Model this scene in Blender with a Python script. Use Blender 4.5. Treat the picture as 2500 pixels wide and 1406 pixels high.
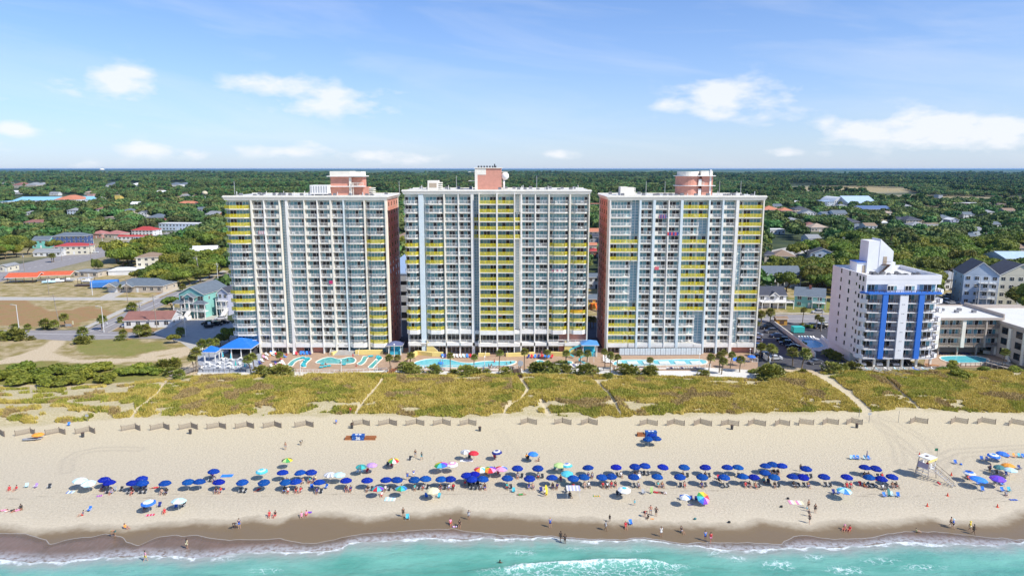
import bpy, math, random
import numpy as np
from mathutils import Vector, Matrix, noise
# ---------------------------------------------------------------- camera, sky, sun, exposure
sc = bpy.context.scene
for o in list(bpy.data.objects): bpy.data.objects.remove(o)
col = sc.collection
RND = random.Random(11); NR = np.random.default_rng(5)
CH, CF, PIT = 58.0, 1667.0, math.radians(9.87)
SP, CP = math.sin(PIT), math.cos(PIT)
cam = bpy.data.objects.new('camera', bpy.data.cameras.new('camera')); col.objects.link(cam)
cam.location = (0, 0, CH); cam.rotation_euler = (math.pi/2-PIT, 0, 0)
cam.data.sensor_width = 36; cam.data.lens = CF/2500*36
cam.data.clip_start = 1; cam.data.clip_end = 200000
sc.camera = cam
SUN_EL = math.radians(46.5); SD = Vector((-0.85, 0.53, 0)).normalized()
sun = bpy.data.objects.new('sun', bpy.data.lights.new('sun', 'SUN')); col.objects.link(sun)
sun.data.energy = 4.7; sun.data.angle = math.radians(0.5); sun.data.color = (1, 0.95, 0.86)
sdir = Vector((SD.x*math.cos(SUN_EL), SD.y*math.cos(SUN_EL), -math.sin(SUN_EL)))
sun.rotation_euler = sdir.to_track_quat('-Z', 'Y').to_euler()
sc.view_settings.view_transform = 'Standard'; sc.view_settings.look = 'None'
sc.view_settings.exposure = 0.22; sc.view_settings.gamma = 1
sc.render.engine = 'CYCLES'
HAZE = 0.000026
sc.cycles.max_bounces = 6; sc.cycles.transparent_max_bounces = 6; sc.cycles.volume_bounces = 0

def P(px, py, z=0.0):
    cx, cy = (px-1250)/CF, (703-py)/CF
    d = (cx, CP+cy*SP, -SP+cy*CP); t = (z-CH)/d[2]
    return Vector((d[0]*t, d[1]*t, z))
def PROJ(x, y, z=0.0):
    dz = z-CH; zz = y*CP - dz*SP; yy = y*SP + dz*CP
    return 1250+CF*x/zz, 703-CF*yy/zz
def PXM(px, py, w): return w/CF*(P(px, py).y*CP+CH*SP)      # photo pixels to metres at a ground point
def HZ(px, py, py2):                                         # height of a point seen at row py2 above ground point
    b = P(px, py); cy = (703-py2)/CF
    return CH + b.y*(-SP+cy*CP)/(CP+cy*SP)

world = bpy.data.worlds.new('World'); sc.world = world; world.use_nodes = True
nt = world.node_tree; nt.nodes.clear(); N = nt.nodes.new; L = nt.links.new
def mth(op, a, b=None, c=None, clamp=False):
    n = N('ShaderNodeMath'); n.operation = op; n.use_clamp = clamp
    for i, s in enumerate((a, b, c)):
        if s is None: continue
        if isinstance(s, (int, float)): n.inputs[i].default_value = s
        else: L(s, n.inputs[i])
    return n.outputs[0]
sky = N('ShaderNodeTexSky'); sky.sky_type = 'NISHITA'; sky.sun_disc = False
sky.sun_elevation = SUN_EL; sky.sun_rotation = math.atan2(-SD.x, -SD.y); sky.altitude = 50
sky.air_density = 1.0; sky.dust_density = 0.35; sky.ozone_density = 2.0
tc = N('ShaderNodeTexCoord'); sep = N('ShaderNodeSeparateXYZ'); L(tc.outputs['Generated'], sep.inputs[0])
az = mth('ARCTAN2', sep.outputs[0], sep.outputs[1]); el = mth('ARCSINE', sep.outputs[2])
cmb = N('ShaderNodeCombineXYZ'); L(az, cmb.inputs[0]); L(mth('MULTIPLY', el, 2.2), cmb.inputs[1])
nz = N('ShaderNodeTexNoise'); nz.inputs['Scale'].default_value = 17; nz.inputs['Detail'].default_value = 7; nz.inputs['Roughness'].default_value = 0.55
L(cmb.outputs[0], nz.inputs['Vector'])
CLOUDS = [(275,205,95,38,.9),(690,212,110,24,1.0),(810,225,110,26,.85),(790,262,160,28,.8),(968,224,34,11,.5),(1770,235,90,36,1.3),(1690,258,90,26,.8),(1890,232,95,28,.7),(1790,272,150,26,.7),
          (2085,325,75,30,1.2),(2290,300,90,34,1.3),(2450,305,65,26,1.2),(2330,335,190,32,.85),(20,315,40,17,.85),(370,366,62,17,1.0),(480,378,50,12,.75),
          (690,368,95,14,.95),(745,355,40,12,.7),(955,383,100,15,.95),(1380,376,55,13,.85),(1910,372,40,12,.7),(2035,373,35,9,.5),(2310,378,50,9,.5),
          (210,402,36,10,.5),(45,398,45,12,.5),(310,398,30,10,.5),(1880,305,24,7,.4),(265,312,22,8,.45),(8,242,16,8,.5),(150,320,14,7,.4),(-150,330,80,30,.8),(2650,320,120,40,.8),(2900,250,100,40,.8),(-300,220,120,40,.7)]
acc = None
for cx, cy, rx, ry, s in CLOUDS:
    d = Vector(((cx-1250)/CF, CP+(703-cy)/CF*SP, -SP+(703-cy)/CF*CP)).normalized()
    u0, v0 = math.atan2(d.x, d.y), math.asin(d.z)
    a = mth('MULTIPLY', mth('SUBTRACT', az, u0), CF/rx/1.25); b = mth('MULTIPLY', mth('SUBTRACT', el, v0), CF/ry/1.25)
    g = mth('MULTIPLY', mth('EXPONENT', mth('MULTIPLY', mth('ADD', mth('MULTIPLY', a, a), mth('MULTIPLY', b, b)), -1.1)), s)
    acc = g if acc is None else mth('MAXIMUM', acc, g)
dens = mth('MULTIPLY', mth('SUBTRACT', mth('ADD', acc, mth('MULTIPLY', mth('SUBTRACT', nz.outputs[0], 0.5), 2.6)), 0.34), 1.5, clamp=True)
dens = mth('MULTIPLY', dens, mth('MULTIPLY', acc, 2.0, clamp=True))
cm2 = N('ShaderNodeCombineXYZ'); L(mth('MULTIPLY', az, 1.0), cm2.inputs[0]); L(mth('ADD', mth('MULTIPLY', el, 6.5), mth('MULTIPLY', az, 0.8)), cm2.inputs[1])
nc = N('ShaderNodeTexNoise'); nc.inputs['Scale'].default_value = 2.6; nc.inputs['Detail'].default_value = 8; nc.inputs['Roughness'].default_value = .55; nc.inputs['Distortion'].default_value = .5
L(cm2.outputs[0], nc.inputs['Vector'])
cir = mth('MULTIPLY', mth('SUBTRACT', nc.outputs[0], 0.47), 1.1, clamp=True)
tot = mth('MAXIMUM', mth('MULTIPLY', dens, 0.8), mth('MULTIPLY', cir, 0.8))
# pale air near the horizon, part of the sky itself
hz = mth('MULTIPLY', mth('EXPONENT', mth('MULTIPLY', mth('ABSOLUTE', el), -7.5)), 0.62)
mixh = N('ShaderNodeMix'); mixh.data_type = 'RGBA'
tint = N('ShaderNodeMix'); tint.data_type = 'RGBA'; tint.blend_type = 'MULTIPLY'; tint.inputs[0].default_value = 1; tint.inputs[7].default_value = (.70, 1.03, 1.5, 1)
L(sky.outputs[0], tint.inputs[6]); L(hz, mixh.inputs[0]); L(tint.outputs[2], mixh.inputs[6]); mixh.inputs[7].default_value = (6.7, 6.9, 8.2, 1)
mixc = N('ShaderNodeMix'); mixc.data_type = 'RGBA'; L(tot, mixc.inputs[0]); L(mixh.outputs[2], mixc.inputs[6]); mixc.inputs[7].default_value = (8.6, 8.7, 9.0, 1)
bg = N('ShaderNodeBackground'); bg.inputs[1].default_value = 0.1; L(mixc.outputs[2], bg.inputs[0])
wo = N('ShaderNodeOutputWorld'); L(bg.outputs[0], wo.inputs[0])

# ---------------------------------------------------------------- helpers
def tag(o, label=None, cat=None, group=None, kind=None):
    if label: o['label'] = label
    if cat: o['category'] = cat
    if group: o['group'] = group
    if kind: o['kind'] = kind
    return o
def empty(name, loc, rz=0.0):
    o = bpy.data.objects.new(name, None); col.objects.link(o); o.location = loc; o.rotation_euler = (0, 0, rz)
    o.empty_display_size = 0.5
    return o
def S2L(c):
    return tuple(((v/255)/12.92 if v <= 10 else (((v/255)+.055)/1.055)**2.4) for v in c)
MATS = {}
def mat(name, c=(.5, .5, .5), rough=.8, var=.12, scale=1.0, bump=0.0, bscale=None, c2=None, obj=False, metal=0, spec=None, rand=0.0, trans=0.0):
    if name in MATS: return MATS[name]
    m = bpy.data.materials.new(name); m.use_nodes = True; n = m.node_tree.nodes; l = m.node_tree.links
    b = n['Principled BSDF']; b.inputs['Roughness'].default_value = rough; b.inputs['Metallic'].default_value = metal
    if spec is not None: b.inputs['Specular IOR Level'].default_value = spec
    if obj:
        t = n.new('ShaderNodeTexCoord'); co = t.outputs['Object']
    else:
        t = n.new('ShaderNodeNewGeometry'); co = t.outputs['Position']
    tx = n.new('ShaderNodeTexNoise'); tx.inputs['Scale'].default_value = scale; tx.inputs['Detail'].default_value = 5; tx.inputs['Roughness'].default_value = .65; l.new(co, tx.inputs['Vector'])
    rp = n.new('ShaderNodeValToRGB'); rp.color_ramp.elements[0].position = .3; rp.color_ramp.elements[1].position = .7
    if c2 is None: a_ = tuple(v*(1-var) for v in c); b_ = tuple(min(1, v*(1+var)) for v in c)
    else: a_, b_ = c, c2
    rp.color_ramp.elements[0].color = (*a_, 1); rp.color_ramp.elements[1].color = (*b_, 1); l.new(tx.outputs[0], rp.inputs[0])
    out = rp.outputs[0]
    if rand:
        oi = n.new('ShaderNodeObjectInfo'); hs = n.new('ShaderNodeHueSaturation'); mr = n.new('ShaderNodeMapRange'); mr.inputs[3].default_value = 1-rand; mr.inputs[4].default_value = 1+rand
        l.new(oi.outputs['Random'], mr.inputs[0]); l.new(mr.outputs[0], hs.inputs['Value']); l.new(out, hs.inputs['Color'])
        m2 = n.new('ShaderNodeMath'); m2.operation = 'MULTIPLY'; m2.inputs[1].default_value = 7.31; l.new(oi.outputs['Random'], m2.inputs[0])
        m3 = n.new('ShaderNodeMath'); m3.operation = 'FRACT'; l.new(m2.outputs[0], m3.inputs[0])
        mr2 = n.new('ShaderNodeMapRange'); mr2.inputs[3].default_value = .5-.05*rand/.3; mr2.inputs[4].default_value = .5+.025*rand/.3; l.new(m3.outputs[0], mr2.inputs[0]); l.new(mr2.outputs[0], hs.inputs['Hue'])
        out = hs.outputs[0]
    l.new(out, b.inputs['Base Color'])
    if bump:
        bt = n.new('ShaderNodeTexNoise'); bt.inputs['Scale'].default_value = bscale or scale*4; bt.inputs['Detail'].default_value = 4; l.new(co, bt.inputs['Vector'])
        bp = n.new('ShaderNodeBump'); bp.inputs['Strength'].default_value = 1; bp.inputs['Distance'].default_value = bump; l.new(bt.outputs[0], bp.inputs['Height']); l.new(bp.outputs[0], b.inputs['Normal'])
    if trans:
        tr = n.new('ShaderNodeBsdfTranslucent'); l.new(out, tr.inputs[0]); mx = n.new('ShaderNodeMixShader'); mx.inputs[0].default_value = trans
        l.new(b.outputs[0], mx.inputs[1]); l.new(tr.outputs[0], mx.inputs[2]); l.new(mx.outputs[0], n['Material Output'].inputs[0])
    MATS[name] = m; return m

class MB:
    def __init__(s): s.v = []; s.f = []; s.m = []; s.mats = []
    def mi(s, m):
        if m not in s.mats: s.mats.append(m)
        return s.mats.index(m)
    def poly(s, pts, m):
        n = len(s.v); s.v += [tuple(p) for p in pts]; s.f.append(tuple(range(n, n+len(pts)))); s.m.append(s.mi(m)); return s
    def box(s, x0, x1, y0, y1, z0, z1, m):
        n = len(s.v); k = s.mi(m)
        s.v += [(x0,y0,z0),(x1,y0,z0),(x1,y1,z0),(x0,y1,z0),(x0,y0,z1),(x1,y0,z1),(x1,y1,z1),(x0,y1,z1)]
        for q in ((0,3,2,1),(4,5,6,7),(0,1,5,4),(1,2,6,5),(2,3,7,6),(3,0,4,7)): s.f.append(tuple(n+i for i in q)); s.m.append(k)
        return s
    def prism(s, pts, z0, z1, m, mt=None):
        a = sum(pts[i][0]*pts[(i+1) % len(pts)][1]-pts[(i+1) % len(pts)][0]*pts[i][1] for i in range(len(pts)))
        if a < 0: pts = pts[::-1]
        n = len(s.v); L_ = len(pts); k = s.mi(m); kt = s.mi(mt or m)
        s.v += [(p[0], p[1], z0) for p in pts]+[(p[0], p[1], z1) for p in pts]
        s.f.append(tuple(range(n+L_-1, n-1, -1))); s.m.append(k); s.f.append(tuple(range(n+L_, n+2*L_))); s.m.append(kt)
        for i in range(L_):
            j = (i+1) % L_; s.f.append((n+i, n+j, n+L_+j, n+L_+i)); s.m.append(k)
        return s
    def tube(s, p, q, r0, r1, m, n=8, caps=True):
        p, q = Vector(p), Vector(q); d = (q-p)
        if d.length < 1e-6: return s
        d.normalize(); a = d.orthogonal().normalized(); b = d.cross(a); k = s.mi(m); n0 = len(s.v)
        for c, r in ((p, r0), (q, r1)):
            for i in range(n):
                t = 2*math.pi*i/n+math.pi/4; s.v.append(tuple(c+(a*math.cos(t)+b*math.sin(t))*r))
        for i in range(n):
            j = (i+1) % n; s.f.append((n0+i, n0+j, n0+n+j, n0+n+i)); s.m.append(k)
        if caps: s.f.append(tuple(range(n0+n-1, n0-1, -1))); s.m.append(k); s.f.append(tuple(range(n0+n, n0+2*n))); s.m.append(k)
        return s
    def bar(s, p, q, w, m): return s.tube(p, q, w*.7071, w*.7071, m, 4)
    def vbox(s, p, q, t, z0, z1, m):      # vertical wall panel between two 2D points with thickness t
        dx, dy = q[0]-p[0], q[1]-p[1]; l = math.hypot(dx, dy) or 1; nx, ny = -dy/l*t/2, dx/l*t/2
        return s.prism([(p[0]+nx, p[1]+ny), (p[0]-nx, p[1]-ny), (q[0]-nx, q[1]-ny), (q[0]+nx, q[1]+ny)], z0, z1, m)
    def merge(s, o, off=(0, 0, 0)):
        n = len(s.v); s.v += [(a+off[0], b+off[1], c+off[2]) for a, b, c in o.v]
        mp = [s.mi(m) for m in o.mats]; s.f += [tuple(n+i for i in f) for f in o.f]; s.m += [mp[i] for i in o.m]; return s
    def mesh(s, name, smooth=False):
        me = bpy.data.meshes.new(name); me.from_pydata(s.v, [], s.f)
        for m in s.mats: me.materials.append(m)
        me.polygons.foreach_set('material_index', s.m)
        if smooth: me.polygons.foreach_set('use_smooth', [True]*len(s.f))
        me.update(); return me
    def build(s, name, parent=None, loc=None, smooth=False, rz=0):
        return link(s.mesh(name, smooth), name, parent, loc, rz)
def link(me, name, parent=None, loc=None, rz=0):
    o = bpy.data.objects.new(name, me); col.objects.link(o)
    if parent: o.parent = parent
    if loc is not None: o.location = loc
    if rz: o.rotation_euler = (0, 0, rz)
    return o
def kids(o): return [c for c in bpy.data.objects if c.parent == o]
def tree_of(o, ks=None):                 # description of a thing for quick copying
    return (o, [tree_of(c) for c in kids(o)])
def copy_tree(t, parent=None):
    o, ch = t; c = o.copy(); col.objects.link(c); c.parent = parent
    for x in ch: copy_tree(x, c)
    return c
def ordn(i): return ['first','second','third','fourth','fifth','sixth','seventh','eighth','ninth','tenth','eleventh','twelfth','thirteenth','fourteenth','fifteenth','sixteenth','seventeenth','eighteenth','nineteenth','twentieth','twenty-first','twenty-second','twenty-third','twenty-fourth','twenty-fifth','twenty-sixth','twenty-seventh','twenty-eighth','twenty-ninth','thirtieth','thirty-first','thirty-second','thirty-third','thirty-fourth','thirty-fifth','thirty-sixth','thirty-seventh','thirty-eighth','thirty-ninth','fortieth','forty-first','forty-second','forty-third','forty-fourth','forty-fifth','forty-sixth'][i]
def inpoly(x, y, pts):
    x = np.asarray(x); y = np.asarray(y); r = np.zeros(x.shape, bool); n = len(pts)
    for i in range(n):
        x0, y0 = pts[i]; x1, y1 = pts[(i+1) % n]
        if y0 == y1: continue
        c = ((y0 > y) != (y1 > y)) & (x < (x1-x0)*(y-y0)/(y1-y0)+x0); r ^= c
    return r
def segdist(x, y, pts):
    d = np.full(np.shape(x), 1e9)
    for (x0, y0), (x1, y1) in zip(pts[:-1], pts[1:]):
        l2 = (x1-x0)**2+(y1-y0)**2; t = np.clip(((x-x0)*(x1-x0)+(y-y0)*(y1-y0))/l2, 0, 1)
        d = np.minimum(d, np.hypot(x-x0-t*(x1-x0), y-y0-t*(y1-y0)))
    return d
def vnoise(x, y, s, seed=0):              # cheap smooth value noise on arrays
    g = np.random.default_rng(seed).random((257, 257)); u = np.mod(x/s, 256); v = np.mod(y/s, 256)
    i = np.floor(u).astype(int); j = np.floor(v).astype(int); fu = u-i; fv = v-j; fu = fu*fu*(3-2*fu); fv = fv*fv*(3-2*fv)
    i %= 256; j %= 256
    return (g[i, j]*(1-fu)+g[i+1, j]*fu)*(1-fv)+(g[i, j+1]*(1-fu)+g[i+1, j+1]*fu)*fv
def fnoise(x, y, s, seed=0, o=3):
    r = 0; a = 1; t = 0
    for k in range(o): r = r+a*vnoise(x+k*37.7, y-k*51.3, s/2**k, seed+k); t += a; a *= .5
    return r/t
def npmesh(name, V, Q, mats, smooth=False, midx=None):
    me = bpy.data.meshes.new(name); nv, nf, k = len(V), len(Q), Q.shape[1]
    me.vertices.add(nv); me.vertices.foreach_set('co', np.asarray(V, np.float32).ravel())
    me.loops.add(nf*k); me.loops.foreach_set('vertex_index', Q.astype(np.int32).ravel())
    me.polygons.add(nf); me.polygons.foreach_set('loop_start', np.arange(nf, dtype=np.int32)*k)
    for m in mats: me.materials.append(m)
    if midx is not None: me.polygons.foreach_set('material_index', np.asarray(midx, np.int32))
    if smooth: me.polygons.foreach_set('use_smooth', np.ones(nf, bool))
    me.update(calc_edges=True); me.validate(); return me
def gridmesh(name, X, Y, Z, mats, attrs={}, smooth=True):
    r, c = X.shape; V = np.stack([X.ravel(), Y.ravel(), Z.ravel()], 1)
    i = np.arange(r*c).reshape(r, c); Q = np.stack([i[:-1, :-1].ravel(), i[:-1, 1:].ravel(), i[1:, 1:].ravel(), i[1:, :-1].ravel()], 1)
    me = npmesh(name, V, Q, mats, smooth)
    for k, a in attrs.items():
        at = me.attributes.new(k, 'FLOAT', 'POINT'); at.data.foreach_set('value', np.asarray(a, np.float32).ravel())
    return me
# small node shorthand for surface materials with attributes
class NT:
    def __init__(s, name):
        s.m = bpy.data.materials.new(name); s.m.use_nodes = True; s.t = s.m.node_tree; s.b = s.t.nodes['Principled BSDF']
        s.pos = s.t.nodes.new('ShaderNodeNewGeometry').outputs['Position']
    def lk(s, a, b): s.t.links.new(a, b)
    def at(s, k): n = s.t.nodes.new('ShaderNodeAttribute'); n.attribute_name = k; return n.outputs['Fac']
    def noise(s, sc_, det=4, rough=.6, vec=None, dist=0):
        n = s.t.nodes.new('ShaderNodeTexNoise'); n.inputs['Scale'].default_value = sc_; n.inputs['Detail'].default_value = det; n.inputs['Roughness'].default_value = rough; n.inputs['Distortion'].default_value = dist
        s.lk(vec if vec is not None else s.pos, n.inputs['Vector']); return n.outputs[0]
    def scl(s, v): n = s.t.nodes.new('ShaderNodeVectorMath'); n.operation = 'MULTIPLY'; n.inputs[1].default_value = v; s.lk(s.pos, n.inputs[0]); return n.outputs[0]
    def mt(s, op, a, b=None, c=None, clamp=False):
        n = s.t.nodes.new('ShaderNodeMath'); n.operation = op; n.use_clamp = clamp
        for i, v in enumerate((a, b, c)):
            if v is None: continue
            if isinstance(v, (int, float)): n.inputs[i].default_value = v
            else: s.lk(v, n.inputs[i])
        return n.outputs[0]
    def rng(s, v, a, b, lo=0, hi=1, smooth=True):
        n = s.t.nodes.new('ShaderNodeMapRange'); n.interpolation_type = 'SMOOTHSTEP' if smooth else 'LINEAR'
        n.inputs[1].default_value = a; n.inputs[2].default_value = b; n.inputs[3].default_value = lo; n.inputs[4].default_value = hi; s.lk(v, n.inputs[0]); return n.outputs[0]
    def mix(s, f, a, b):
        n = s.t.nodes.new('ShaderNodeMix'); n.data_type = 'RGBA'
        for i, v in ((0, f), (6, a), (7, b)):
            if isinstance(v, (int, float)): n.inputs[i].default_value = v
            elif isinstance(v, tuple): n.inputs[i].default_value = (*v, 1)
            else: s.lk(v, n.inputs[i])
        return n.outputs[2]
    def bump(s, h, dist):
        n = s.t.nodes.new('ShaderNodeBump'); n.inputs['Distance'].default_value = dist; s.lk(h, n.inputs['Height']); s.lk(n.outputs[0], s.b.inputs['Normal'])
# ---------------------------------------------------------------- ground, beach, sea
def curve(pts, z=0):                      # traced shoreline as world Y over X
    q = sorted([tuple(P(x, y, z))[:2] for x, y in pts]); return np.array([a for a, b in q]), np.array([b for a, b in q])
WET = curve([(-80,1277),(0,1277),(43,1280),(65,1289),(114,1290),(199,1280),(265,1280),(327,1284),(390,1272),(420,1273),(485,1266),(562,1269),(630,1257),(648,1263),(690,1267),(722,1250),(790,1248),(840,1250),(897,1262),(982,1248),(1039,1250),(1096,1240),(1125,1236),(1150,1248),(1260,1252),(1397,1263),(1445,1260),(1476,1267),(1573,1272),(1680,1273),(1737,1275),(1808,1277),(1845,1263),(1913,1273),(1965,1282),(2044,1266),(2100,1273),(2137,1273),(2200,1267),(2251,1256),(2302,1269),(2421,1270),(2464,1253),(2500,1238),(2600,1240)])
SWA = curve([(-80,1301),(0,1301),(57,1303),(114,1316),(122,1327),(185,1314),(256,1304),(287,1307),(313,1322),(342,1329),(378,1313),(420,1307),(477,1307),(534,1316),(620,1319),(676,1313),(762,1327),(840,1310),(911,1299),(1011,1296),(1100,1290),(1180,1300),(1260,1307),(1317,1306),(1402,1312),(1459,1315),(1516,1315),(1573,1310),(1630,1320),(1680,1327),(1737,1322),(1850,1325),(1908,1327),(1936,1307),(1993,1310),(2064,1316),(2123,1310),(2194,1299),(2250,1296),(2336,1302),(2421,1313),(2500,1317),(2600,1316)])
WAT = curve([(-80,1366),(0,1366),(31,1368),(100,1373),(142,1371),(228,1364),(285,1358),(370,1358),(420,1357),(463,1363),(534,1358),(591,1351),(662,1346),(762,1347),(798,1343),(830,1339),(857,1324),(954,1319),(1039,1314),(1125,1317),(1181,1312),(1260,1316),(1317,1310),(1402,1316),(1459,1319),(1516,1319),(1573,1314),(1630,1324),(1680,1331),(1737,1337),(1822,1344),(1908,1337),(2021,1336),(2100,1333),(2137,1327),(2208,1322),(2265,1327),(2336,1327),(2436,1332),(2500,1322),(2600,1322)])
ip = lambda c, x: np.interp(x, c[0], c[1])
GU = curve([(-150,952),(0,945),(150,948),(300,935),(430,925),(480,915),(950,911),(1000,914),(1250,912),(1500,916),(1740,921),(1850,926),(1900,915),(1960,905),(2500,905),(2650,905)])
GL = curve([(-150,1040),(0,1040),(120,1035),(300,1020),(420,1018),(700,1015),(850,1012),(1100,1018),(1230,1015),(1500,1018),(1800,1010),(2080,1006),(2130,1010),(2200,998),(2500,1010),(2650,1012)])
PATHS = [([(408,932),(385,965),(340,1000),(318,1024)],4),([(934,930),(905,970),(870,1008)],4.5),([(1267,922),(1290,955),(1270,982),(1235,1002),(1228,1022)],5),([(1457,935),(1490,970),(1515,1012)],4),([(1975,905),(2030,935),(2080,970),(2125,1012)],12),([(2165,930),(2200,965),(2250,1002)],4),([(1322,984),(1340,1012)],6)]
def pathd(x, y):
    px, py = PROJ(x, y); d = np.full(np.shape(x), 99.)
    for pts, w in PATHS: d = np.minimum(d, segdist(px, py*1.9, [(a, b*1.9) for a, b in pts])/w)
    return d
def dune_mask(x, y):
    e = np.minimum((ip(GU, x)-y), (y-ip(GL, x))); return e
def zg(x, y):                             # gentle dune relief
    e = np.clip(dune_mask(x, y)/6, 0, 1); e = e*e*(3-2*e)
    return e*(0.25+1.0*fnoise(x, y, 11, 3))*np.clip(pathd(x, y)/2, .35, 1)
def zg1(x, y): return float(zg(np.array([x]), np.array([y]))[0])
xs = np.concatenate([-np.geomspace(60000, 240, 26), np.arange(-230, 231, .75), np.geomspace(240, 60000, 26)])
ys = np.concatenate([[-3000, -600, -100, 20, 60, 75], np.arange(84, 200, .5), np.arange(200, 460, 1.2), np.geomspace(465, 90000, 60)])
X, Y = np.meshgrid(xs, ys); Z = zg(X, Y)*((abs(X) < 228) & (Y < 250)) 
PX, PY = PROJ(X, np.maximum(Y, 60))
near = (Y > 80) & (Y < 460)
def soft(polys, s=2.5, amp=10):
    r = np.zeros(X.shape); jx = (fnoise(X, Y, 5, 21)-.5)*2*amp; jy = (fnoise(X, Y, 5, 33)-.5)*amp
    for p in polys: r = np.maximum(r, inpoly(PX+jx, PY+jy, p).astype(float))
    return r
inland = Y > ip(GU, X)
dry = soft([[(-400,690),(0,690),(180,690),(270,710),(420,690),(560,670),(560,700),(300,790),(230,790),(170,800),(-400,830)],
            [(-400,640),(0,665),(240,610),(430,590),(540,640),(440,700),(-200,700)],[(-400,618),(0,610),(190,600),(300,575),(480,575),(300,600),(0,650),(-400,670)],
            [(-400,822),(450,830),(560,865),(480,912),(420,935),(-400,960)],[(1850,735),(2050,745),(2050,770),(1850,772)],[(1900,690),(2040,690),(2050,745),(1930,740)],[(2280,680),(2380,680),(2380,740),(2280,720)],
            [(1900,455),(2220,455),(2300,500),(2500,500),(2500,482),(1980,470)],[(240,480),(560,452),(990,458),(1000,470),(240,492)],[(1430,700),(1480,700),(1480,780),(1430,780)],[(430,650),(560,650),(560,720),(400,760)],[(2080,495),(2250,520),(2250,540),(2040,520)]])
green = soft([[(180,835),(300,825),(400,838),(420,850),(300,868),(200,868)],[(280,700),(440,690),(560,660),(560,640),(420,690)],[(350,690),(500,665),(500,700),(440,720)],[(60,610),(290,585),(290,600),(120,620)],[(-200,880),(240,880),(400,905),(400,945),(-200,950)],[(1900,725),(2050,735),(2050,765),(1900,760)]], amp=14)
brown = soft([[(-300,730),(60,732),(120,760),(230,750),(280,765),(180,795),(-300,795)],[(360,740),(400,705),(440,700),(420,745)],[(290,780),(360,790),(420,820),(300,830),(270,800)],[(-300,900),(0,890),(100,870),(280,890),(100,905)]], amp=12)
sandy = soft([[(-400,872),(0,880),(90,852),(122,832),(160,832),(132,860),(190,878),(400,870),(470,852),(480,862),(400,880),(200,888),(120,880),(0,888),(-400,890)],[(-300,938),(0,940),(400,932),(420,925),(400,948),(0,955),(-300,955)],
              [(420,905),(475,880),(500,920),(420,930)],[(940,892),(1900,892),(1900,935),(940,925)],[(1890,895),(1990,900),(2010,930),(1950,915)],[(340,866),(480,842),(470,856),(340,876)]], amp=5)
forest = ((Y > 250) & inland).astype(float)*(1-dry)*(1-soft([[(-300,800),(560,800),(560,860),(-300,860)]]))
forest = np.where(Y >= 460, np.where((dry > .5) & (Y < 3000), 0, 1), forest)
near_in = inland*(1-forest)*(1-dry)*(1-sandy)
em = dune_mask(X, Y)
duneg = np.clip((em+1.5+3*(fnoise(X, Y, 3.5, 8)-.5))/2.5, 0, 1)*np.clip((pathd(X, Y)-1)*1.2, 0, 1)
track = np.zeros(X.shape)
for pts, w in [([(160,1150),(165,1120),(190,1105),(240,1095),(300,1094),(340,1096)],1.2),([(2130,1020),(2200,1080),(2260,1130),(2330,1100),(2500,1090)],1.2),([(2120,1020),(2170,1060),(2190,1100),(2195,1130)],1),([(1215,1050),(1240,1090),(1260,1120)],.6),([(2150,1015),(2260,1075),(2300,1130)],1.0),([(2500,1098),(2340,1110),(2290,1180)],1)]:
    q = [tuple(P(a, b))[:2] for a, b in pts]; d = segdist(X, Y, q); track = np.maximum(track, np.exp(-(np.abs(d-0.9)/.45)**2)*w*.9)
g = NT('ground_cover')
nA = g.noise(.22, 5); nB = g.noise(2.3, 5, .7); nF = g.noise(9, 4, .7); nX = g.noise(.03, 4)
sand = g.mix(g.rng(nB, .3, .7), (.54, .455, .30), (.67, .575, .385)); sand = g.mix(g.rng(g.at('yy'), 120, 150), g.mix(g.rng(nB, .3, .7), (.49, .42, .30), (.61, .53, .395)), sand)
wr = g.mt('ADD', g.at('dwet'), g.mt('MULTIPLY', g.mt('SUBTRACT', g.noise(.5, 6, .65), .5), 3.0))
seaw = g.rng(g.noise(.6, 6, .7, g.scl((.35, 2.2, 1))), .52, .70)
dr = g.mt('MULTIPLY', g.rng(g.mt('ABSOLUTE', g.mt('SUBTRACT', g.mt('ADD', g.at('dline'), g.mt('MULTIPLY', g.mt('SUBTRACT', g.noise(.25, 5), .5), 2.2)), 0)), 0, 2.6, 1, 0), seaw)
sand = g.mix(g.mt('MULTIPLY', dr, .85), sand, (.27, .225, .16))
wrack = g.mt('MULTIPLY', g.rng(g.mt('ABSOLUTE', g.mt('ADD', wr, -.4)), 0, .35, 1, 0), g.rng(g.noise(3, 4, .8), .56, .66))
sand = g.mix(g.mt('MULTIPLY', g.rng(wr, -.6, .5), .5), sand, (.33, .275, .195))
sand = g.mix(g.mt('MULTIPLY', wrack, .8), sand, (.10, .075, .045))
sand = g.mix(g.rng(wr, .3, 2.8), sand, (.20, .142, .078))
sand = g.mix(g.mt('MULTIPLY', g.at('track'), .35), sand, (.40, .34, .25))
c = sand
c = g.mix(g.at('inn'), c, g.mix(g.rng(nA, .35, .65), (.17, .145, .05), (.3, .235, .115)))
c = g.mix(g.at('dry'), c, g.mix(g.rng(nA, .38, .62), g.mix(g.rng(nB, .3, .7), (.2, .165, .035), (.31, .24, .075)), g.mix(g.rng(nB, .3, .7), (.35, .255, .125), (.52, .42, .25))))
c = g.mix(g.mt('MULTIPLY', g.at('brown'), g.rng(nA, .3, .55)), c, g.mix(g.rng(nB, .3, .7), (.27, .155, .06), (.37, .22, .09)))
c = g.mix(g.mt('MULTIPLY', g.at('green'), g.rng(nA, .3, .6, .35, 1)), c, g.mix(g.rng(nB, .3, .7), (.155, .165, .02), (.26, .24, .05)))
c = g.mix(g.at('sandy'), c, g.mix(g.rng(nB, .3, .7), (.44, .34, .20), (.66, .54, .37)))
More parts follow.
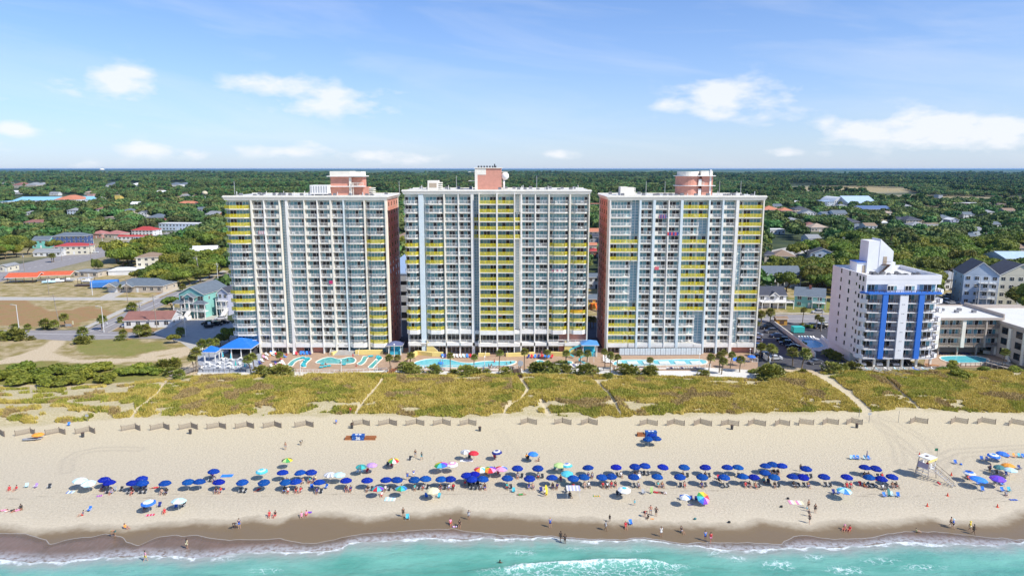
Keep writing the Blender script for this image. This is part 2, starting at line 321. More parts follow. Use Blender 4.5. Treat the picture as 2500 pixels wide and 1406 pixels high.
c = g.mix(g.at('forest'), c, g.mix(g.rng(nX, .35, .65), (.022, .042, .012), (.06, .08, .022)))
c = g.mix(g.at('dune'), c, g.mix(g.rng(nB, .3, .7), (.40, .33, .16), (.58, .50, .32)))
g.lk(c, g.b.inputs['Base Color'])
g.lk(g.rng(wr, 1.5, 5, .9, .42), g.b.inputs['Roughness'])
foot = g.noise(2.2, 5, .75); hb = g.mt('MULTIPLY', foot, g.rng(wr, -6, 1, 1, .12))
rk = g.t.nodes.new('ShaderNodeTexWave'); rk.inputs['Scale'].default_value = .9; rk.inputs['Distortion'].default_value = 6; rk.bands_direction = 'Y'; g.lk(g.pos, rk.inputs['Vector'])
hb = g.mt('ADD', hb, g.mt('MULTIPLY', g.mt('MULTIPLY', rk.outputs[0], .10), g.rng(wr, -2, 1, 1, 0)))
hb = g.mt('SUBTRACT', hb, g.mt('MULTIPLY', g.at('track'), .25))
g.bump(hb, .20)
dwet = ip(WET, np.clip(X, -125, 125))-Y
drl = curve([(-80,1225),(0,1217),(130,1212),(300,1215),(420,1212),(560,1208),(840,1205),(1040,1205),(1260,1195),(1680,1193),(2000,1200),(2100,1204),(2300,1215),(2500,1222),(2600,1222)])
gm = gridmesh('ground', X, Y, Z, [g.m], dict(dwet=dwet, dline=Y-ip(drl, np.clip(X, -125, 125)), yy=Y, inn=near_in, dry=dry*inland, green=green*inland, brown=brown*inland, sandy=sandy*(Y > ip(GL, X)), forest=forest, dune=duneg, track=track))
tag(link(gm, 'ground'), kind='structure')
# the thin film of the last wave running back over the wet sand
def strip(name, lo, hi, n, m, z, seed, xr=(-126, 126), dx=.4, lofix=None):
    xx = np.arange(xr[0], xr[1], dx); a = ip(lo, xx) if lofix is None else np.full(xx.shape, lofix); b = ip(hi, xx)
    b = b+(fnoise(xx, xx*0, 1.6, seed)-.5)*.9
    t = np.linspace(0, 1, n)**(1 if lofix is None else .7); 
    XX = np.repeat(xx[None], n, 0); YY = a[None]+(np.maximum(b, a+.02)-a)[None]*t[:, None]
    return XX, YY, b[None]-YY
s = NT('swash_film')
e = s.at('de')
st = s.noise(1.2, 5, .7, s.scl((2.6, .5, 1)), 1.0)
c = s.mix(s.rng(s.noise(.12, 4), .35, .65), (.17, .115, .068), (.235, .15, .10))
c = s.mix(s.mt('MULTIPLY', s.rng(st, .47, .62), .22), c, (.33, .26, .22))
c = s.mix(s.rng(s.mt('SUBTRACT', e, s.mt('MULTIPLY', s.noise(2.5, 4), .30)), -.02, .10, .55, 0), c, (.66, .62, .56))
c = s.mix(s.mt('MULTIPLY', s.rng(s.at('dl'), 0, 3.2, 1, 0), s.rng(s.noise(1.4, 5, .7), .3, .6)), c, (.50, .50, .50))
s.lk(c, s.b.inputs['Base Color']); s.b.inputs['Roughness'].default_value = .22
al = s.mt('MULTIPLY', s.rng(e, 0, 1.8, .35, .9), 1.0); s.lk(s.mt('MAXIMUM', al, s.rng(e, 0, .25, 1, 0)), s.b.inputs['Alpha'])
s.bump(s.noise(1.8, 5, .7, s.scl((1.5, .6, 1))), .05)
XX, YY, DE = strip('swash', WAT, SWA, 30, s.m, .02, 4)
dl = YY-ip(WAT, XX)
tag(link(gridmesh('swash', XX, YY, XX*0+.022+.01*fnoise(XX, YY, 1, 2), [s.m], dict(de=DE, dl=dl)), 'swash'), kind='structure')
w = NT('sea_water')
e = w.at('de'); ee = w.mt('ADD', e, w.mt('MULTIPLY', w.mt('SUBTRACT', w.noise(.45, 5, .6), .5), 2.5))
deep = w.mix(w.rng(w.noise(.14, 4, .6, w.scl((.5, 1.4, 1))), .35, .68), (.09, .31, .24), (.16, .41, .325))
c = w.mix(w.rng(ee, 0.2, 3.6), (.27, .27, .24), deep)
mix2 = w.mix(w.rng(ee, 1.5, 6, .22, 0), c, (.45, .56, .52)); c = mix2
vor = w.t.nodes.new('ShaderNodeTexVoronoi'); vor.feature = 'DISTANCE_TO_EDGE'; vor.inputs['Scale'].default_value = .8
wv = w.t.nodes.new('ShaderNodeVectorMath'); wv.operation = 'ADD'
nvec = w.t.nodes.new('ShaderNodeTexNoise'); nvec.inputs['Scale'].default_value = .9; nvec.inputs['Detail'].default_value = 5; w.lk(w.pos, nvec.inputs['Vector'])
ns = w.t.nodes.new('ShaderNodeVectorMath'); ns.operation = 'SCALE'; ns.inputs['Scale'].default_value = 3.2; w.lk(nvec.outputs['Color'], ns.inputs[0]); w.lk(w.scl((.8, 1.3, 1)), wv.inputs[0]); w.lk(ns.outputs[0], wv.inputs[1]); w.lk(wv.outputs[0], vor.inputs['Vector'])
web = w.rng(vor.outputs['Distance'], 0, .13, 1, 0)
fp = w.at('foam'); wn = w.noise(1.3, 6, .75)
c = w.mix(w.mt('MULTIPLY', w.mt('MULTIPLY', web, w.rng(w.mt('ADD', fp, w.mt('MULTIPLY', w.noise(.18, 3), .35)), .28, .75)), w.rng(wn, .35, .6)), c, (.72, .84, .82))
c = w.mix(w.rng(w.mt('ADD', w.mt('MULTIPLY', fp, .75), w.mt('MULTIPLY', wn, 1.1)), 1.02, 1.28, 0, .9), c, (.82, .87, .87))
edge = w.rng(w.mt('SUBTRACT', e, w.mt('MULTIPLY', w.rng(w.noise(.35, 4), .35, .7), 1.1)), -.25, .35, 1, 0)
c = w.mix(w.mt('MULTIPLY', w.mt('MULTIPLY', edge, w.rng(wn, .3, .55)), w.rng(w.noise(.16, 4, .7), .38, .56, .2, 1)), c, (.78, .82, .80))
w.lk(c, w.b.inputs['Base Color']); w.b.inputs['Roughness'].default_value = .16; w.b.inputs['Specular IOR Level'].default_value = .35
w.bump(w.mt('ADD', w.noise(1.0, 6, .6, w.scl((.7, 1.6, 1))), w.mt('MULTIPLY', w.noise(.35, 3, .6, w.scl((.6, 1.6, 1))), 2)), .14)
XX, YY, DE = strip('sea', WAT, WAT, 150, w.m, .04, 4, lofix=30.0, xr=(-180, 180), dx=.45)
cr = curve([(1120,1402),(1200,1390),(1300,1380),(1400,1374),(1500,1372),(1600,1375),(1690,1382),(1740,1384)])
dcr = np.interp(XX, cr[0], cr[1])-YY; inx = (XX > cr[0][0]) & (XX < cr[0][-1])
env = np.clip(np.minimum(XX-cr[0][0], cr[0][-1]-XX)/9, 0, 1)
foam = np.where(inx, np.where(dcr < 0, np.clip(1+dcr/.5, 0, 1), np.clip(1.0-dcr/1.2, .0, 1)*.45+.5*np.clip(1.2-dcr/9, 0, 1)), 0)*env
for cx, cy, rx, ry, sfo in [(1800,1365,22,5,.8),(1900,1380,40,8,.75),(1990,1360,30,6,.6),(2060,1392,50,7,.75),(1400,1340,60,5,.35),(650,1393,50,6,.5),(560,1365,40,5,.5),(1280,1350,40,8,.45),(2150,1370,50,6,.5),(10,1368,25,5,.8),(2250,1385,60,6,.5),(1560,1345,50,4,.35),(300,1395,50,5,.3),(1740,1350,25,8,.55),(2300,1345,80,4,.3)]:
    q = P(cx, cy); foam = np.maximum(foam, sfo*np.exp(-((XX-q.x)/(rx*.065))**2-((YY-q.y)/(ry*.17))**2))
ZZ = .045+np.clip(DE/6, 0, 1)*(.16*np.sin(YY*1.1+2*fnoise(XX, YY, 9, 4)*3)+.25*(fnoise(XX, YY, 3, 9)-.4))+inx*env*.55*np.exp(-((dcr-.2)/.9)**2)
ZZ = np.maximum(ZZ, .035+.03*np.clip(DE, 0, 1))
tag(link(gridmesh('sea', XX, YY, ZZ, [w.m], dict(de=DE, foam=foam)), 'sea'), kind='structure')

# ---------------------------------------------------------------- roads and paving (sheets stacked a few millimetres apart)
asph = mat('asphalt', (.27, .25, .245), .9, .15, .6, .01, 8); asphd = mat('asphalt_dark', (.065, .065, .075), .9, .3, .5, .01, 8)
conc = mat('concrete', (.45, .42, .37), .9, .12, .5, .01, 6); paint = mat('road_paint', (.75, .74, .7), .7, .1, 3)
def sheet(name, px, m, z, kind='structure'):
    pts = [tuple(P(a, b))[:2] for a, b in px]; mb = MB(); mb.prism(pts, z-.3, z, m); return tag(mb.build(name), kind=kind)
sheet('street', [(-500,806),(60,806),(215,806),(330,812),(560,812),(560,828),(300,826),(170,832),(60,826),(-500,822)], asph, .03)
sheet('street_inland', [(205,808),(300,765),(420,715),(560,664),(700,612),(700,630),(560,680),(450,722),(330,775),(262,812)], asph, .035)
sheet('highway', [(-600,760),(0,655),(180,616),(420,566),(480,556),(490,570),(440,588),(250,628),(0,688),(-600,800)], asph, .03)
sheet('lane', [(-400,725),(0,725),(420,727),(420,733),(0,733),(-400,733)], conc, .032)
sheet('street_behind_hotels', [(900,812),(900,760),(1480,772),(1860,768),(2300,768),(2300,782),(1860,790),(1480,805)], asph, .03)
sheet('parking_lot', [(1832,900),(1838,790),(1900,784),(2035,800),(2040,870),(2100,900),(1990,905),(1900,890)], asphd, .034)
sheet('courtyard_paving', [(960,862),(900,780),(1480,780),(1480,866)], asphd, .033)
sheet('parking_apron', [(2270,720),(2400,735),(2500,760),(2500,790),(2300,770)], asphd, .031)
sheet('driveway', [(370,812),(430,790),(470,770),(540,768),(580,800),(580,870),(480,862),(440,835)], conc, .036)
sheet('driveway_slab', [(272,712),(310,712),(275,728),(240,728)], conc, .037)
sheet('parking_strip', [(1880,612),(1990,590),(2010,600),(1900,640)], conc, .03)
def stripe(name, px, w=.15, z=.045, dash=None):
    mb = MB(); pts = [Vector(P(a, b)[:2]) for a, b in px]
    for a, b in zip(pts[:-1], pts[1:]):
        L_ = (b-a).length; n = max(1, int(L_/dash)) if dash else 1
        for i in range(n):
            p = a+(b-a)*(i/n); q = a+(b-a)*((i+(.5 if dash else 1))/n); mb.vbox(p, q, w, z-.04, z, paint)
    return tag(mb.build(name), kind='structure')
stripe('road_marking', [(60,814),(215,817),(330,819)], .2); stripe('road_marking', [(240,808),(320,770),(440,716),(560,671),(690,622)], .2)
stripe('road_marking', [(215,812),(300,775)], .15); stripe('road_marking', [(1480,789),(1860,779),(2300,775)], .2); stripe('road_marking', [(0,672),(180,630),(440,575)], .2, dash=6)
def kerb(name, px, w=.3):
    mb = MB(); pts = [P(a, b)[:2] for a, b in px]
    for a, b in zip(pts[:-1], pts[1:]): mb.vbox(a, b, w, -.1, .13, conc)
    return tag(mb.build(name), kind='structure')
kerb('kerb', [(203,806),(298,763),(418,713),(560,661)]); kerb('kerb', [(264,812),(332,777),(452,724),(560,683)]); kerb('kerb', [(1830,766),(2300,766)])
def walk(name, px, m=conc): return sheet(name, px, m, .05)
walk('pavement', [(190,806),(285,760),(405,712),(545,660),(555,662),(415,714),(296,763),(203,807)]); walk('pavement', [(1850,764),(2050,764),(2050,766),(1850,766)])
# ---------------------------------------------------------------- the hotel towers
white = mat('white_paint', (.84, .81, .75), .6, .10, .45); cream = mat('cream_stucco', (.82, .77, .66), .8, .07, .4, .004, 12)
pale = mat('pale_blue_stucco', (.66, .74, .76), .8, .06, .4); pink = mat('pink_brick', (.62, .29, .21), .85, .12, .8, .006, 20); redb = mat('red_brick', (.33, .12, .085), .85, .2, 1.2, .006, 20)
yel = mat('yellow_paint', (.88, .74, .03), .5, .06, 1); yel2 = mat('yellow_stucco', (.78, .62, .22), .7, .06, .5)
teal = mat('curtained_glass', (.055, .23, .29), .12, .45, .8, spec=.8, c2=(.30, .50, .54)); dark = mat('dark_glass', (.012, .018, .025), .08, .3, .5, spec=.9)
tealw = mat('stair_glass', (.20, .36, .42), .1, .2, .3, c2=(.34, .50, .55), spec=.8)
roofw = mat('roof_membrane', (.62, .61, .57), .8, .1, .25); grey = mat('grey_metal', (.22, .22, .23), .5, .2, 2); dgrey = mat('dark_metal', (.05, .05, .055), .5, .2, 2); lgrey = mat('light_grey', (.42, .43, .44), .6, .1, 1)
RK = 211.3/CF
chairs_at = []
def win_tpl(w, h, r, kind):               # a sliding door with its fixed panes, centred on x, sill at z=0, proud of y=0
    m = MB(); n = max(2, round(w/1.05)); pw = w/n; d0 = r.randrange(n); dk = {d0, (d0+1) % n} if (n > 2 and r.random() < .6) else {d0}
    if r.random() < .12: dk = set()
    for i in range(n):
        a = -w/2+i*pw
        m.box(a+.05, a+pw-.05, -.05, .02, .08, h-.08, dark if i in dk else teal)
        m.box(a-.05, a+.05, -.09, .02, 0, h, white)
    m.box(w/2-.05, w/2+.05, -.09, .02, 0, h, white); m.box(-w/2, w/2, -.085, .02, h-.08, h+.03, white); m.box(-w/2, w/2, -.085, .02, -.01, .09, white)
    return m
def rail_tpl(path, col_, zt=1.05, sp=.30, pw=.045, panel=None):
    m = MB()
    for (p, q) in zip(path[:-1], path[1:]):
        p, q = Vector(p), Vector(q); l = (q-p).length; n = max(1, int(l/sp))
        for i in range(n):
            c = p+(q-p)*((i+.5)/n); m.box(c.x-pw/2, c.x+pw/2, c.y-pw/2, c.y+pw/2, .14, zt-.04, col_)
        m.vbox(p, q, .09, zt-.05, zt+.04, col_); m.vbox(p, q, .07, .08, .15, col_)
        k = max(1, round(l/1.6))
        for i in range(k+1):
            c = p+(q-p)*(i/k); m.box(c.x-.05, c.x+.05, c.y-.05, c.y+.05, 0, zt+.01, col_)
    return m
def slab_tpl(path, w, dp, panel, side='both'):
    m = MB(); pts = [(-w/2-.1, .12)]+list(path)+[(w/2+.1, .12)]
    big = [(x, y-.06) if y < 0 else (x, y) for x, y in pts]
    m.prism(big, -.24, 0, white, cream)
    if panel:
        s_ = -1 if panel == 'l' else 1; ww = w*.22; a = s_*(w/2+.02); b = s_*(w/2-ww); x0, x1 = min(a, b), max(a, b)
        m.box(x0, x1, -dp-.12, -dp+.08, -.26, 1.12, cream)
    return m
def bpath(w, dp, bulge):
    if bulge: return [(-w/2, -dp*.62), (-w*.27, -dp-.55), (w*.27, -dp-.55), (w/2, -dp*.62)]
    return [(-w/2, -dp), (w/2, -dp)]
def part(root, name, f): m = MB(); f(m); return m.build(name, root)
def tower(name, label, F, D, H, s0, fh, n, x0r, zx0, zx1, bays, fins, depthpx=None, podium=None, gl=None):
    r = random.Random(len(label)); XX_ = lambda z: (x0r+z/2.704-1250)*RK
    xl, xr_ = XX_(zx0), XX_(zx1); xc = (xl+xr_)/2; root = empty(name, (xc, F, 0)); tag(root, label, 'hotel', 'hotel towers behind the pools')
    a, b = xl-xc, xr_-xc
    w = MB(); w.box(a, b, .6, D-.1, 0, H-.6, pink); w.box(a+.02, b-.02, 0, .65, s0-1.2, H-.62, pale)
    w.box(a+.01, b-.01, .5, .62, 0, s0-1.2, pale); w.build('wall', root)
    # side details: window stacks and bands
    sdm = {}; sides = ((b, 1),) if xc < -30 else (((a, -1),) if xc > 30 else ())
    for s_ in (-1, 1):
        m_ = MB(); m_.box(min(0, s_*.06), max(0, s_*.06), 0, .8, 0, 1.35, dark); m_.box(min(0, s_*.09), max(0, s_*.09), -.1, .9, -.15, -.03, cream); sdm[s_] = m_.mesh('side_window')
    for sx, s_ in sides:
        for k in range(n):
            z = s0+fh*k
            for y in (3.2, 8.2, 13.5, 18):
                link(sdm[s_], 'side_window', root, (sx, y, z+.5))
    for sx in (a, b):
        for y0_, y1_ in ((-.05, .9), (D-.9, D-.05)): part(root, 'corner_pier', lambda m: m.box(sx-.15, sx+.15, y0_, y1_, 0, H-.62, cream))
    cap = 0; stuff_b = MB(); stuff_w = MB(); fm = MB(); rowz = [s0+fh*(n-1-i) for i in range(n)]
    fascia = MB(); ground = MB()
    for bi, (za, zb, kind, yr, panel) in enumerate(bays):
        xa, xb = XX_(za)-xc, XX_(zb)-xc; wd = xb-xa; cx = (xa+xb)/2; dp = 3.0 if kind == 'P' else 1.75; bul = kind == 'B'
        if kind == 'p':
            w2 = MB(); w2.box(xa, xb, -1.9, .1, 0, H-.7, white if yr is None else pale); w2.build('pier', root); continue
        pth = bpath(wd, dp, bul); wt = [win_tpl(wd-.3, fh-.52, r, kind) for _ in range(3)]
        wms = [x.mesh('window') for x in wt]
        st = {}; 
        for col_, key in ((white, 0), (yel, 1)):
            rt = rail_tpl(pth if not panel or key else ([(-wd/2+wd*.23, -dp), (wd/2, -dp)] if panel == 'l' else [(-wd/2, -dp), (wd/2-wd*.23, -dp)]), col_, sp=.30 if not key else .19, pw=.05 if not key else .075)
            stp = slab_tpl(pth, wd, dp, panel if not key else None); st[key] = (rt, stp, rt.mesh('railing'), stp.mesh('balcony'))
        glass = None
        if kind in 'wW':
            glass = MB(); glass.box(-wd/2, wd/2, -.35, .05, 0, fh, tealw)
            for i in range(3): xx = -wd/2+wd*i/2; glass.box(xx-.07, xx+.07, -.42, -.3, 0, fh, white)
            for z in (.03, fh*.36, fh*.68): glass.box(-wd/2, wd/2, -.41, -.3, z, z+.10, white)
            if kind == 'W': glass.box(-wd/2-.05, -wd/2+wd*.3, -.5, .05, 0, fh-.02, white); glass.box(wd/2-wd*.3, wd/2+.05, -.5, .05, 0, fh-.02, white)
            gmesh = glass.mesh('stair_window')
        for i, z in enumerate(rowz):
            isy = yr is not None and i in yr
            if kind in 'wW' and not isy:
                link(gmesh, 'stair_window', root, (cx, 0, z)) if cap < 97 else stuff_w.merge(glass, (cx, 0, z)); continue
            vi = r.randrange(3); key = 1 if isy else 0
            if cap < 97:
                bo = link(st[key][3], 'balcony', root, (cx, 0, z)); link(st[key][2], 'railing', bo, (0, 0, 0)); link(wms[vi], 'window', root, (cx, 0, z+.02))
            else:
                stuff_b.merge(st[key][1], (cx, 0, z)); stuff_b.merge(st[key][0], (cx, 0, z)); stuff_w.merge(wt[vi], (cx, 0, z+.02))
            cap += 1
            nc_ = r.choice([0, 1, 1, 2, 2])
            for q_ in range(nc_):
                chairs_at.append((xc+cx+(r.uniform(-.35, .35) if nc_ == 1 else (q_-.5)*.5+r.uniform(-.1, .1))*wd, F-.95, z+.01, r.uniform(-.6, .6), ('' if nc_ == 1 else ('left ' if q_ == 0 else 'right '))+f'white chair on the {ordn(bi)} column, {ordn(i)} balcony from the top'))
        # fascia under the lowest balcony
        p2 = [(x+cx, y-.10) for x, y in pth]; pts = [(xa-.12, .12)]+p2+[(xb+.12, .12)]
        if kind != 'p': fascia.prism(pts, s0-1.35, s0-.245, white, white)
    if stuff_b.f: tag(stuff_b.build('balcony', root), kind='stuff')
    if stuff_w.f: tag(stuff_w.build('window', root), kind='stuff')
    fascia.build('fascia', root)
    for zf, wf, mt_ in fins:
        f = MB(); x = XX_(zf)-xc; f.box(x-wf/2, x+wf/2, -3.15 if zf in (570, 686, 800) else -2.0, .1, 0, H-.75, mt_); f.build('fin', root)
    # cornice and roof
    c = MB()
    for e_, z0, z1, mm in ((.55, H-.95, H-.55, white), (1.0, H-.55, H-.12, cream), (1.45, H-.12, H+.12, white)):
        c.box(a-e_*.55, b+e_*.55, -1.9-e_*.3, D+e_*.5, z0, z1, mm)
    c.build('cornice', root)
    rf = MB(); rf.box(a-.3, b+.3, -1.4, D+.2, H+.10, H+.16, roofw)
    for q in ((a-.6, b+.6, -2.2, -1.9), (a-.6, b+.6, D+.3, D+.6)): rf.box(*q, H+.1, H+.42, cream)
    rf.build('roof', root)
    # rooftop plant, kept on the roof as parts
    for i in range(26):
        u = MB(); x = a+2+(b-a-4)*(i+.5)/26+r.uniform(-.4, .4); y = r.choice([1.2, 2.6, 14, 17]); h_ = r.uniform(.5, .9)
        u.box(x-.5, x+.5, y, y+.8, H+.15, H+.15+h_, grey); u.box(x-.4, x+.4, y+.1, y+.7, H+.15+h_, H+.22+h_, dgrey); u.build('air_conditioner', root)
    for i in range(14):
        u = MB(); x = a+1.5+(b-a-3)*r.random(); y = r.uniform(-1, 4); u.tube((x, y, H+.1), (x, y, H+r.uniform(.9, 1.7)), .09, .09, white, 6); u.build('vent_pipe', root)
    # ground floor glazing
    zt = s0-1.3
    for (za, zb, k, brick) in (podium or []):
        xa, xb = XX_(za)-xc, XX_(zb)-xc; gmb = MB()
        if k == 'brick': gmb.box(xa, xb, -.2, .55, 0, zt, pink); gmb.build('brick_wall', root); continue
        lv = [(0, zt)] if gl is None else gl
        for z0, z1 in lv:
            nn = max(2, int((xb-xa)/1.1)); gmb.box(xa, xb, -.1, .5, z0+.05, z1-.05, dark if k != 'teal' else teal)
            for i in range(nn+1): x = xa+(xb-xa)*i/nn; gmb.box(x-.05, x+.05, -.17, 0, z0, z1, white)
            for z in (z0+.04, z0+(z1-z0)*.68, z1-.1): gmb.box(xa, xb, -.165, 0, z, z+.08, white)
        gmb.build('window', root)
    return root, XX_, xc
R_ = lambda *a: set(sum(([x] if isinstance(x, int) else list(range(x[0], x[1]+1)) for x in a), []))
LY = R_((0, 4), (10, 12))
tl, XL, xcl = tower('hotel_tower', 'left hotel tower with pink brick right side and white boxy cooler on its roof', 212.7, 21.5, 49.6, 3.55, 2.65, 17, 520, 98, 1145,
  [(85,260,'B',LY,None),(270,345,'b',None,None),(352,448,'b',None,'r'),(452,487,'w',None,None),(487,503,'p',None,None),(506,608,'b',None,None),(613,695,'b',None,'l'),(700,781,'b',None,'r'),(788,866,'b',None,None),(872,1003,'B',None,None),(1010,1140,'B',R_((4,6),(12,16)),None)],
  [(265,.5,cream),(348,.3,white),(450,.35,cream),(611,.35,cream),(697,.3,white),(785,.5,cream),(869,.35,pale),(1006,.4,cream),(1143,.35,cream)],
  podium=[(100,260,'glass',0),(270,345,'glass',0),(352,450,'glass',0),(490,550,'brick',0),(552,608,'glass',0),(613,700,'brick',0),(702,780,'glass',0),(788,866,'glass',0),(872,1000,'teal',0),(1010,1140,'teal',0)])
CY = R_((5,7),(13,15)); C3 = R_((2,4))
tc_, XC, xcc = tower('hotel_tower', 'middle hotel tower with a full height column of yellow balconies', 212.0, 21, 51.4, 8.05, 2.63, 16, 960, 82, 1287,
  [(76,172,'B',CY,None),(174,206,'p',1,None),(213,338,'B',CY,None),(345,430,'b',None,None),(437,518,'b',None,None),(533,568,'w',C3,None),(573,683,'P',R_((0,15)),None),(690,797,'P',R_((0,15)),None),(803,840,'W',C3,None),(850,935,'b',None,None),(940,1022,'b',None,None),(1030,1160,'B',CY,None),(1170,1285,'B',CY,None)],
  [(341,.4,cream),(433,.3,white),(524,.9,white),(686,.45,white),(570,.3,cream),(800,.3,white),(845,.45,white),(937,.35,white),(1026,.4,cream),(1164,.5,cream),(1289,.3,cream)],
  podium=[(90,172,'glass',0),(213,338,'glass',0),(345,430,'glass',0),(437,518,'glass',0),(533,683,'glass',0),(690,797,'glass',0),(850,935,'glass',0),(940,1022,'glass',0),(1030,1100,'glass',0),(1105,1285,'brick',0)], gl=[(.1, 2.9), (3.95, 6.7)])
m = MB(); A_, B_ = XC(82)-xcc, XC(1287)-xcc
m.box(A_, B_, -2.0, .1, 2.85, 3.9, white); m.build('fascia', tc_)
for za, zb in ((90,172),(213,338),(345,430),(437,520),(560,683),(690,835),(1030,1130),(1140,1285)):
    a, b = XC(za)-xcc, XC(zb)-xcc; bb = MB(); bb.box(a, b, -3.3 if za in (560, 690) else -2.4, -1.95, 2.95, 3.88, white); bo = bb.build('balcony', tc_)
    y = -3.2 if za in (560, 690) else -2.3; link(rail_tpl([(a, y), (b, y)], white).mesh('railing'), 'railing', bo, (0, 0, 3.88))
sg = MB(); sx = (1124-1250)*.128-xcc; tsg = mat('teal_sign', (.03, .33, .36), .5, .1, 2); sg.box(sx-.6, sx+.6, -2.12, -2.0, 3.15, 3.68, tsg)
for x0, x1, z0, z1 in ((-.35,-.2,3.3,3.5),(-.15,.02,3.3,3.42),(.08,.2,3.3,3.5),(.28,.4,3.3,3.44)): sg.box(sx+x0, sx+x1, -2.15, -2.11, z0, z1, mat('pale_teal', (.4, .7, .7)))
sg.build('sign', tc_)
RY4 = R_(0, 1, (4, 12)); RYE = R_((0, 4), (10, 12)); RYL = R_((4, 6), (12, 16))
tr_, XR, xcr = tower('hotel_tower', 'right hotel tower with pink brick left side and round drum on its roof', 212.7, 21, 49.6, 3.55, 2.65, 17, 1430, 150, 1164,
  [(165,297,'b',RYL,None),(303,350,'w',RYL,None),(360,440,'b',None,None),(455,539,'b',None,'l'),(545,622,'b',None,None),(634,742,'b',RY4,None),(745,804,'w',RY4,None),(812,892,'b',None,'l'),(903,984,'b',None,'l'),(1000,1038,'w',RYE,None),(1042,1160,'b',RYE,None)],
  [(158,.4,white),(355,.6,pale),(447,.8,pale),(542,.35,white),(628,.8,pale),(808,.5,pale),(898,.5,pale),(992,.9,white),(1163,.4,cream)],
  podium=[(165,350,'glass',0),(360,440,'glass',0),(455,622,'glass',0),(634,804,'glass',0),(812,892,'glass',0),(903,984,'glass',0),(1000,1160,'brick',0)])
# small sign lettering shapes over the left tower's door (illegible script in the photograph)
sg = MB(); sx = (838-1250)*.1275-xcl
for i, (dx, dz, a) in enumerate([(-.6, .1, .5), (-.35, .15, -.4), (-.1, 0, .3), (.15, .02, -.5), (.4, .15, .6)]):
    sg.bar((sx+dx-.12, -1.98, 2.85+dz-a*.2), (sx+dx+.12, -1.98, 2.85+dz+a*.2), .09, grey)
sg.box(sx-3.2, sx-2.6, -1.96, -1.9, 2.75, 2.95, mat('bronze', (.2, .15, .1))); sg.build('sign', tl)
# rooftop houses
HL = 49.75
def X_(px, F_=222, root=None): return (px-1250)/CF*(F_*CP)-root.location.x
def hut_left(m):
    a, b, c = X_(808, 222, tl), X_(856, 222, tl), X_(884, 222, tl)
    m.box(a, b, 8, 15, HL, 55.6, pink); m.box(b, c, 9.5, 15, HL, 55.4, pink)
    m.box(b-.3, b+.3, 7.6, 9.0, HL, 55.3, cream); m.box(c, c+2.0, 9, 13, HL, 52.3, pink)
    for k in range(4): m.box(c+2, c+3.4, 9, 13, HL+.2+k*.6, HL+.45+k*.6, cream)
part(tl, 'lift_house', hut_left)
part(tl, 'lift_house_roof', lambda m: (m.box(X_(806,222,tl)-.6, X_(884,222,tl)+.8, 6.9, 15.6, 55.6, 55.85, white), m.box(X_(808,222,tl)+.1, X_(858,222,tl), 7.2, 15.2, 55.85, 57.3, cream), m.box(X_(858,222,tl), X_(883,222,tl), 8, 15.2, 55.84, 57.2, cream), m.box(X_(806,222,tl)-.5, X_(884,222,tl)+.9, 6.95, 9.4, 52.4, 52.65, white)))
part(tl, 'ladder', lambda m: [m.bar((X_(862,222,tl)+s*.3, 7.4, HL), (X_(862,222,tl)+s*.3, 7.4, 53.7), .1, cream) for s in (-1, 1)]+[m.box(X_(862,222,tl)-.3, X_(862,222,tl)+.3, 7.35, 7.43, HL+k*.35, HL+.06+k*.35, cream) for k in range(11)])
link(rail_tpl([(X_(862,222,tl), 7.2), (X_(884,222,tl)+.6, 7.2)], cream).mesh('railing'), 'railing', tl, (0, 0, 52.65))
part(tl, 'cooling_unit', lambda m: (m.box(X_(757,218,tl), X_(800,218,tl), 4, 9, HL+.5, 53.0, white), [m.box(X_(757,218,tl)+.2+i*.8, X_(757,218,tl)+.6+i*.8, 3.95, 4.02, HL+.9, 52.7, lgrey) for i in range(7)], m.box(X_(757,218,tl)+.3, X_(800,218,tl)-.3, 4.3, 8.7, HL, HL+.5, grey)))
def hut_c(m):
    a, b = X_(1161,222,tc_), X_(1224,222,tc_); m.box(a, b, 8, 16, 51.5, 58.2, pink); m.box(a-.15, a+.7, 7.9, 9, 51.5, 58.1, cream)
    m.box(a+.7, a+3.4, 7.93, 8.05, 56.2, 58.15, cream)
part(tc_, 'lift_house', hut_c)
part(tc_, 'lift_house_roof', lambda m: (m.box(X_(1161,222,tc_)-.3, X_(1224,222,tc_)+.3, 7.7, 16.2, 58.2, 58.45, cream), m.box(X_(1161,222,tc_)-2.2, X_(1161,222,tc_)-.1, 8.5, 12, 57.0, 57.15, cream), m.box(X_(1161,222,tc_)-2.2, X_(1161,222,tc_)-.1, 8.5, 12, 54.2, 54.35, cream), m.box(X_(1224,222,tc_)+.1, X_(1224,222,tc_)+2, 8.5, 12, 57, 57.15, cream)))
part(tc_, 'aerial', lambda m: [m.box(X_(1161,222,tc_)+.8+i*.9, X_(1161,222,tc_)+1.3+i*.9, 8.2, 8.5, 58.4, 59.0, dgrey) for i in range(7)]+[m.tube((X_(1208,222,tc_), 8.6, 58.4), (X_(1208,222,tc_), 8.6, 59.6), .2, .2, dgrey)])
def ballm(m, c, r, mt_, n=12, sq=1, z0=-1):
    rings = []; k = m.mi(mt_)
    for j in range(n//2+1):
        th = math.pi*j/(n//2); z = math.cos(th)
        rings.append([(c[0]+r*math.sin(th)*math.cos(2*math.pi*i/n), c[1]+r*math.sin(th)*math.sin(2*math.pi*i/n), c[2]+r*sq*max(z, z0)) for i in range(n)])
    n0 = len(m.v)
    for rg in rings: m.v += rg
    for j in range(n//2):
        for i in range(n):
            i2 = (i+1) % n; m.f.append((n0+j*n+i, n0+(j+1)*n+i, n0+(j+1)*n+i2, n0+j*n+i2)); m.m.append(k)
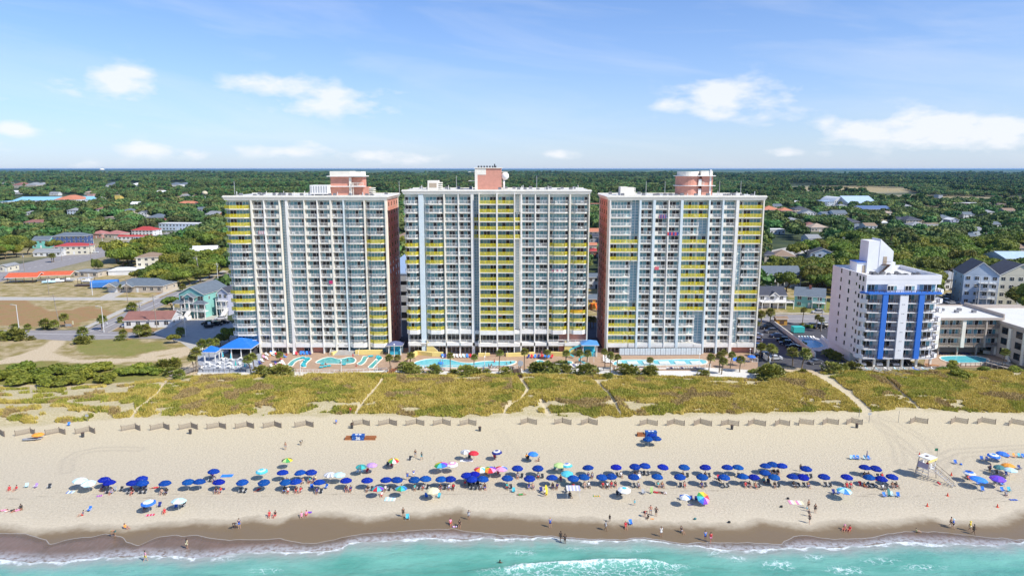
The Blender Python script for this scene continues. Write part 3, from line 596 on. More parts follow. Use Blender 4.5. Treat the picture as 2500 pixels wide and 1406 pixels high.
dm = MB(); ballm(dm, (X_(1233,222,tc_), 9, 55.8), 1.25, white, 20); dm.tube((X_(1230,222,tc_), 9, 51.5), (X_(1230,222,tc_), 9, 54.8), .35, .35, white); dm.build('satellite_dome', tc_, smooth=True)
part(tc_, 'stair_house', lambda m: (m.box(X_(1044,220,tc_), X_(1070,220,tc_), 7, 11, 51.5, 54.4, cream), m.box(X_(1048,220,tc_), X_(1066,220,tc_), 6.95, 7.05, 52.2, 53.6, mat('tan_panel', (.45, .36, .26))), [m.box(X_(1070,220,tc_), X_(1078,220,tc_), 7, 11, 51.7+k*.6, 52+k*.6, cream) for k in range(4)]))
drum = MB(); drum.tube((X_(1687,222,tr_), 12.5, HL), (X_(1687,222,tr_), 12.5, 55.7), 4.0, 4.0, pink, 28); drum.box(X_(1715,222,tr_), X_(1741,222,tr_), 9, 14, HL, 55.8, pink); drum.box(X_(1733,222,tr_), X_(1737,222,tr_), 8.8, 9.1, HL, 57.8, white); drum.build('lift_house', tr_)
rim = MB()
for z, R0 in ((55.7, 4.7), (52.6, 4.7)):
    rim.tube((X_(1687,222,tr_), 12.5, z), (X_(1687,222,tr_), 12.5, z+.22), R0, R0, white, 28); rim.box(X_(1702,222,tr_), X_(1746,222,tr_), 8, 14.5, z+.01, z+.25, white)
rim.tube((X_(1687,222,tr_), 12.5, 55.9), (X_(1687,222,tr_), 12.5, 57.2), 3.6, 3.6, cream, 28); rim.box(X_(1712,222,tr_), X_(1740,222,tr_), 9, 14, 55.94, 57.4, cream); rim.build('lift_house_roof', tr_)
link(rail_tpl([(X_(1704,222,tr_), 8.1), (X_(1718,222,tr_), 8.1)], cream).mesh('railing'), 'railing', tr_, (0, 0, 52.83))
part(tr_, 'door', lambda m: (m.box(X_(1706,222,tr_), X_(1713,222,tr_), 8.7, 9.2, 52.85, 54.8, white), m.box(X_(1706,222,tr_), X_(1713,222,tr_), 8.7, 9.2, HL, 51.7, white)))
part(tr_, 'stair_house', lambda m: (m.box(X_(1516,220,tr_), X_(1534,220,tr_), 7, 11, HL, 52.4, cream), m.box(X_(1534,220,tr_), X_(1550,220,tr_), 7.5, 11, HL, 52.2, cream), [m.box(X_(1550,220,tr_), X_(1554,220,tr_), 7.5, 11, HL+.2+k*.6, HL+.5+k*.6, cream) for k in range(4)]))
for rt, pxs, h in ((tl, (573, 975), HL), (tc_, (1115, 1310), 51.5), (tr_, (1577, 1623, 1756, 1808), HL)):
    for p_ in pxs: part(rt, 'aerial_mast', lambda m: m.tube((X_(p_,225,rt), 11, h), (X_(p_,225,rt), 11, h+4.4), .09, .06, lgrey))
# balcony chairs (copies share meshes)
def chair_mesh(name, m_, hb=.45):
    m = MB(); m.box(-.27, .27, -.27, .27, .38, .43, m_)
    m.prism([(-.27, .2), (.27, .2), (.27, .27), (-.27, .27)], .43, .43+hb, m_)
    for s_ in (-1, 1):
        m.box(s_*.27-.03, s_*.27+.03, -.27, .22, .6, .64, m_)
        for y in (-.25, .2): m.box(s_*.25-.025, s_*.25+.025, y-.025, y+.025, 0, .6 if y < 0 else .42, m_)
    return m.mesh(name)
bcm = chair_mesh('balcony_chair', mat('white_plastic', (.8, .8, .78), .5, .05, 3))
RND.shuffle(chairs_at); nm = {'hotel_tower': 0}
for i, (x, y, z, rz, n_) in enumerate(chairs_at[:280]):
    o = link(bcm, 'balcony_chair', None, (x, y, z), math.pi*.0+rz)
    t = 'left' if x < -36 else ('middle' if x < 27 else 'right')
    tag(o, f'{n_}, {t} hotel tower', 'chair', f'white chairs on the balconies of the {t} tower')
# towels and flags over railings
def towel(px, py, wpx, hpx, c, label, c2=None):
    x0 = (px-1250)*RK; z = 58-(212.7-2)*math.tan(math.atan((py-703)/CF)+PIT); w_ = wpx*RK; h_ = hpx*RK; m = MB()
    mm = mat('towel_'+c[0], c[1], .9, .15, 4); n_ = 6
    for i in range(n_):
        a = x0-w_/2+w_*i/n_; mt_ = mm if not c2 or i % 2 == 0 else mat('towel_'+c2[0], c2[1], .9, .1, 4)
        m.box(a, a+w_/n_, -.03-.02*(i % 2), .02, -h_/2, h_/2, mt_)
    tag(m.build('beach_towel', None, (0, 212.7-2.02, z)), label, 'towel')
towel(1642,571,27,8,('usred',(.6,.08,.1)),'red white and blue flag hung over a balcony of the right tower',('usblue',(.05,.08,.3)))
towel(1606,655,10,8,('pinkred',(.7,.15,.18)),'pink red towel drying on a balcony of the right tower')
towel(1616,529,18,9,('flagred',(.45,.2,.25)),'striped flag on a high balcony of the right tower',('flagblue',(.06,.08,.28)))
towel(803,689,9,8,('magenta',(.55,.04,.15)),'crimson towel hanging on a balcony in the middle of the left tower')
towel(1410,759,30,7,('orange',(.8,.2,.05)),'orange towels over a right end balcony of the middle tower')
towel(1218,768,12,7,('coral',(.8,.15,.05)),'coral towel on a yellow balcony of the middle tower')
towel(640,568,16,8,('bunt',(.45,.2,.25)),'bunting on a high balcony of the left tower',('buntw',(.7,.68,.66)))
towel(1364,661,32,7,('bunt2',(.45,.15,.2)),'scalloped bunting on the right part of the middle tower',('buntw2',(.7,.68,.66)))

# ---------------------------------------------------------------- condominium with blue stripes, right
bz = mat('condo_white', (.80, .80, .82), .7, .05, .3, .003, 10); blue = mat('bright_blue', (.035, .17, .62), .5, .06, 1); brown = mat('brown_metal', (.10, .06, .04), .5, .2, 2)
cr_ = empty('condo_building', (103, 195.8, 0)); tag(cr_, 'white ten storey condominium with two bright blue stripes', 'building')
W_, D_ = 21.8, 21.2
part(cr_, 'wall', lambda m: (m.box(0, W_, 1.9, D_, 3.1, 25.0, bz), m.box(0, W_, .02, D_, 25.0, 26.4, bz), m.box(0, .3, .03, 1.95, 3.1, 25.0, bz)))
part(cr_, 'parapet', lambda m: (m.box(-.03, .35, -.02, D_+.03, 26.4, 27.7, bz), m.box(W_-.35, W_+.03, -.02, D_+.03, 26.4, 27.7, bz), m.box(.35, W_-.35, -.02, .35, 26.4, 27.7, bz), m.box(.35, W_-.35, D_-.35, D_+.03, 26.4, 27.7, bz), m.box(.3, W_-.3, .3, D_-.3, 26.38, 26.5, roofw)))
for k in range(8):
    z = 3.1+2.75*k; sl = MB(); last = k == 7
    sl.prism([(-.9, 2.2), (-.9, .9), (.5, -.9), (W_-1.2, -.9), (W_+1.3, .6), (W_+1.3, 3.5)], z-.25, z, bz)
    bo = sl.build('balcony', cr_)
    pr = MB(); pr.vbox((-.9, 2.2), (-.9, .9), .15, z, z+1.05, bz); pr.vbox((-.9, .9), (.45, -.85), .15, z, z+1.05, bz) if not last else None
    pr.vbox((W_+1.25, .6), (W_+1.25, 3.3), .15, z, z+1.05, bz); pr.vbox((W_-.1, -.3), (W_+1.25, .6), .15, z+.0, z+1.0, bz); pr.build('parapet', bo)
    link(rail_tpl([(.5, -.8), (W_-1.2, -.8), (W_-.1, -.3)], brown, sp=.5).mesh('railing'), 'railing', bo, (0, 0, z))
for (a, b) in ((.4, 4.6), (6.2, 9.5), (12.4, 15.6), (16.6, W_-.3)):
    wt = [win_tpl(b-a-.2, 2.3, random.Random(int(a*7)+j), 'b').mesh('window') for j in range(2)]
    for k in range(8): 
        if k < 7 or a in (.4, 16.6): link(wt[k % 2], 'window', cr_, ((a+b)/2, 1.88, 3.12+2.75*k))
for a in (7.6, 12.8): link(win_tpl(2.8, 1.5, random.Random(3), 'b').mesh('window'), 'window', cr_, (a, .0, 23.1))
part(cr_, 'front_wall', lambda m: (m.box(6.4, 14.9, .05, 1.9, 22.6, 25.0, bz), m.box(4.7, 4.9, -.7, 1.9, 3, 22.4, bz), m.box(11.0, 11.2, -.7, 1.9, 3, 22.4, bz), m.box(15.8, 16.0, -.7, 1.9, 3, 22.4, bz)))
part(cr_, 'white_pilaster', lambda m: (m.box(9.7, 12.1, -1.15, -.6, 2.9, 22.1, bz), [m.box(10.5+dx, 10.68+dx, -1.2, -1.1, 5.4+2.75*k, 5.6+2.75*k, dgrey) for k in range(7) for dx in (0, .5)]))
for a in (4.65, 15.2): part(cr_, 'blue_stripe', lambda m: m.box(a, a+1.5, -1.3, -.6, 2.95, 22.3, blue))
part(cr_, 'blue_band', lambda m: m.prism([(-1.0, .8), (.4, -1.4), (W_-.6, -1.4), (W_+.5, -.2), (W_+.5, 1), (-.95, 2)], 22.25, 22.7, blue))
for k in range(9):
    z = 4.0+2.75*k*.985
    for y, dz, ww in ((1.2,0,.8),(3.2,0,.8),(5.2,.9,.6),(9.5,.4,.8),(14.8,.4,.7)): part(cr_, 'side_window', lambda m: m.box(-.05, .05, y, y+ww, z+dz, z+dz+1.35-(.5 if ww == .6 else 0), dark))
for i in range(6): part(cr_, 'column', lambda m: m.box(.2+i*(W_-1)/5, .8+i*(W_-1)/5, .2, .8, 0, 3.0, cream))
part(cr_, 'garage_wall', lambda m: m.box(.5, W_, 7, D_, 0, 3.1, bz))
def fin_tower(m):
    m.prism([(6, 12), (9.5, 12), (9.5, 17), (6, 17)], 26.4, 36.4, bz)
    n0 = len(m.v); k = m.mi(bz); m.v += [(9.5, 11.9, 26.4), (13.8, 11.9, 26.4), (13.8, 11.9, 33.2), (9.5, 11.9, 37), (9.5, 17.1, 26.4), (13.8, 17.1, 26.4), (13.8, 17.1, 33.2), (9.5, 17.1, 37)]
    for q in ((0,1,2,3),(7,6,5,4),(1,5,6,2),(3,2,6,7),(0,3,7,4)): m.f.append(tuple(n0+i for i in q)); m.m.append(k)
    m.box(3.2, 6, 12.5, 17, 26.4, 29.8, bz); m.box(3, 6.6, 12.2, 17.2, 29.8, 29.95, blue); m.box(13.8, 15, 12.5, 16, 26.4, 29.8, bz)
part(cr_, 'roof_tower', fin_tower)
part(cr_, 'door', lambda m: (m.box(10.8, 11.9, 11.8, 11.95, 29.4, 31.6, mat('tan_panel')), m.box(4.9, 5.8, 12.4, 12.52, 26.4, 28.8, mat('tan_panel'))))
part(cr_, 'fire_stair', lambda m: (m.box(10.3, 12.6, 10.6, 11.85, 29.1, 29.25, brown), [m.bar((10.4+k*.25, 10.8, 26.5+k*.0), (10.4, 10.8, 26.5), .1, brown) for k in range(1)], m.bar((12.4, 10.8, 29.1), (9.8, 10.8, 26.5), .25, brown), m.bar((12.4, 11.5, 29.1), (9.8, 11.5, 26.5), .25, brown), m.bar((10.3, 10.65, 30.2), (12.6, 10.65, 30.2), .08, brown)))
for i in range(22):
    rr = random.Random(i); x = rr.choice([rr.uniform(5, 9.6), rr.uniform(10.5, 14.5), rr.uniform(15.5, 20)]); y = rr.uniform(4, 9.5)
    part(cr_, 'air_conditioner', lambda m: (m.box(x, x+.9, y, y+.9, 26.5, 27.3, grey), m.tube((x+.45, y+.45, 27.3), (x+.45, y+.45, 27.38), .36, .36, dgrey, 12)))
# three storey beige motel
bg_ = mat('beige_stucco', (.47, .40, .34), .85, .08, .5); wroof = mat('white_roof', (.66, .65, .61), .8, .05, .3); bgrail = mat('beige_screen', (.30, .235, .185), .7, .1, 3)
mo = empty('motel_building', (128.5, 209, 0)); tag(mo, 'beige three storey motel on stilts beside a small turquoise pool', 'building')
part(mo, 'wall', lambda m: (m.box(0, 24, .3, 17, 3.3, 12, bg_), m.box(2, 22, 4, 16, 0, 3.3, bg_)))
part(mo, 'roof', lambda m: (m.box(-.6, 24.6, -1.4, 17.6, 12, 12.45, wroof), m.box(-.7, 24.7, -1.5, -1.39, 11.7, 12.5, bg_)))
for i, x in enumerate((-.4, 4.0, 12.1, 19.4, 23.8)): part(mo, 'pier', lambda m: m.box(x, x+(1.1 if i in (1, 2) else .5), -1.2, .4, 2.9, 12, cream if i in (1, 2) else bg_))
for k in range(3):
    for (a, b) in ((.2, 3.9), (5.3, 8.4), (8.7, 11.9), (13.4, 16.2), (16.5, 19.2), (20, 23.7)):
        z = 3.3+2.9*k; bb = MB(); bb.box(a, b, -1.1, .35, z-.2, z, bg_); bo = bb.build('balcony', mo); link(rail_tpl([(a+.05, -1), (b-.05, -1)], bgrail, sp=.14, pw=.06).mesh('railing'), 'railing', bo, (0, 0, z))
        link(win_tpl(b-a-.3, 2.3, random.Random(int(a)+k), 'b').mesh('window'), 'window', mo, ((a+b)/2, .28, z+.05))
for x in (.5, 6, 12, 18, 23): part(mo, 'column', lambda m: m.box(x-.2, x+.2, -.2, .2, 0, 3.1, bg_))
m2 = empty('motel_wing', (152.5, 190, 0)); tag(m2, 'low beige motel wing with white roof at the right edge of the photo', 'building')
part(m2, 'wall', lambda m: m.box(0, 22, 0, 38, 0, 11, bg_)); part(m2, 'roof', lambda m: (m.box(-.5, 22.5, -.5, 38.5, 11, 11.3, wroof), m.box(-.6, -.3, -.6, 38.6, 10.7, 11.6, bg_)))
for k in range(3):
    for j in range(6):
        part(m2, 'window', lambda m: m.box(-.08, .05, 2.5+j*6, 5+j*6, 1.2+3.3*k, 3.2+3.3*k, dark))
        part(m2, 'pilaster', lambda m: m.box(-.5, .05, .6+j*6, 1.6+j*6, .3+3.3*k, 3.5+3.3*k, cream))
m3 = empty('motel_annex', (143, 228, 0)); tag(m3, 'long white roofed annex behind the beige motel', 'building')
part(m3, 'wall', lambda m: m.box(0, 45, 4, 20, 0, 7.6, bg_)); part(m3, 'roof', lambda m: (m.box(-.5, 45.5, 3.5, 20.5, 7.6, 7.9, wroof), m.box(8, 16, 6, 11, 7.9, 8.9, grey), m.box(18, 26, 12, 17, 7.9, 8.6, bg_)))
for q_ in ((-.7, 45.7, 3.2, 3.6), (-.7, 45.7, 20.4, 20.8), (-.9, -.5, 3.2, 20.8)): part(m3, 'parapet', lambda m: m.box(*q_, 7.3, 8.5, bg_))
part(mo, 'parapet', lambda m: (m.box(-.9, -.55, -1.2, 17.8, 11.8, 12.9, bg_), m.box(24.5, 24.9, -1.2, 17.8, 11.8, 13.6, bg_), m.box(-.6, 24.6, 17.4, 17.8, 11.8, 12.9, bg_)))
part(m2, 'parapet', lambda m: m.box(-.6, 22.6, 38.3, 38.8, 10.8, 12, bg_))
for i in range(7): part(mo, 'air_conditioner', lambda m: m.box(3+i*2.8, 4.1+i*2.8, 6+(i % 2)*3, 7+(i % 2)*3, 12.45, 13.3, grey))
m4 = empty('stair_house', (136.5, 226, 0)); tag(m4, 'plain white stair house block behind the beige motel roof', 'building')
part(m4, 'wall', lambda m: m.box(0, 6.5, 0, 6, 0, 15, cream)); part(m4, 'roof', lambda m: m.box(-.2, 6.7, -.2, 6.2, 15, 15.2, wroof))
# parking garage seen in the gap
pg = empty('parking_garage', (-38, 262, 0)); tag(pg, 'pale parking garage with open decks seen between left and middle towers', 'garage')
part(pg, 'wall', lambda m: [m.box(-13, 13, 0, 85, 2.8+k*4.1, 5.2+k*4.1, lgrey) for k in range(4)]+[m.box(-12.5, 12.5, 2, 84, 0, 17, dgrey)]+[m.box(-13+i*6.4, -12.4+i*6.4, .1, .8, 0, 17, lgrey) for i in range(5)])
part(pg, 'roof', lambda m: m.box(-13, 13, -.2, 85, 17.6, 18.2, mat('blue_metal_roof', (.33, .42, .55), .4, .06, .3)))
# ---------------------------------------------------------------- beach things
RX = {1: 0, 2: 420, 3: 840, 4: 1260, 5: 1680, 6: 2080}
def Q(r, zx, zy, z=0.0): return P(RX[r]+zx/3.514, 1000+zy/3.514, z)
pole_m = mat('pole_white', (.7, .7, .68), .4, .05, 5)
navy = mat('umbrella_navy', (.006, .032, .27), .9, .18, 2.5, rand=.15, spec=.15); 
def fab(key, c): return mat('fabric_'+key, c, .75, .08, 4)
FC = dict(white=(.78,.78,.76), cream=(.72,.66,.42), paleblue=(.5,.72,.78), cyan=(.08,.5,.6), teal=(.04,.45,.42), red=(.62,.02,.04), pink=(.75,.3,.45), lilac=(.5,.3,.62), yellow=(.8,.62,.04), green=(.05,.35,.08), lime=(.5,.7,.25), blue=(.03,.16,.6), bright=(.03,.22,.75), orange=(.85,.33,.04), black=(.02,.02,.02), navy=(.015,.03,.2), purple=(.2,.05,.5), violet=(.12,.06,.6), grey=(.35,.36,.38), dteal=(.06,.2,.2))
def canopy(cols, r=1.08, h=.42, n=8, rings=False, z=1.72):
    m = MB(); k = n*2
    prof = [(.0, h), (.35, h*.9), (.7, h*.55), (1.0, 0)]
    for i in range(n):
        for j in range(len(prof)-1):
            c = cols[(j if rings else i) % len(cols)]; mt_ = navy if c == 'NAVY' else fab(c, FC[c])
            (r0, z0), (r1, z1) = prof[j], prof[j+1]
            def pt(rr, zz, t, s_=1): return (rr*r*math.cos(t)*s_, rr*r*math.sin(t)*s_, z+zz)
            t0, t1, tm = 2*math.pi*i/n, 2*math.pi*(i+1)/n, 2*math.pi*(i+.5)/n
            sag = .94; dz = -.025
            if r0 == 0: m.poly([pt(r0, z0, t0), pt(r1, z1, t0), pt(r1, z1+dz, tm, sag+.03)], mt_); m.poly([pt(r0, z0, t0), pt(r1, z1+dz, tm, sag+.03), pt(r1, z1, t1)], mt_)
            else: m.poly([pt(r0, z0, t0), pt(r1, z1, t0), pt(r1, z1+dz, tm, sag), pt(r0, z0+dz, tm, sag+.03)], mt_); m.poly([pt(r0, z0+dz, tm, sag+.03), pt(r1, z1+dz, tm, sag), pt(r1, z1, t1), pt(r0, z0, t1)], mt_)
        c = cols[(len(prof)-2 if rings else i) % len(cols)]; mt_ = navy if c == 'NAVY' else fab(c, FC[c])
        m.poly([pt(1, 0, t0), pt(1, -.13, t0), pt(1, -.15, t1), pt(1, 0, t1)], mt_)
    return m
PROT = {}
def umbrella(key, cols, **kw):
    if key in PROT: return PROT[key]
    badge = kw.pop('badge', False)
    cm = canopy(cols, **kw); me = cm.mesh('canopy')
    pm = MB(); top = kw.get('z', 1.72)+kw.get('h', .42); pm.tube((0, 0, -.02), (0, 0, top+.1), .025, .02, pole_m, 6)
    bm_ = None
    if badge:
        bm = MB(); bm.box(-.2, .2, -.02, .02, 0, .42, fab('white', FC['white'])); bm_ = bm.mesh('logo_patch')
    PROT[key] = (me, pm.mesh('pole'), bm_); return PROT[key]
def put_umbrella(x, y, key, cols, label, group=None, tilt=(0, 0), rz=None, sc_=1, **kw):
    me, pm, bm = umbrella(key, cols, **kw); rz = RND.uniform(0, 6.28) if rz is None else rz
    e_ = empty('beach_umbrella', (x, y, 0), 0); e_.rotation_euler = (tilt[0]+RND.uniform(-.09, .07), tilt[1]+RND.uniform(-.08, .08), rz if tilt == (0, 0) else 0); e_.scale = (sc_,)*3
    link(me, 'canopy', e_); link(pm, 'pole', e_)
    if bm:
        t = RND.choice([-1.9, -1.5, -1.2, -2.2])-rz; o = link(bm, 'logo_patch', e_, (math.cos(t)*.62, math.sin(t)*.62, 1.86)); o.rotation_euler = (math.radians(-62), 0, t+math.pi/2)
    return tag(e_, label, 'umbrella', group)
BLUE = [(1,887,592),(1,937,618),(1,1128,622),(1,1215,583),(1,1215,618),(1,1412,622),
 (2,135,610),(2,228,610),(2,350,523),(2,397,612),(2,602,612),(2,788,612),(2,945,532),(2,1105,532),(2,1190,528),(2,978,610),(2,1065,608),(2,1262,616),
 (3,15,600),(3,195,598),(3,362,595),(3,448,592),(3,605,588),(3,695,582),(3,835,586),(3,912,584),(3,1052,553),(3,1120,545),(3,1185,583),(3,1100,585),(3,1398,577),
 (4,10,492),(4,187,490),(4,115,577),(4,310,575),(4,490,577),(4,577,567),(4,623,490),(4,733,568),(4,820,562),(4,858,484),(4,1020,477),(4,1103,471),(4,1008,567),(4,1253,481),(4,1207,566),(4,1408,566),(4,1440,483),
 (5,152,485),(5,338,487),(5,425,487),(5,120,565),(5,308,570),(5,473,565),(5,567,570),(5,667,475),(5,723,460),(5,808,474),(5,657,533),(5,735,567),(5,1013,496),(5,898,566),(5,985,565),(5,1167,565),(5,1358,568),
 (6,112,487),(6,200,492),(6,150,572),(6,253,585),(6,342,567)]
bl = []
for r, zx, zy in BLUE:
    p = Q(r, zx, zy, 1.85); row = 'front' if zy > (556 if r > 3 else 560 if r == 3 else 570) else 'back'; bl.append([p.x, p.y, row, (r, zx, zy)])
seated_at = []
dkc = mat('chair_black', (.03, .035, .045), .7, .3, 4); 
def beach_chair(key, c, frame=None):
    k = 'chair_'+key
    if k in PROT: return PROT[k]
    mf = frame or mat('frame_pale', (.6, .6, .58), .5, .1, 5); mt_ = dkc if c is None else fab(key, c)
    a = MB(); a.poly([(-.27,-.24,.30),(.27,-.24,.30),(.27,.22,.22),(-.27,.22,.22)], mt_); a.poly([(-.27,.22,.20),(.27,.22,.20),(.27,-.24,.28),(-.27,-.24,.28)], mt_)
    b = MB(); b.prism([(-.27,0),(.27,0),(.27,.035),(-.27,.035)], 0, .62, mt_)
    f = MB()
    for s_ in (-1, 1):
        f.bar((s_*.3, -.28, 0), (s_*.3, .26, .46), .03, mf); f.bar((s_*.3, .3, 0), (s_*.3, -.26, .46), .03, mf); f.box(s_*.3-.035, s_*.3+.035, -.3, .28, .46, .49, mf)
    PROT[k] = (a.mesh('seat'), b.mesh('backrest'), f.mesh('frame')); return PROT[k]
def put_chair(x, y, rz, key, c, label, group, z=0):
    a, b, f = beach_chair(key, c); e_ = empty('beach_chair', (x, y, z), rz); link(a, 'seat', e_); o = link(b, 'backrest', e_, (0, .2, .22)); o.rotation_euler = (-.42, 0, 0); link(f, 'frame', e_); return tag(e_, label, 'chair', group)
for row in ('back', 'front'):
    L_ = sorted([b for b in bl if b[2] == row], key=lambda b: b[0])
    for i, (x, y, _, (r, zx, zy)) in enumerate(L_):
        put_umbrella(x, y, 'blue', ['NAVY'], f'navy blue beach umbrella, {ordn(i)} from the left in the {row} row', 'blue rental umbrellas in rows on the sand', badge=True, r=1.12, h=.5, z=1.66)
        if RND.random() < .93 and (r, zx) not in ((2,135),(2,228),(5,808),(4,1253)):
            nseat = 2; off = RND.uniform(.15, .75); 
            for k in range(nseat):
                cx, cy = x+off+(k-.5)*.78-.1, y-.75-RND.uniform(0, .25); rz = RND.uniform(-.25, .25)
                put_chair(cx, cy, rz, 'black', None, f'dark folding chair, {"left" if k == 0 else "right"} of the pair under the {ordn(i)} {row} row umbrella', 'dark rental chairs in pairs under the blue umbrellas')
                if RND.random() < .62: seated_at.append((cx, cy, rz, i, row, k))
def OTH(rg, zx, zy, key, cols, label, **kw):
    p = Q(rg, zx, zy, 1.85); put_umbrella(p.x, p.y, key, cols, label, **kw); return p
OTH(1,678,600,'palestripe',['white','paleblue','white'],'pale mint and white striped umbrella at the left end of the rows',r=1.25)
OTH(1,757,622,'pale',['paleblue','white'],'pale blue white umbrella beside the striped one, left end',r=1.25)
OTH(1,1275,790,'bluering',['paleblue','white','blue'],'white umbrella with light blue rings set apart near the wet sand',rings=True,r=1.25)
OTH(2,50,778,'paleblue',['paleblue','paleblue','white'],'light blue umbrella over a family near the wet sand',r=1.25)
OTH(2,988,428,'gyb',['green','yellow','black','lime'],'green yellow and black panelled umbrella standing alone behind the rows')
OTH(2,770,520,'cyanring',['cyan','paleblue'],'turquoise ringed umbrella with shadow behind it',rings=True,r=1.15)
OTH(2,1350,552,'bwstripe',['white','grey'],'black and white striped umbrella tipped low behind the front row',n=16,r=1.15)
OTH(2,1430,553,'paleaqua',['paleblue'],'pale aqua umbrella tipped low next to the striped one',r=1.15)
OTH(3,145,484,'teal',['teal','dteal'],'teal umbrella beside the lilac one')
OTH(3,236,470,'lilac',['lilac'],'lilac umbrella with a thin pole')
OTH(3,422,428,'rgy',['red','yellow','green','white'],'red yellow and green panelled umbrella over dark chairs')
OTH(3,1043,355,'greywh',['white','grey'],'grey and white umbrella next to the red one',r=1.0)
OTH(3,1108,366,'red',['red'],'plain red umbrella behind the back row',r=1.05)
OTH(3,1315,358,'wnring',['navy','white','navy'],'white umbrella with navy rings standing alone',rings=True)
RB = ['red','orange','yellow','green','cyan','blue','purple','pink']
OTH(3,838,466,'rainbow',RB,'rainbow umbrella beside the pink and white one',r=1.35)
OTH(3,928,461,'pinkwhite',['white','pink'],'white umbrella with pink rings beside the rainbow one',rings=True,r=1.15)
OTH(3,1165,505,'rb2',['white','yellow','green','pink','red','orange','white','cyan'],'multicoloured umbrella, left of three in a row',r=1.25)
OTH(3,1255,505,'rb3',['cyan','green','yellow','orange','red','pink','purple','blue'],'rainbow umbrella, middle of three in a row',r=1.3)
OTH(3,1345,500,'rb4',['pink','lilac','blue','paleblue','yellow','orange','red','pink'],'pastel rainbow umbrella, right of three in a row',r=1.25)
OTH(3,290,672,'tealred',['teal','red','cyan','purple'],'teal and red panelled umbrella in front of the rows')
OTH(3,488,670,'bluegreen',['blue','cyan','green','teal'],'blue and green panelled umbrella in front of the rows')
OTH(3,762,685,'cream',['cream'],'cream umbrella on the open sand',r=1.25)
OTH(4,368,470,'lime',['lime'],'pale lime green umbrella',r=1.15)
OTH(4,440,474,'bwring',['blue','white','cyan'],'blue and white ringed umbrella beside the lime one',rings=True)
OTH(4,437,540,'cyan',['cyan'],'bright turquoise umbrella behind the front row',r=1.2)
OTH(4,142,374,'bluelt',['bright'],'lighter blue umbrella over a family behind the rows',r=1.05)
OTH(4,925,677,'whcyan',['cyan','white','white'],'white umbrella with turquoise centre, leaning toward the sea',rings=True,r=1.2)
OTH(4,1455,740,'whblue',['white','blue','white','white'],'white umbrella with blue panels beside the big rainbow one',r=1.0)
p = Q(5,95,727,1.4); put_umbrella(p.x, p.y, 'rbtilt', RB, 'rainbow umbrella tipped toward the sea near the wet sand', tilt=(.75, .35), r=1.2)
OTH(5,1335,685,'ltstripe',['cyan','paleblue','bright','paleblue'],'light blue striped umbrella in front of the rows',r=1.3)
OTH(6,1212,388,'bwr2',['bright','white','blue'],'blue umbrella with a white ring at the far right of the beach',rings=True,r=1.2)
OTH(6,1288,372,'blue2',['blue'],'plain blue umbrella behind the ringed one, far right',r=1.2)
OTH(6,1005,535,'bluepat',['navy','blue','white'],'navy umbrella with white edge, right of the lifeguard stand',rings=True,r=1.1)
OTH(6,1083,590,'brightblue',['bright'],'bright blue umbrella, right of the lifeguard stand',r=1.5)
OTH(6,1250,582,'violet',['violet','purple'],'violet blue umbrella at the right edge of the beach',r=1.35)
OTH(6,1345,475,'orange',['orange'],'orange umbrella at the right edge of the beach',r=1.2)
OTH(6,1270,487,'darkteal',['dteal'],'dark teal umbrella left of the orange one',r=1.0)
OTH(6,1362,512,'ltcyan',['paleblue'],'pale turquoise umbrella in front of the orange one',r=1.2)
p = Q(1,322,205,1.3); put_umbrella(p.x, p.y, 'orangelow', ['orange'], 'orange umbrella by the sand fence at the left', r=1.2, z=1.1, h=.35)
for i, (zx, zy) in enumerate([(1135,242),(1205,240),(1165,215)]):
    p = Q(4,zx,zy,1.85); put_umbrella(p.x, p.y, 'blue', ['NAVY'], f'{["left","right","rear"][i]} of three blue umbrellas bunched at the rental box', badge=True)
# square shade
p = Q(4,490,672,2.0); e_ = empty('shade_canopy', (p.x, p.y, 0)); tag(e_, 'small square lavender striped shade canopy on thin poles', 'canopy')
m = MB(); lav = fab('lavender', (.45,.45,.75)); 
for i in range(8): m.box(-1.2+i*.3, -.9+i*.3, -1, 1, 2.0+.01*(i % 2), 2.05+.01*(i % 2), lav if i % 2 else fab('white', FC['white']))
m.build('canopy', e_)
for sx in (-1, 1):
    for sy in (-1, 1): m = MB(); m.tube((sx*1.15, sy*.95, 0), (sx*1.1, sy*.92, 2.02), .025, .025, pole_m, 6); m.build('pole', e_)
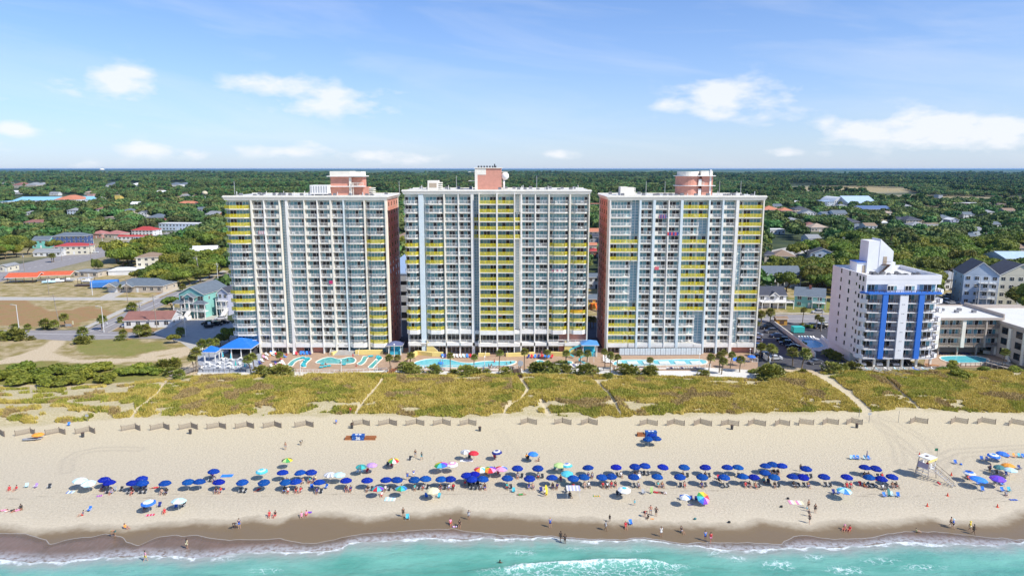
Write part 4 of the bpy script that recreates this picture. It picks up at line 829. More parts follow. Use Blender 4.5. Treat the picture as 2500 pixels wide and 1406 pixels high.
# loose chairs: region, zx, zy, colour, label
LC = [(3,115,535,'white','white beach chair left of the pale one under the teal umbrella'),(3,155,532,'paleblue','pale blue beach chair between the white and red ones'),(3,197,532,'red','red beach chair under the lilac umbrella'),(3,707,745,'blue','blue low chair in the shadow of the cream umbrella'),(3,815,748,'cyan','turquoise low chair beside the cream umbrella'),(3,545,930,'cyan','turquoise chair standing on the wet sand'),(3,1455,700,'cyan','tall turquoise beach chair in front of the blue umbrellas'),(4,985,978,'bright','blue chair on the wet sand next to a sitting person'),(4,1095,715,'grey','grey folding chair in front of the rows'),(4,1062,585,'white','white chair under a front row umbrella'),(5,262,590,'red','reddish chair under a blue umbrella'),(1,765,862,'bright','blue chair beside the reclining person on the left sand'),(1,228,660,'paleblue','white and mint chair facing the sea at the left'),(1,305,662,'lilac','lavender chair facing the sea at the left'),(1,425,665,'black','black chair facing the sea at the left'),(1,590,130,'bright','tall blue chair by the dune grass at the left'),
 (5,1400,418,'paleblue','pale blue striped chair, first of a line of empty chairs'),(5,1432,418,'bright','blue striped chair, second of a line of empty chairs'),(5,1465,418,'paleblue','pale blue striped chair, third of a line of empty chairs'),(6,50,420,'bright','blue striped chair, fourth of a line of empty chairs'),(6,112,420,'paleblue','pale chair next to a closed umbrella in the line of empty chairs'),(6,148,422,'bright','last blue chair of the line of empty chairs'),
 (6,890,458,'blue','dark blue reclined chair alone right of the lifeguard stand'),(6,282,740,'bright','blue chair of the seaside group left of the lifeguard stand'),(6,348,735,'paleblue','pale turquoise chair of the seaside group left of the lifeguard stand'),(6,395,740,'bright','blue chair with pink towel in the seaside group'),(6,1120,690,'bright','blue and white chair alone at the right'),(6,1290,640,'bright','blue chair behind another at the right edge'),(6,1292,695,'bright','blue chair in front of another at the right edge'),(6,1350,695,'cyan','turquoise chair at the right edge'),(6,1345,402,'red','red chair of the row behind the right edge umbrellas'),(6,1398,402,'orange','orange chair of the row behind the right edge umbrellas'),(6,1440,402,'cyan','turquoise chair of the row behind the right edge umbrellas'),(6,1470,405,'bright','blue chair of the row behind the right edge umbrellas'),(6,70,645,'red','coral chair at the foot of the blue umbrellas near the lifeguard stand'),(6,150,650,'teal','dark green chair at the foot of the blue umbrellas near the lifeguard stand'),(6,1112,425,'blue','blue chair under the ringed umbrella, left one'),(6,1165,430,'navy','navy chair under the ringed umbrella'),(6,1235,430,'blue','blue chair under the ringed umbrella, right one'),(6,1180,515,'black','black chair left of the dark teal umbrella'),(6,1240,545,'black','black chair below the dark teal umbrella'),(6,1330,560,'navy','navy chair below the pale turquoise umbrella'),(6,1440,505,'navy','navy chair right of the orange umbrella'),(6,985,575,'black','black chair under the navy white edged umbrella'),(6,1010,590,'red','dark red chair under the navy white edged umbrella'),(6,1085,635,'bright','blue chair in front of the bright blue umbrella'),(6,1225,630,'black','black chair under the violet umbrella'),(6,1280,625,'bright','blue chair under the violet umbrella'),
 (4,870,725,'black','black chair of a huddle beside the white turquoise umbrella, left one'),(4,895,728,'black','black chair of a huddle beside the white turquoise umbrella, right one'),(5,30,770,'navy','navy chair next to the tipped rainbow umbrella'),(5,70,775,'navy','second navy chair next to the tipped rainbow umbrella'),(4,1420,765,'blue','blue chair under the white and blue umbrella'),(5,1250,715,'navy','navy chair left of the light blue striped umbrella'),(5,1290,715,'blue','blue chair under the light blue striped umbrella'),(3,375,475,'black','black chair under the red yellow green umbrella'),(3,408,478,'red','maroon chair under the red yellow green umbrella'),(3,565,425,'black','black folding chair near two standing people'),(4,100,420,'black','black chair under the lighter blue umbrella'),(3,1075,410,'black','black chair between the grey and red umbrellas'),(3,1295,412,'red','red chair in the shadow of the navy ringed umbrella'),(2,1200,670,'blue','blue chair left of a front row umbrella'),(2,1320,668,'blue','blue chair right of a front row umbrella'),(1,1040,690,'black','black chair near the lone blue umbrellas at the left'),(1,985,690,'grey','grey chair near the pink towel at the left'),(2,35,835,'blue','blue chair under the light blue umbrella, left one'),(2,95,825,'black','black chair under the light blue umbrella, right one'),(1,1370,825,'navy','navy chair between the two pale umbrellas near the wet sand'),(1,1240,850,'navy','navy chair in the shadow of the blue ringed umbrella'),(4,215,695,'navy','navy chair near the yellow board'),(4,430,705,'black','black chair under the square lavender canopy'),(3,1225,545,'red','red chair under the three rainbow umbrellas, left one'),(3,1320,545,'red','maroon chair under the three rainbow umbrellas, right one'),(4,330,510,'dteal','green chair under the lime umbrella'),(4,395,512,'dteal','green chair between the lime and ringed umbrellas')]
for r, zx, zy, c, lb in LC:
    p = Q(r, zx, zy+8); put_chair(p.x, p.y, RND.uniform(-.35, .35), c, None if c == 'black' else FC[c], lb, None)
# ---------------- people
SK = [mat('skin_tan', (.42,.22,.13), .6, .08, 6), mat('skin_light', (.58,.36,.25), .6, .08, 6), mat('skin_brown', (.16,.08,.045), .6, .1, 6), mat('skin_red', (.55,.22,.14), .6, .08, 6)]
HR = [mat('hair_dark', (.02,.015,.01), .8, .3, 20), mat('hair_brown', (.10,.05,.025), .8, .3, 20), mat('hair_blond', (.42,.28,.12), .8, .2, 20)]
def skinmesh(name, J, E, rad, root, sub=1):
    ks = list(J); me = bpy.data.meshes.new('tmp'); me.from_pydata([J[k] for k in ks], [(ks.index(a), ks.index(b)) for a, b in E], [])
    o = bpy.data.objects.new('tmp', me); col.objects.link(o); o.modifiers.new('s', 'SKIN'); o.modifiers.new('u', 'SUBSURF').levels = sub
    for k, v in zip(ks, me.skin_vertices[0].data):
        r_ = rad.get(k, .04); v.radius = r_ if isinstance(r_, tuple) else (r_, r_); v.use_root = (k == root)
    dg = bpy.context.evaluated_depsgraph_get(); out = bpy.data.meshes.new_from_object(o.evaluated_get(dg)); out.name = name
    out.polygons.foreach_set('use_smooth', [True]*len(out.polygons)); bpy.data.objects.remove(o); return out
RADS = dict(pel=(.15,.10), wai=(.115,.085), che=(.15,.105), nek=.05, hd0=.065, hd1=.095, hd2=.075, nose=.014, **{a+s_: r_ for s_ in 'LR' for a, r_ in dict(sh=.06, el=.042, wr=.028, pa=.034, f1=.009, f2=.0095, f3=.009, f4=.008, th=.011, g1=.008, g2=.008, g3=.008, g4=.007, hp=.09, kn=.057, an=.036, to=.03, ear=.014).items()})
def person_meshes(key, J):
    # J gives main joints; fingers, nose and ears are added here
    J = {k: Vector(v) for k, v in J.items()}; E = [('pel','wai'),('wai','che'),('che','nek'),('nek','hd0'),('hd0','hd1'),('hd1','hd2')]
    f = J.pop('face', Vector((0, -1, 0))).normalized(); side = f.cross(Vector((0, 0, 1))).normalized() if abs(f.z) < .9 else Vector((1, 0, 0))
    J['nose'] = J['hd1']+f*.115; E.append(('hd1', 'nose'))
    for s_, sg in (('L', -1), ('R', 1)):
        E += [('che','sh'+s_),('sh'+s_,'el'+s_),('el'+s_,'wr'+s_),('wr'+s_,'pa'+s_),('pel','hp'+s_),('hp'+s_,'kn'+s_),('kn'+s_,'an'+s_),('an'+s_,'to'+s_),('hd1','ear'+s_)]
        J['ear'+s_] = J['hd1']+side*sg*.092
        d = (J['wr'+s_]-J['el'+s_]).normalized(); J['pa'+s_] = J['wr'+s_]+d*.07; q = d.cross(f)
        q = q.normalized() if q.length > .1 else Vector((1, 0, 0)); w_ = q.cross(d)
        for i, l_ in enumerate((.045, .055, .05, .04)):
            J[f'f{i+1}{s_}'] = J['pa'+s_]+d*.035+w_*(.027-.018*i)*1.0; J[f'g{i+1}{s_}'] = J[f'f{i+1}{s_}']+d*l_+q*.012*sg
            E += [('pa'+s_, f'f{i+1}{s_}'), (f'f{i+1}{s_}', f'g{i+1}{s_}')]
        J['th'+s_] = J['wr'+s_]+d*.055+w_*.06; E.append(('pa'+s_, 'th'+s_))
    body = skinmesh('body_'+key, J, E, RADS, 'pel')
    def sub_(ks, ed, ex): return skinmesh('clothes_'+key, {k: J[k] for k in ks}, ed, {k: (tuple(v+ex for v in RADS[k]) if isinstance(RADS[k], tuple) else RADS[k]+ex) for k in ks if k in RADS}, ks[0])
    for s_ in 'LR':
        J['tm'+s_] = J['hp'+s_].lerp(J['kn'+s_], .55); RADS['tm'+s_] = .08; J['am'+s_] = J['sh'+s_].lerp(J['el'+s_], .5); RADS['am'+s_] = .055; J['an2'+s_] = J['kn'+s_].lerp(J['an'+s_], .8); RADS['an2'+s_] = .05
    shorts = sub_(['pel','hpL','hpR','tmL','tmR'], [('pel','hpL'),('pel','hpR'),('hpL','tmL'),('hpR','tmR')], .018)
    shirt = sub_(['wai','pel','che','shL','shR','amL','amR'], [('wai','pel'),('wai','che'),('che','shL'),('che','shR'),('shL','amL'),('shR','amR')], .022)
    m = MB(); h1 = J['hd1'].lerp(J['hd2'], .55)-f*.02; ballm(m, tuple(h1), .108, HR[0], 10, 1, -.25); hair = m.mesh('hair_'+key, True)
    m = MB(); ballm(m, tuple(h1), .112, HR[0], 10, 1, -.25); m.tube(tuple(J['hd1']-f*.06), tuple(J['nek']-f*.09-Vector((0,0,.08))), .085, .05, HR[0], 8); hairl = m.mesh('hair_long_'+key, True)
    m = MB(); m.tube(tuple(h1), tuple(h1+Vector((0, 0, .08))), .12, .09, HR[0], 10); m.tube(tuple(h1+Vector((0, 0, -.005))), tuple(h1+Vector((0, 0, .01))), .2, .19, HR[0], 12); hat = m.mesh('hat_'+key, True)
    return dict(body=body, shorts=shorts, shirt=shirt, hair=hair, hairl=hairl, hat=hat, f=f, head=J['hd1'])
def limbs(**k): return k
STAND = dict(pel=(0,0,.95),wai=(0,0,1.12),che=(0,0,1.33),nek=(0,0,1.48),hd0=(0,-.01,1.55),hd1=(0,-.02,1.63),hd2=(0,-.01,1.70),shL=(-.18,0,1.41),elL=(-.25,.02,1.13),wrL=(-.24,-.08,.89),shR=(.18,0,1.41),elR=(.25,.02,1.13),wrR=(.26,-.06,.88),hpL=(-.1,0,.88),knL=(-.12,-.02,.48),anL=(-.13,.03,.07),toL=(-.14,-.14,.03),hpR=(.1,0,.88),knR=(.12,-.02,.48),anR=(.14,.03,.07),toR=(.16,-.14,.03))
WALK = dict(STAND, knL=(-.1,-.16,.50),anL=(-.1,-.24,.08),toL=(-.1,-.40,.04),knR=(.1,.05,.49),anR=(.1,.30,.12),toR=(.1,.18,.03),elL=(-.24,.12,1.15),wrL=(-.24,.14,.90),elR=(.24,-.06,1.14),wrR=(.22,-.24,.97))
HIPS = dict(STAND, elL=(-.40,.06,1.16),wrL=(-.19,-.04,.99),elR=(.40,.06,1.16),wrR=(.19,-.04,.99))
WAVE = dict(STAND, elR=(.38,-.08,1.50),wrR=(.28,-.16,1.70),hpL=(-.1,0,.88),anR=(.2,.03,.07),toR=(.24,-.13,.03))
BEND = dict(STAND, pel=(0,.08,.90),wai=(0,-.03,1.02),che=(0,-.22,1.10),nek=(0,-.36,1.12),hd0=(0,-.42,1.12),hd1=(0,-.50,1.10),hd2=(0,-.56,1.14),shL=(-.18,-.30,1.08),shR=(.18,-.30,1.08),elL=(-.2,-.36,.80),wrL=(-.17,-.42,.56),elR=(.2,-.36,.80),wrR=(.17,-.44,.58),hpL=(-.1,.06,.86),hpR=(.1,.06,.86),face=(0,-.5,-.9))
SIT = dict(pel=(0,.08,.42),wai=(0,.15,.58),che=(0,.22,.78),nek=(0,.25,.93),hd0=(0,.24,1.0),hd1=(0,.22,1.08),hd2=(0,.23,1.15),shL=(-.18,.22,.86),elL=(-.27,.10,.62),wrL=(-.26,-.14,.60),shR=(.18,.22,.86),elR=(.27,.10,.62),wrR=(.26,-.14,.60),hpL=(-.1,.03,.40),knL=(-.12,-.38,.46),anL=(-.13,-.62,.08),toL=(-.14,-.78,.06),hpR=(.1,.03,.40),knR=(.12,-.36,.44),anR=(.16,-.66,.08),toR=(.2,-.82,.06))
SITG = {k: ((v[0], v[1], max(.05, v[2]-.30)) if k not in ('face',) and not k.startswith(('an','to')) else v) for k, v in SIT.items()}
SITG.update(knL=(-.16,-.34,.36), knR=(.18,-.32,.34), wrL=(-.24,-.1,.32), wrR=(.25,-.08,.30))
LIE = dict(pel=(0,0,.12),wai=(0,.17,.12),che=(0,.38,.13),nek=(0,.53,.14),hd0=(0,.60,.14),hd1=(0,.68,.14),hd2=(0,.75,.14),shL=(-.18,.46,.12),elL=(-.32,.22,.06),wrL=(-.28,-.02,.05),shR=(.18,.46,.12),elR=(.36,.55,.07),wrR=(.22,.74,.06),hpL=(-.1,-.07,.11),knL=(-.13,-.47,.12),anL=(-.14,-.88,.06),toL=(-.17,-.95,.13),hpR=(.1,-.07,.11),knR=(.12,-.42,.34),anR=(.13,-.72,.06),toR=(.15,-.86,.05),face=(0,.05,1))
POSE = {k: person_meshes(k, v) for k, v in dict(stand=STAND, walk=WALK, hips=HIPS, wave=WAVE, bend=BEND, sit=SIT, sitg=SITG, lie=LIE).items()}
eye_me = MB(); ballm(eye_me, (0, 0, 0), .014, mat('eye', (.02, .02, .02)), 6); eye_me = eye_me.mesh('eye')
def recol(o, m_): o.material_slots[0].link = 'OBJECT'; o.material_slots[0].material = m_
for d_ in POSE.values():
    for k in ('body', 'shorts', 'shirt'): d_[k].materials.clear(); d_[k].materials.append(SK[0])
def person(x, y, rz, pose, label, skin=0, top=None, low='navy', hair=0, long=False, hat=None, s_=1.0, z=0.0, group=None):
    d_ = POSE[pose]; e_ = empty('person', (x, y, z), rz); e_.scale = (s_,)*3
    recol(link(d_['body'], 'body', e_), SK[skin])
    if low: recol(link(d_['shorts'], 'shorts', e_), fab(low, FC[low]))
    if top: recol(link(d_['shirt'], 'shirt', e_), fab(top, FC[top]))
    if hat: recol(link(d_['hat'], 'hat', e_), fab(hat, FC[hat]))
    else: recol(link(d_['hairl' if long else 'hair'], 'hair', e_), HR[hair])
    if pose in ('stand', 'walk', 'hips', 'wave', 'sit', 'sitg'):
        for sg in (-1, 1): link(eye_me, 'eye', e_, d_['head']+d_['f']*.088+Vector((sg*.035, 0, .01)))
    return tag(e_, label, 'person', group)
def PP(r, zx, zy, rz, pose, label, **k): p = Q(r, zx, zy); return person(p.x, p.y, rz, pose, label, **k)
PI = math.pi
PP(1,1080,1018,1.2,'sitg','person with auburn hair crouching at the edge of the wet sand',skin=3,top='orange',low='grey',hair=1,long=True)
PP(1,985,1082,-.5,'bend','person bending at the end of the swash at the left',skin=0,low='dteal',hair=2,long=True)
PP(1,1250,1300,2.5,'walk','person in pink shirt and yellow shorts wading in the foam',skin=1,top='pink',low='yellow',hair=0)
PP(1,80,690,.3,'sitg','person in red sitting at the far left, left one of two',skin=3,top='red',low='red',hair=1)
PP(1,137,688,-.2,'sitg','person in red sitting at the far left, right one of two',skin=3,top='red',low='grey',hair=0)
PP(1,1410,885,.2,'sitg','person in coral sitting in front of the light blue umbrellas',skin=3,top='red',low='red',hair=2)
PP(1,705,905,-.9,'sitg','person in dark top reclining beside the blue chair',skin=1,top='navy',low='red',hair=0)
for i, (zx, rz, w_) in enumerate([(22,-1.0,'pink'),(100,-.8,'black'),(142,-.7,'pink')]): PP(1,zx,868,rz,'lie',f'sunbather lying on the left sand, {ordn(i)} from the left edge',skin=[3,1,3][i],top=w_,low=w_,hair=i)
PP(1,182,850,.6,'sitg','person in black sitting at the end of a line of sunbathers',skin=2,top='black',low='black',hair=0)
PP(1,1125,690,.2,'sitg','person in red on the sand beside a blue umbrella',skin=3,top='red',low='red')
PP(1,1330,672,-1.2,'lie','person in dark red lying beside the lone blue umbrella',skin=3,top='red',low='red')
PP(1,1248,860,0,'sit','person sitting under the blue ringed umbrella',skin=0,top='black',low='black')
PP(2,975,342,.3,'walk','person with bare back walking on the open sand toward the dunes',skin=0,low='grey',hair=1)
PP(2,1105,302,1.0,'bend','person bending over on the open sand near the dunes',skin=2,top='white',low='black')
PP(2,130,1192,2.8,'stand','person in a cream shirt standing in the swash',skin=0,top='cream',low='cream',hair=0,long=True)
PP(2,578,1015,.3,'stand','person in navy top standing on the wet sand with another crouching',skin=1,top='navy',low='blue',hair=0)
PP(2,545,1018,-.4,'bend','person in dark clothes stooping on the wet sand',skin=2,top='black',low='grey')
PP(2,835,918,.2,'sit','person in red sitting at the wet sand edge, left one',skin=3,top='red',low='red',hair=1,z=-.12)
PP(2,882,918,-.2,'sit','person in black and red sitting at the wet sand edge, right one',skin=3,top='black',low='red',z=-.12)
PP(2,1112,918,.3,'sitg','person in pink sitting on the wet sand left of another',skin=1,top='pink',low='pink',hair=2)
PP(2,1152,905,.1,'sitg','person in coral sitting on the wet sand beside a purple towel',skin=3,top='pink',low='red',hair=1)
PP(2,1230,602,.2,'sitg','person sitting on the sand between two blue umbrellas',skin=1,top='cream',low='orange')
PP(2,1410,118,.4,'sit','person sitting in a blue shirt by the dune grass',skin=1,top='bright',low='navy',hair=2,z=-.1)
PP(2,735,690,-.3,'lie','person in red lying under a front row umbrella',skin=3,top='red',low='red')
PP(2,350,562,.3,'sitg','person in maroon sitting under a back row umbrella at the left',skin=3,top='red',low='purple')
PP(3,612,408,.2,'stand','person in black standing behind the rows',skin=0,top='black',low='grey')
PP(3,667,430,-.4,'walk','person in turquoise walking with a black bag behind the rows',skin=0,top='dteal',low='cyan',long=True)
PP(3,545,602,.0,'stand','person in blue swimwear standing among the umbrellas',skin=0,top='blue',low='blue',hat='cream')
PP(3,597,580,.4,'stand','person in blue holding a towel among the umbrellas',skin=1,top='blue',low='white',hat='cream')
PP(3,508,918,.2,'stand','person in black swimsuit standing on the wet sand',skin=0,top='black',low='black',hair=1)
PP(3,1070,942,-.3,'wave','person in pale swimwear standing with a raised arm on the wet sand',skin=0,top='white',low='grey')
PP(3,915,985,.3,'sit','person in coral sitting on the wet sand left of another',skin=3,top='pink',low='red',z=-.1)
PP(3,990,1000,.0,'sit','person in black top sitting on the wet sand next to the swash',skin=0,top='black',low='black',long=True,z=-.1)
PP(3,1147,560,.1,'stand','person standing behind the left of three rainbow umbrellas',skin=1,top='black',low='black')
PP(3,1292,558,.2,'stand','person in green standing behind the three rainbow umbrellas',skin=2,top='dteal',low='black')
PP(3,322,738,.1,'sitg','person in red sitting in front of the teal and red umbrella',skin=3,top='white',low='red',long=True,hair=1)
PP(3,65,148,1.2,'bend','person leaning over the bin by the sand fence',skin=2,top='black',low='black')
PP(3,55,35,.1,'walk','person in brown walking down the sand path',skin=0,top='red',low='black')
p = P(1222, 1373); person(p.x, p.y, 2.8, 'sit', 'swimmer with head and shoulders above the turquoise water', skin=2, low='black', z=-.55)
PP(4,292,1008,.1,'stand','person in navy and white shirt standing on the wet sand',skin=1,top='blue',low='navy',hair=2)
PP(4,382,1126,.3,'walk','person in black wetsuit at the water edge, left one',skin=2,top='black',low='black')
PP(4,418,1150,.3,'hips','person in black wetsuit at the water edge, right one',skin=2,top='black',low='black')
PP(4,803,958,-.3,'walk','child in black standing at the wet sand edge',skin=2,top='black',low='black',s_=.75)
PP(4,768,1034,.9,'walk','person in grey robe walking along the wet sand',skin=2,top='grey',low='grey')
PP(4,1017,820,.2,'stand','child in turquoise shirt standing on the sand',skin=1,top='cyan',low='cyan',s_=.72)
PP(4,1153,898,0,'hips','shirtless person with hands on hips on the sand',skin=3,low='grey')
PP(4,1200,912,-.3,'hips','person in black swimsuit with hands on hips',skin=0,top='black',low='black',long=True)
PP(4,1102,915,.6,'bend','person in red stooping beside others on the sand',skin=3,top='red',low='black')
PP(4,1130,930,-.5,'sitg','child playing on the sand beside the standing pair',skin=2,top='black',low='black',s_=.8)
PP(4,1243,1086,.2,'wave','person in white bikini raising an arm on the wet sand',skin=0,top='white',low='white',hair=1,long=True)
PP(4,1422,1052,.4,'sit','person in black and white sitting on the wet sand',skin=0,top='black',low='grey',z=-.1)
PP(4,940,1012,.0,'sit','person in red bikini sitting beside the blue chair on wet sand',skin=3,top='red',low='red',hair=2,z=-.1)
PP(4,45,730,1.7,'lie','person in green lying face up in front of the rows',skin=0,top='green',low='green')
PP(4,1205,712,1.1,'lie','sunbather on the right sand, left one of a pair',skin=3,top='red',low='red')
PP(4,1250,715,1.0,'lie','sunbather on the right sand, right one of a pair',skin=1,top='black',low='black',hair=2)
PP(4,92,425,.3,'sit','person in brown sitting left of the lighter blue umbrella',skin=2,top='orange',low='black')
PP(4,190,440,-.9,'sitg','person leaning back right of the lighter blue umbrella',skin=1,low='black')
PP(4,245,745,.3,'stand','person in white near the yellow board',skin=1,top='white',low='black',s_=.9)
PP(4,465,748,.4,'sit','person in black sitting under the square canopy',skin=2,top='black',low='black',z=-.1)
PP(4,382,600,0,'sitg','person in maroon sitting left of the turquoise umbrella',skin=3,top='red',low='purple')
PP(5,1030,848,.3,'stand','shirtless person standing near the pink blanket',skin=0,low='black')
PP(5,1018,868,-.3,'stand','small child in pale blue next to a standing person',skin=1,top='paleblue',low='cyan',s_=.6)
PP(5,1088,884,-.2,'stand','person in dark swimwear standing right of the child',skin=0,top='black',low='black',hair=1)
PP(5,1040,972,.1,'walk','person in black swimsuit walking toward the sea on the right sand',skin=1,top='black',low='black',hair=1,long=True)
PP(5,1034,912,.3,'walk','child in black walking in front of others on the right sand',skin=1,top='black',low='black',s_=.75)
PP(5,145,1122,.1,'stand','person in blue shirt standing on the dark wet sand',skin=1,top='bright',low='navy')
PP(5,193,1136,-.1,'walk','person in red shirt standing next to one in blue',skin=3,top='red',low='pink')
PP(5,1338,1030,-.7,'sitg','person sitting on the wet sand at the right, left one of two',skin=3,low='red',hat='pink')
PP(5,1382,1035,-.8,'sitg','person sitting on the wet sand at the right, right one of two',skin=3,top='red',low='red',hair=1)
PP(5,265,620,.2,'sit','person in brown under a blue umbrella at the right',skin=2,top='black',low='black')
PP(5,962,528,-.2,'stand','person in dark clothes standing beside a back row umbrella',skin=2,top='black',low='black',s_=.9)
PP(6,845,1002,.7,'walk','shirtless person walking behind one in a blue shirt',skin=0,low='black')
PP(6,866,1018,.7,'walk','person in blue shirt and hat walking on the wet sand',skin=1,top='blue',low='black',hat='paleblue')
PP(6,1010,1040,.6,'walk','person in yellow shirt and hat walking on the wet sand',skin=0,top='yellow',low='cream',hat='yellow')
PP(6,1042,1066,.6,'walk','person in black swimsuit walking beside one in yellow',skin=2,top='black',low='black')
PP(6,560,1048,1.4,'sitg','child in yellow sitting on the pink wet sand',skin=1,top='lime',low='black',s_=.8)
PP(6,1182,535,.2,'stand','person in black standing left of the dark teal umbrella',skin=2,top='navy',low='black')
PP(6,1322,735,-.4,'sitg','person sitting on the sand at the right edge',skin=1,top='grey',low='navy')
PP(6,110,660,.3,'sitg','person in orange sitting at the foot of the blue umbrellas',skin=3,top='orange',low='red')
PP(6,1000,598,.1,'sitg','person in maroon under the navy white edged umbrella',skin=3,top='red',low='black')
for x, y, rz, i, row, k in seated_at:
    person(x, y+.02, rz, 'sit', f'person seated {"left" if k == 0 else "right"} in the chairs under the {ordn(i)} umbrella of the {row} row', skin=RND.choice([0,0,1,2,3]), top=RND.choice(['black','red','navy','white','black',None,'grey','teal']), low=RND.choice(['black','navy','red','grey','blue']), hair=RND.choice([0,0,1,2]), long=RND.random() < .4, z=-.09, group='people seated under the blue umbrellas')
# ---------------- sand fences
slat = mat('weathered_slat', (.40,.33,.25), .85, .2, 8); wire_m = mat('slat_gap', (.30,.25,.19), .85, .2, 8)
FN = [(1,(-120,238),(-20,150),(38,232)),(1,(130,227),(262,160),(300,216)),(1,(388,220),(508,155),(560,213)),(1,(645,210),(768,143),(815,205)),(1,(1040,183),(1162,120),(1203,180)),(1,(1290,178),(1403,113),(1453,173)),
 (2,(60,172),(165,110),(220,170)),(2,(300,167),(405,108),(462,165)),(2,(543,164),(643,103),(703,161)),(2,(782,159),(880,98),(938,157)),(2,(1054,153),(1150,92),(1213,150)),
 (3,(75,136),(162,82),(220,138)),(3,(297,138),(390,78),(453,138)),(3,(530,138),(620,78),(687,136)),(3,(765,137),(846,77),(914,136)),(3,(994,137),(1070,80),(1133,137)),
 (4,(40,128),(100,68),(178,128)),(4,(330,126),(397,70),(473,130)),(4,(557,132),(622,70),(698,132)),(4,(1062,137),(1124,80),(1213,138)),(4,(1295,138),(1355,78),(1445,138)),
 (5,(50,138),(105,75),(202,141)),(5,(283,138),(342,85),(435,140)),(5,(515,138),(563,78),(665,141)),(5,(747,141),(783,82),(871,138)),(5,(950,136),(956,75),(1077,131)),(5,(1155,131),(1190,72),(1290,129)),(5,(1360,128),(1402,68),(1495,129)),
 (6,(500,120),(540,62),(650,121)),(6,(848,123),(884,62),(995,121)),(6,(1078,123),(1113,65),(1232,126)),(6,(1345,138),(1367,75),(1480,134))]
for i, (r, a, b, c) in enumerate(FN):
    pa, pc, pb = Q(r, *a), Q(r, *c), Q(r, b[0], b[1]+40); e_ = empty('sand_fence', (pb.x, pb.y, 0)); tag(e_, f'V shaped slatted sand fence, {ordn(i)} from the left along the dune foot', 'fence', 'slatted sand fences along the dunes')
    for (p, q) in ((pa, pb), (pb, pc)):
        p0, q0 = p-pb, q-pb; m = MB(); n_ = int((q0-p0).length/.115)
        for j in range(n_+1):
            c_ = p0+(q0-p0)*(j/n_); hh = 1.18+RND.uniform(-.05, .05); m.box(c_.x-.031, c_.x+.031, c_.y-.02, c_.y+.02, -.05, hh, slat)
        for z in (.2, .6, 1.0): m.vbox(p0, q0, .02, z, z+.03, wire_m)
        m.build('fence_panel', e_)
    for v in (pa, pb, pc):
        m = MB(); v0 = v-pb; m.box(v0.x-.05, v0.x+.05, v0.y-.05+.06, v0.y+.05+.06, -.1, 1.35, brown); m.build('post', e_)
# bins
for i, (r, zx, zy) in enumerate([(1,712,234),(2,158,206),(3,68,160),(3,1165,182),(5,375,168),(6,40,155)]):
    p = Q(r, zx, zy); e_ = empty('rubbish_bin', (p.x, p.y, 0)); tag(e_, f'dark round rubbish bin on the sand, {ordn(i)} from the left', 'bin', 'rubbish bins in front of the sand fences')
    m = MB(); m.tube((0,0,0), (0,0,.95), .28, .33, dgrey, 14); m.build('barrel', e_); m = MB(); m.tube((0,0,.95), (0,0,1.02), .37, .35, brown, 14); m.tube((0,0,1.02), (0,0,1.12), .3, .1, brown, 14); m.build('lid', e_)
# rental storage boxes
cedar = mat('cedar_wood', (.36,.13,.045), .7, .3, 3, .004, 20); boxb = mat('box_blue', (.012,.09,.36), .5, .12, 2)
def rental(r, x0, x1, zy, label, ramps, num):
    p = Q(r, (x0+x1)/2, zy); w_ = PXM(RX[r]+x0/3.514, 1000+zy/3.514, (x1-x0)/3.514); e_ = empty('storage_box', (p.x, p.y, 0)); tag(e_, label, 'storage box')
    m = MB(); m.box(-w_/2, w_/2, 0, 1.15, 0, 1.02, boxb); m.build('box', e_)
    m = MB(); m.box(-w_/2-.05, w_/2+.05, -.05, 1.2, 1.02, 1.1, boxb); m.box(-w_*.25, -w_*.05, .3, .8, 1.1, 1.16, fab('white', FC['white'])); m.box(w_*.05, w_*.25, .3, .8, 1.1, 1.16, fab('white', FC['white'])); m.build('lid', e_)
    if num:
        cu = bpy.data.curves.new('t', 'FONT'); cu.body = num; cu.size = 1.0; cu.align_x = 'CENTER'; cu.extrude = .02; cu.offset = .03
        o = bpy.data.objects.new('t', cu); col.objects.link(o); me = bpy.data.meshes.new_from_object(o.evaluated_get(bpy.context.evaluated_depsgraph_get())); bpy.data.objects.remove(o)
        me.materials.clear(); me.materials.append(fab('white', FC['white'])); o = link(me, 'number', e_, (.02, -.025, .15)); o.rotation_euler = (PI/2, 0, 0)
        for sx in (-1, 1): m = MB(); m.box(sx*w_*.42-.05, sx*w_*.42+.05, -.02, .01, .45, .55, fab('paleblue', FC['paleblue'])); m.build('latch', e_)
    for (a, b) in ramps:
        q = Q(r, (a+b)/2, zy); w2 = PXM(RX[r]+a/3.514, 1000+zy/3.514, (b-a)/3.514); d_ = empty('lounger_stack', (q.x, q.y+.1, 0)); tag(d_, f'flat stack of slatted brown wooden loungers {"left" if a < x0 else "right"} of the {"numbered" if num else "plain"} blue rental box', 'loungers')
        m = MB(); n_ = int(w2/.16)
        for i in range(n_): xx = -w2/2+w2*i/n_; m.box(xx, xx+.125, .0, 1.3, .5-.02*(i % 2), .56, cedar)
        m.build('slats', d_); m = MB(); m.box(-w2/2, w2/2, .02, .1, 0, .5, cedar); m.box(-w2/2, w2/2, 1.2, 1.28, 0, .5, cedar); m.box(-w2/2-.1, -w2/2, .0, .5, 0, .3, cedar); m.build('frame', d_)
rental(3, 67, 170, 262, 'blue rental storage box with a white number 36', [(8, 62), (174, 268)], '36')
rental(4, 1112, 1208, 232, 'blue rental storage box behind three bunched umbrellas', [(1045, 1108)], None)
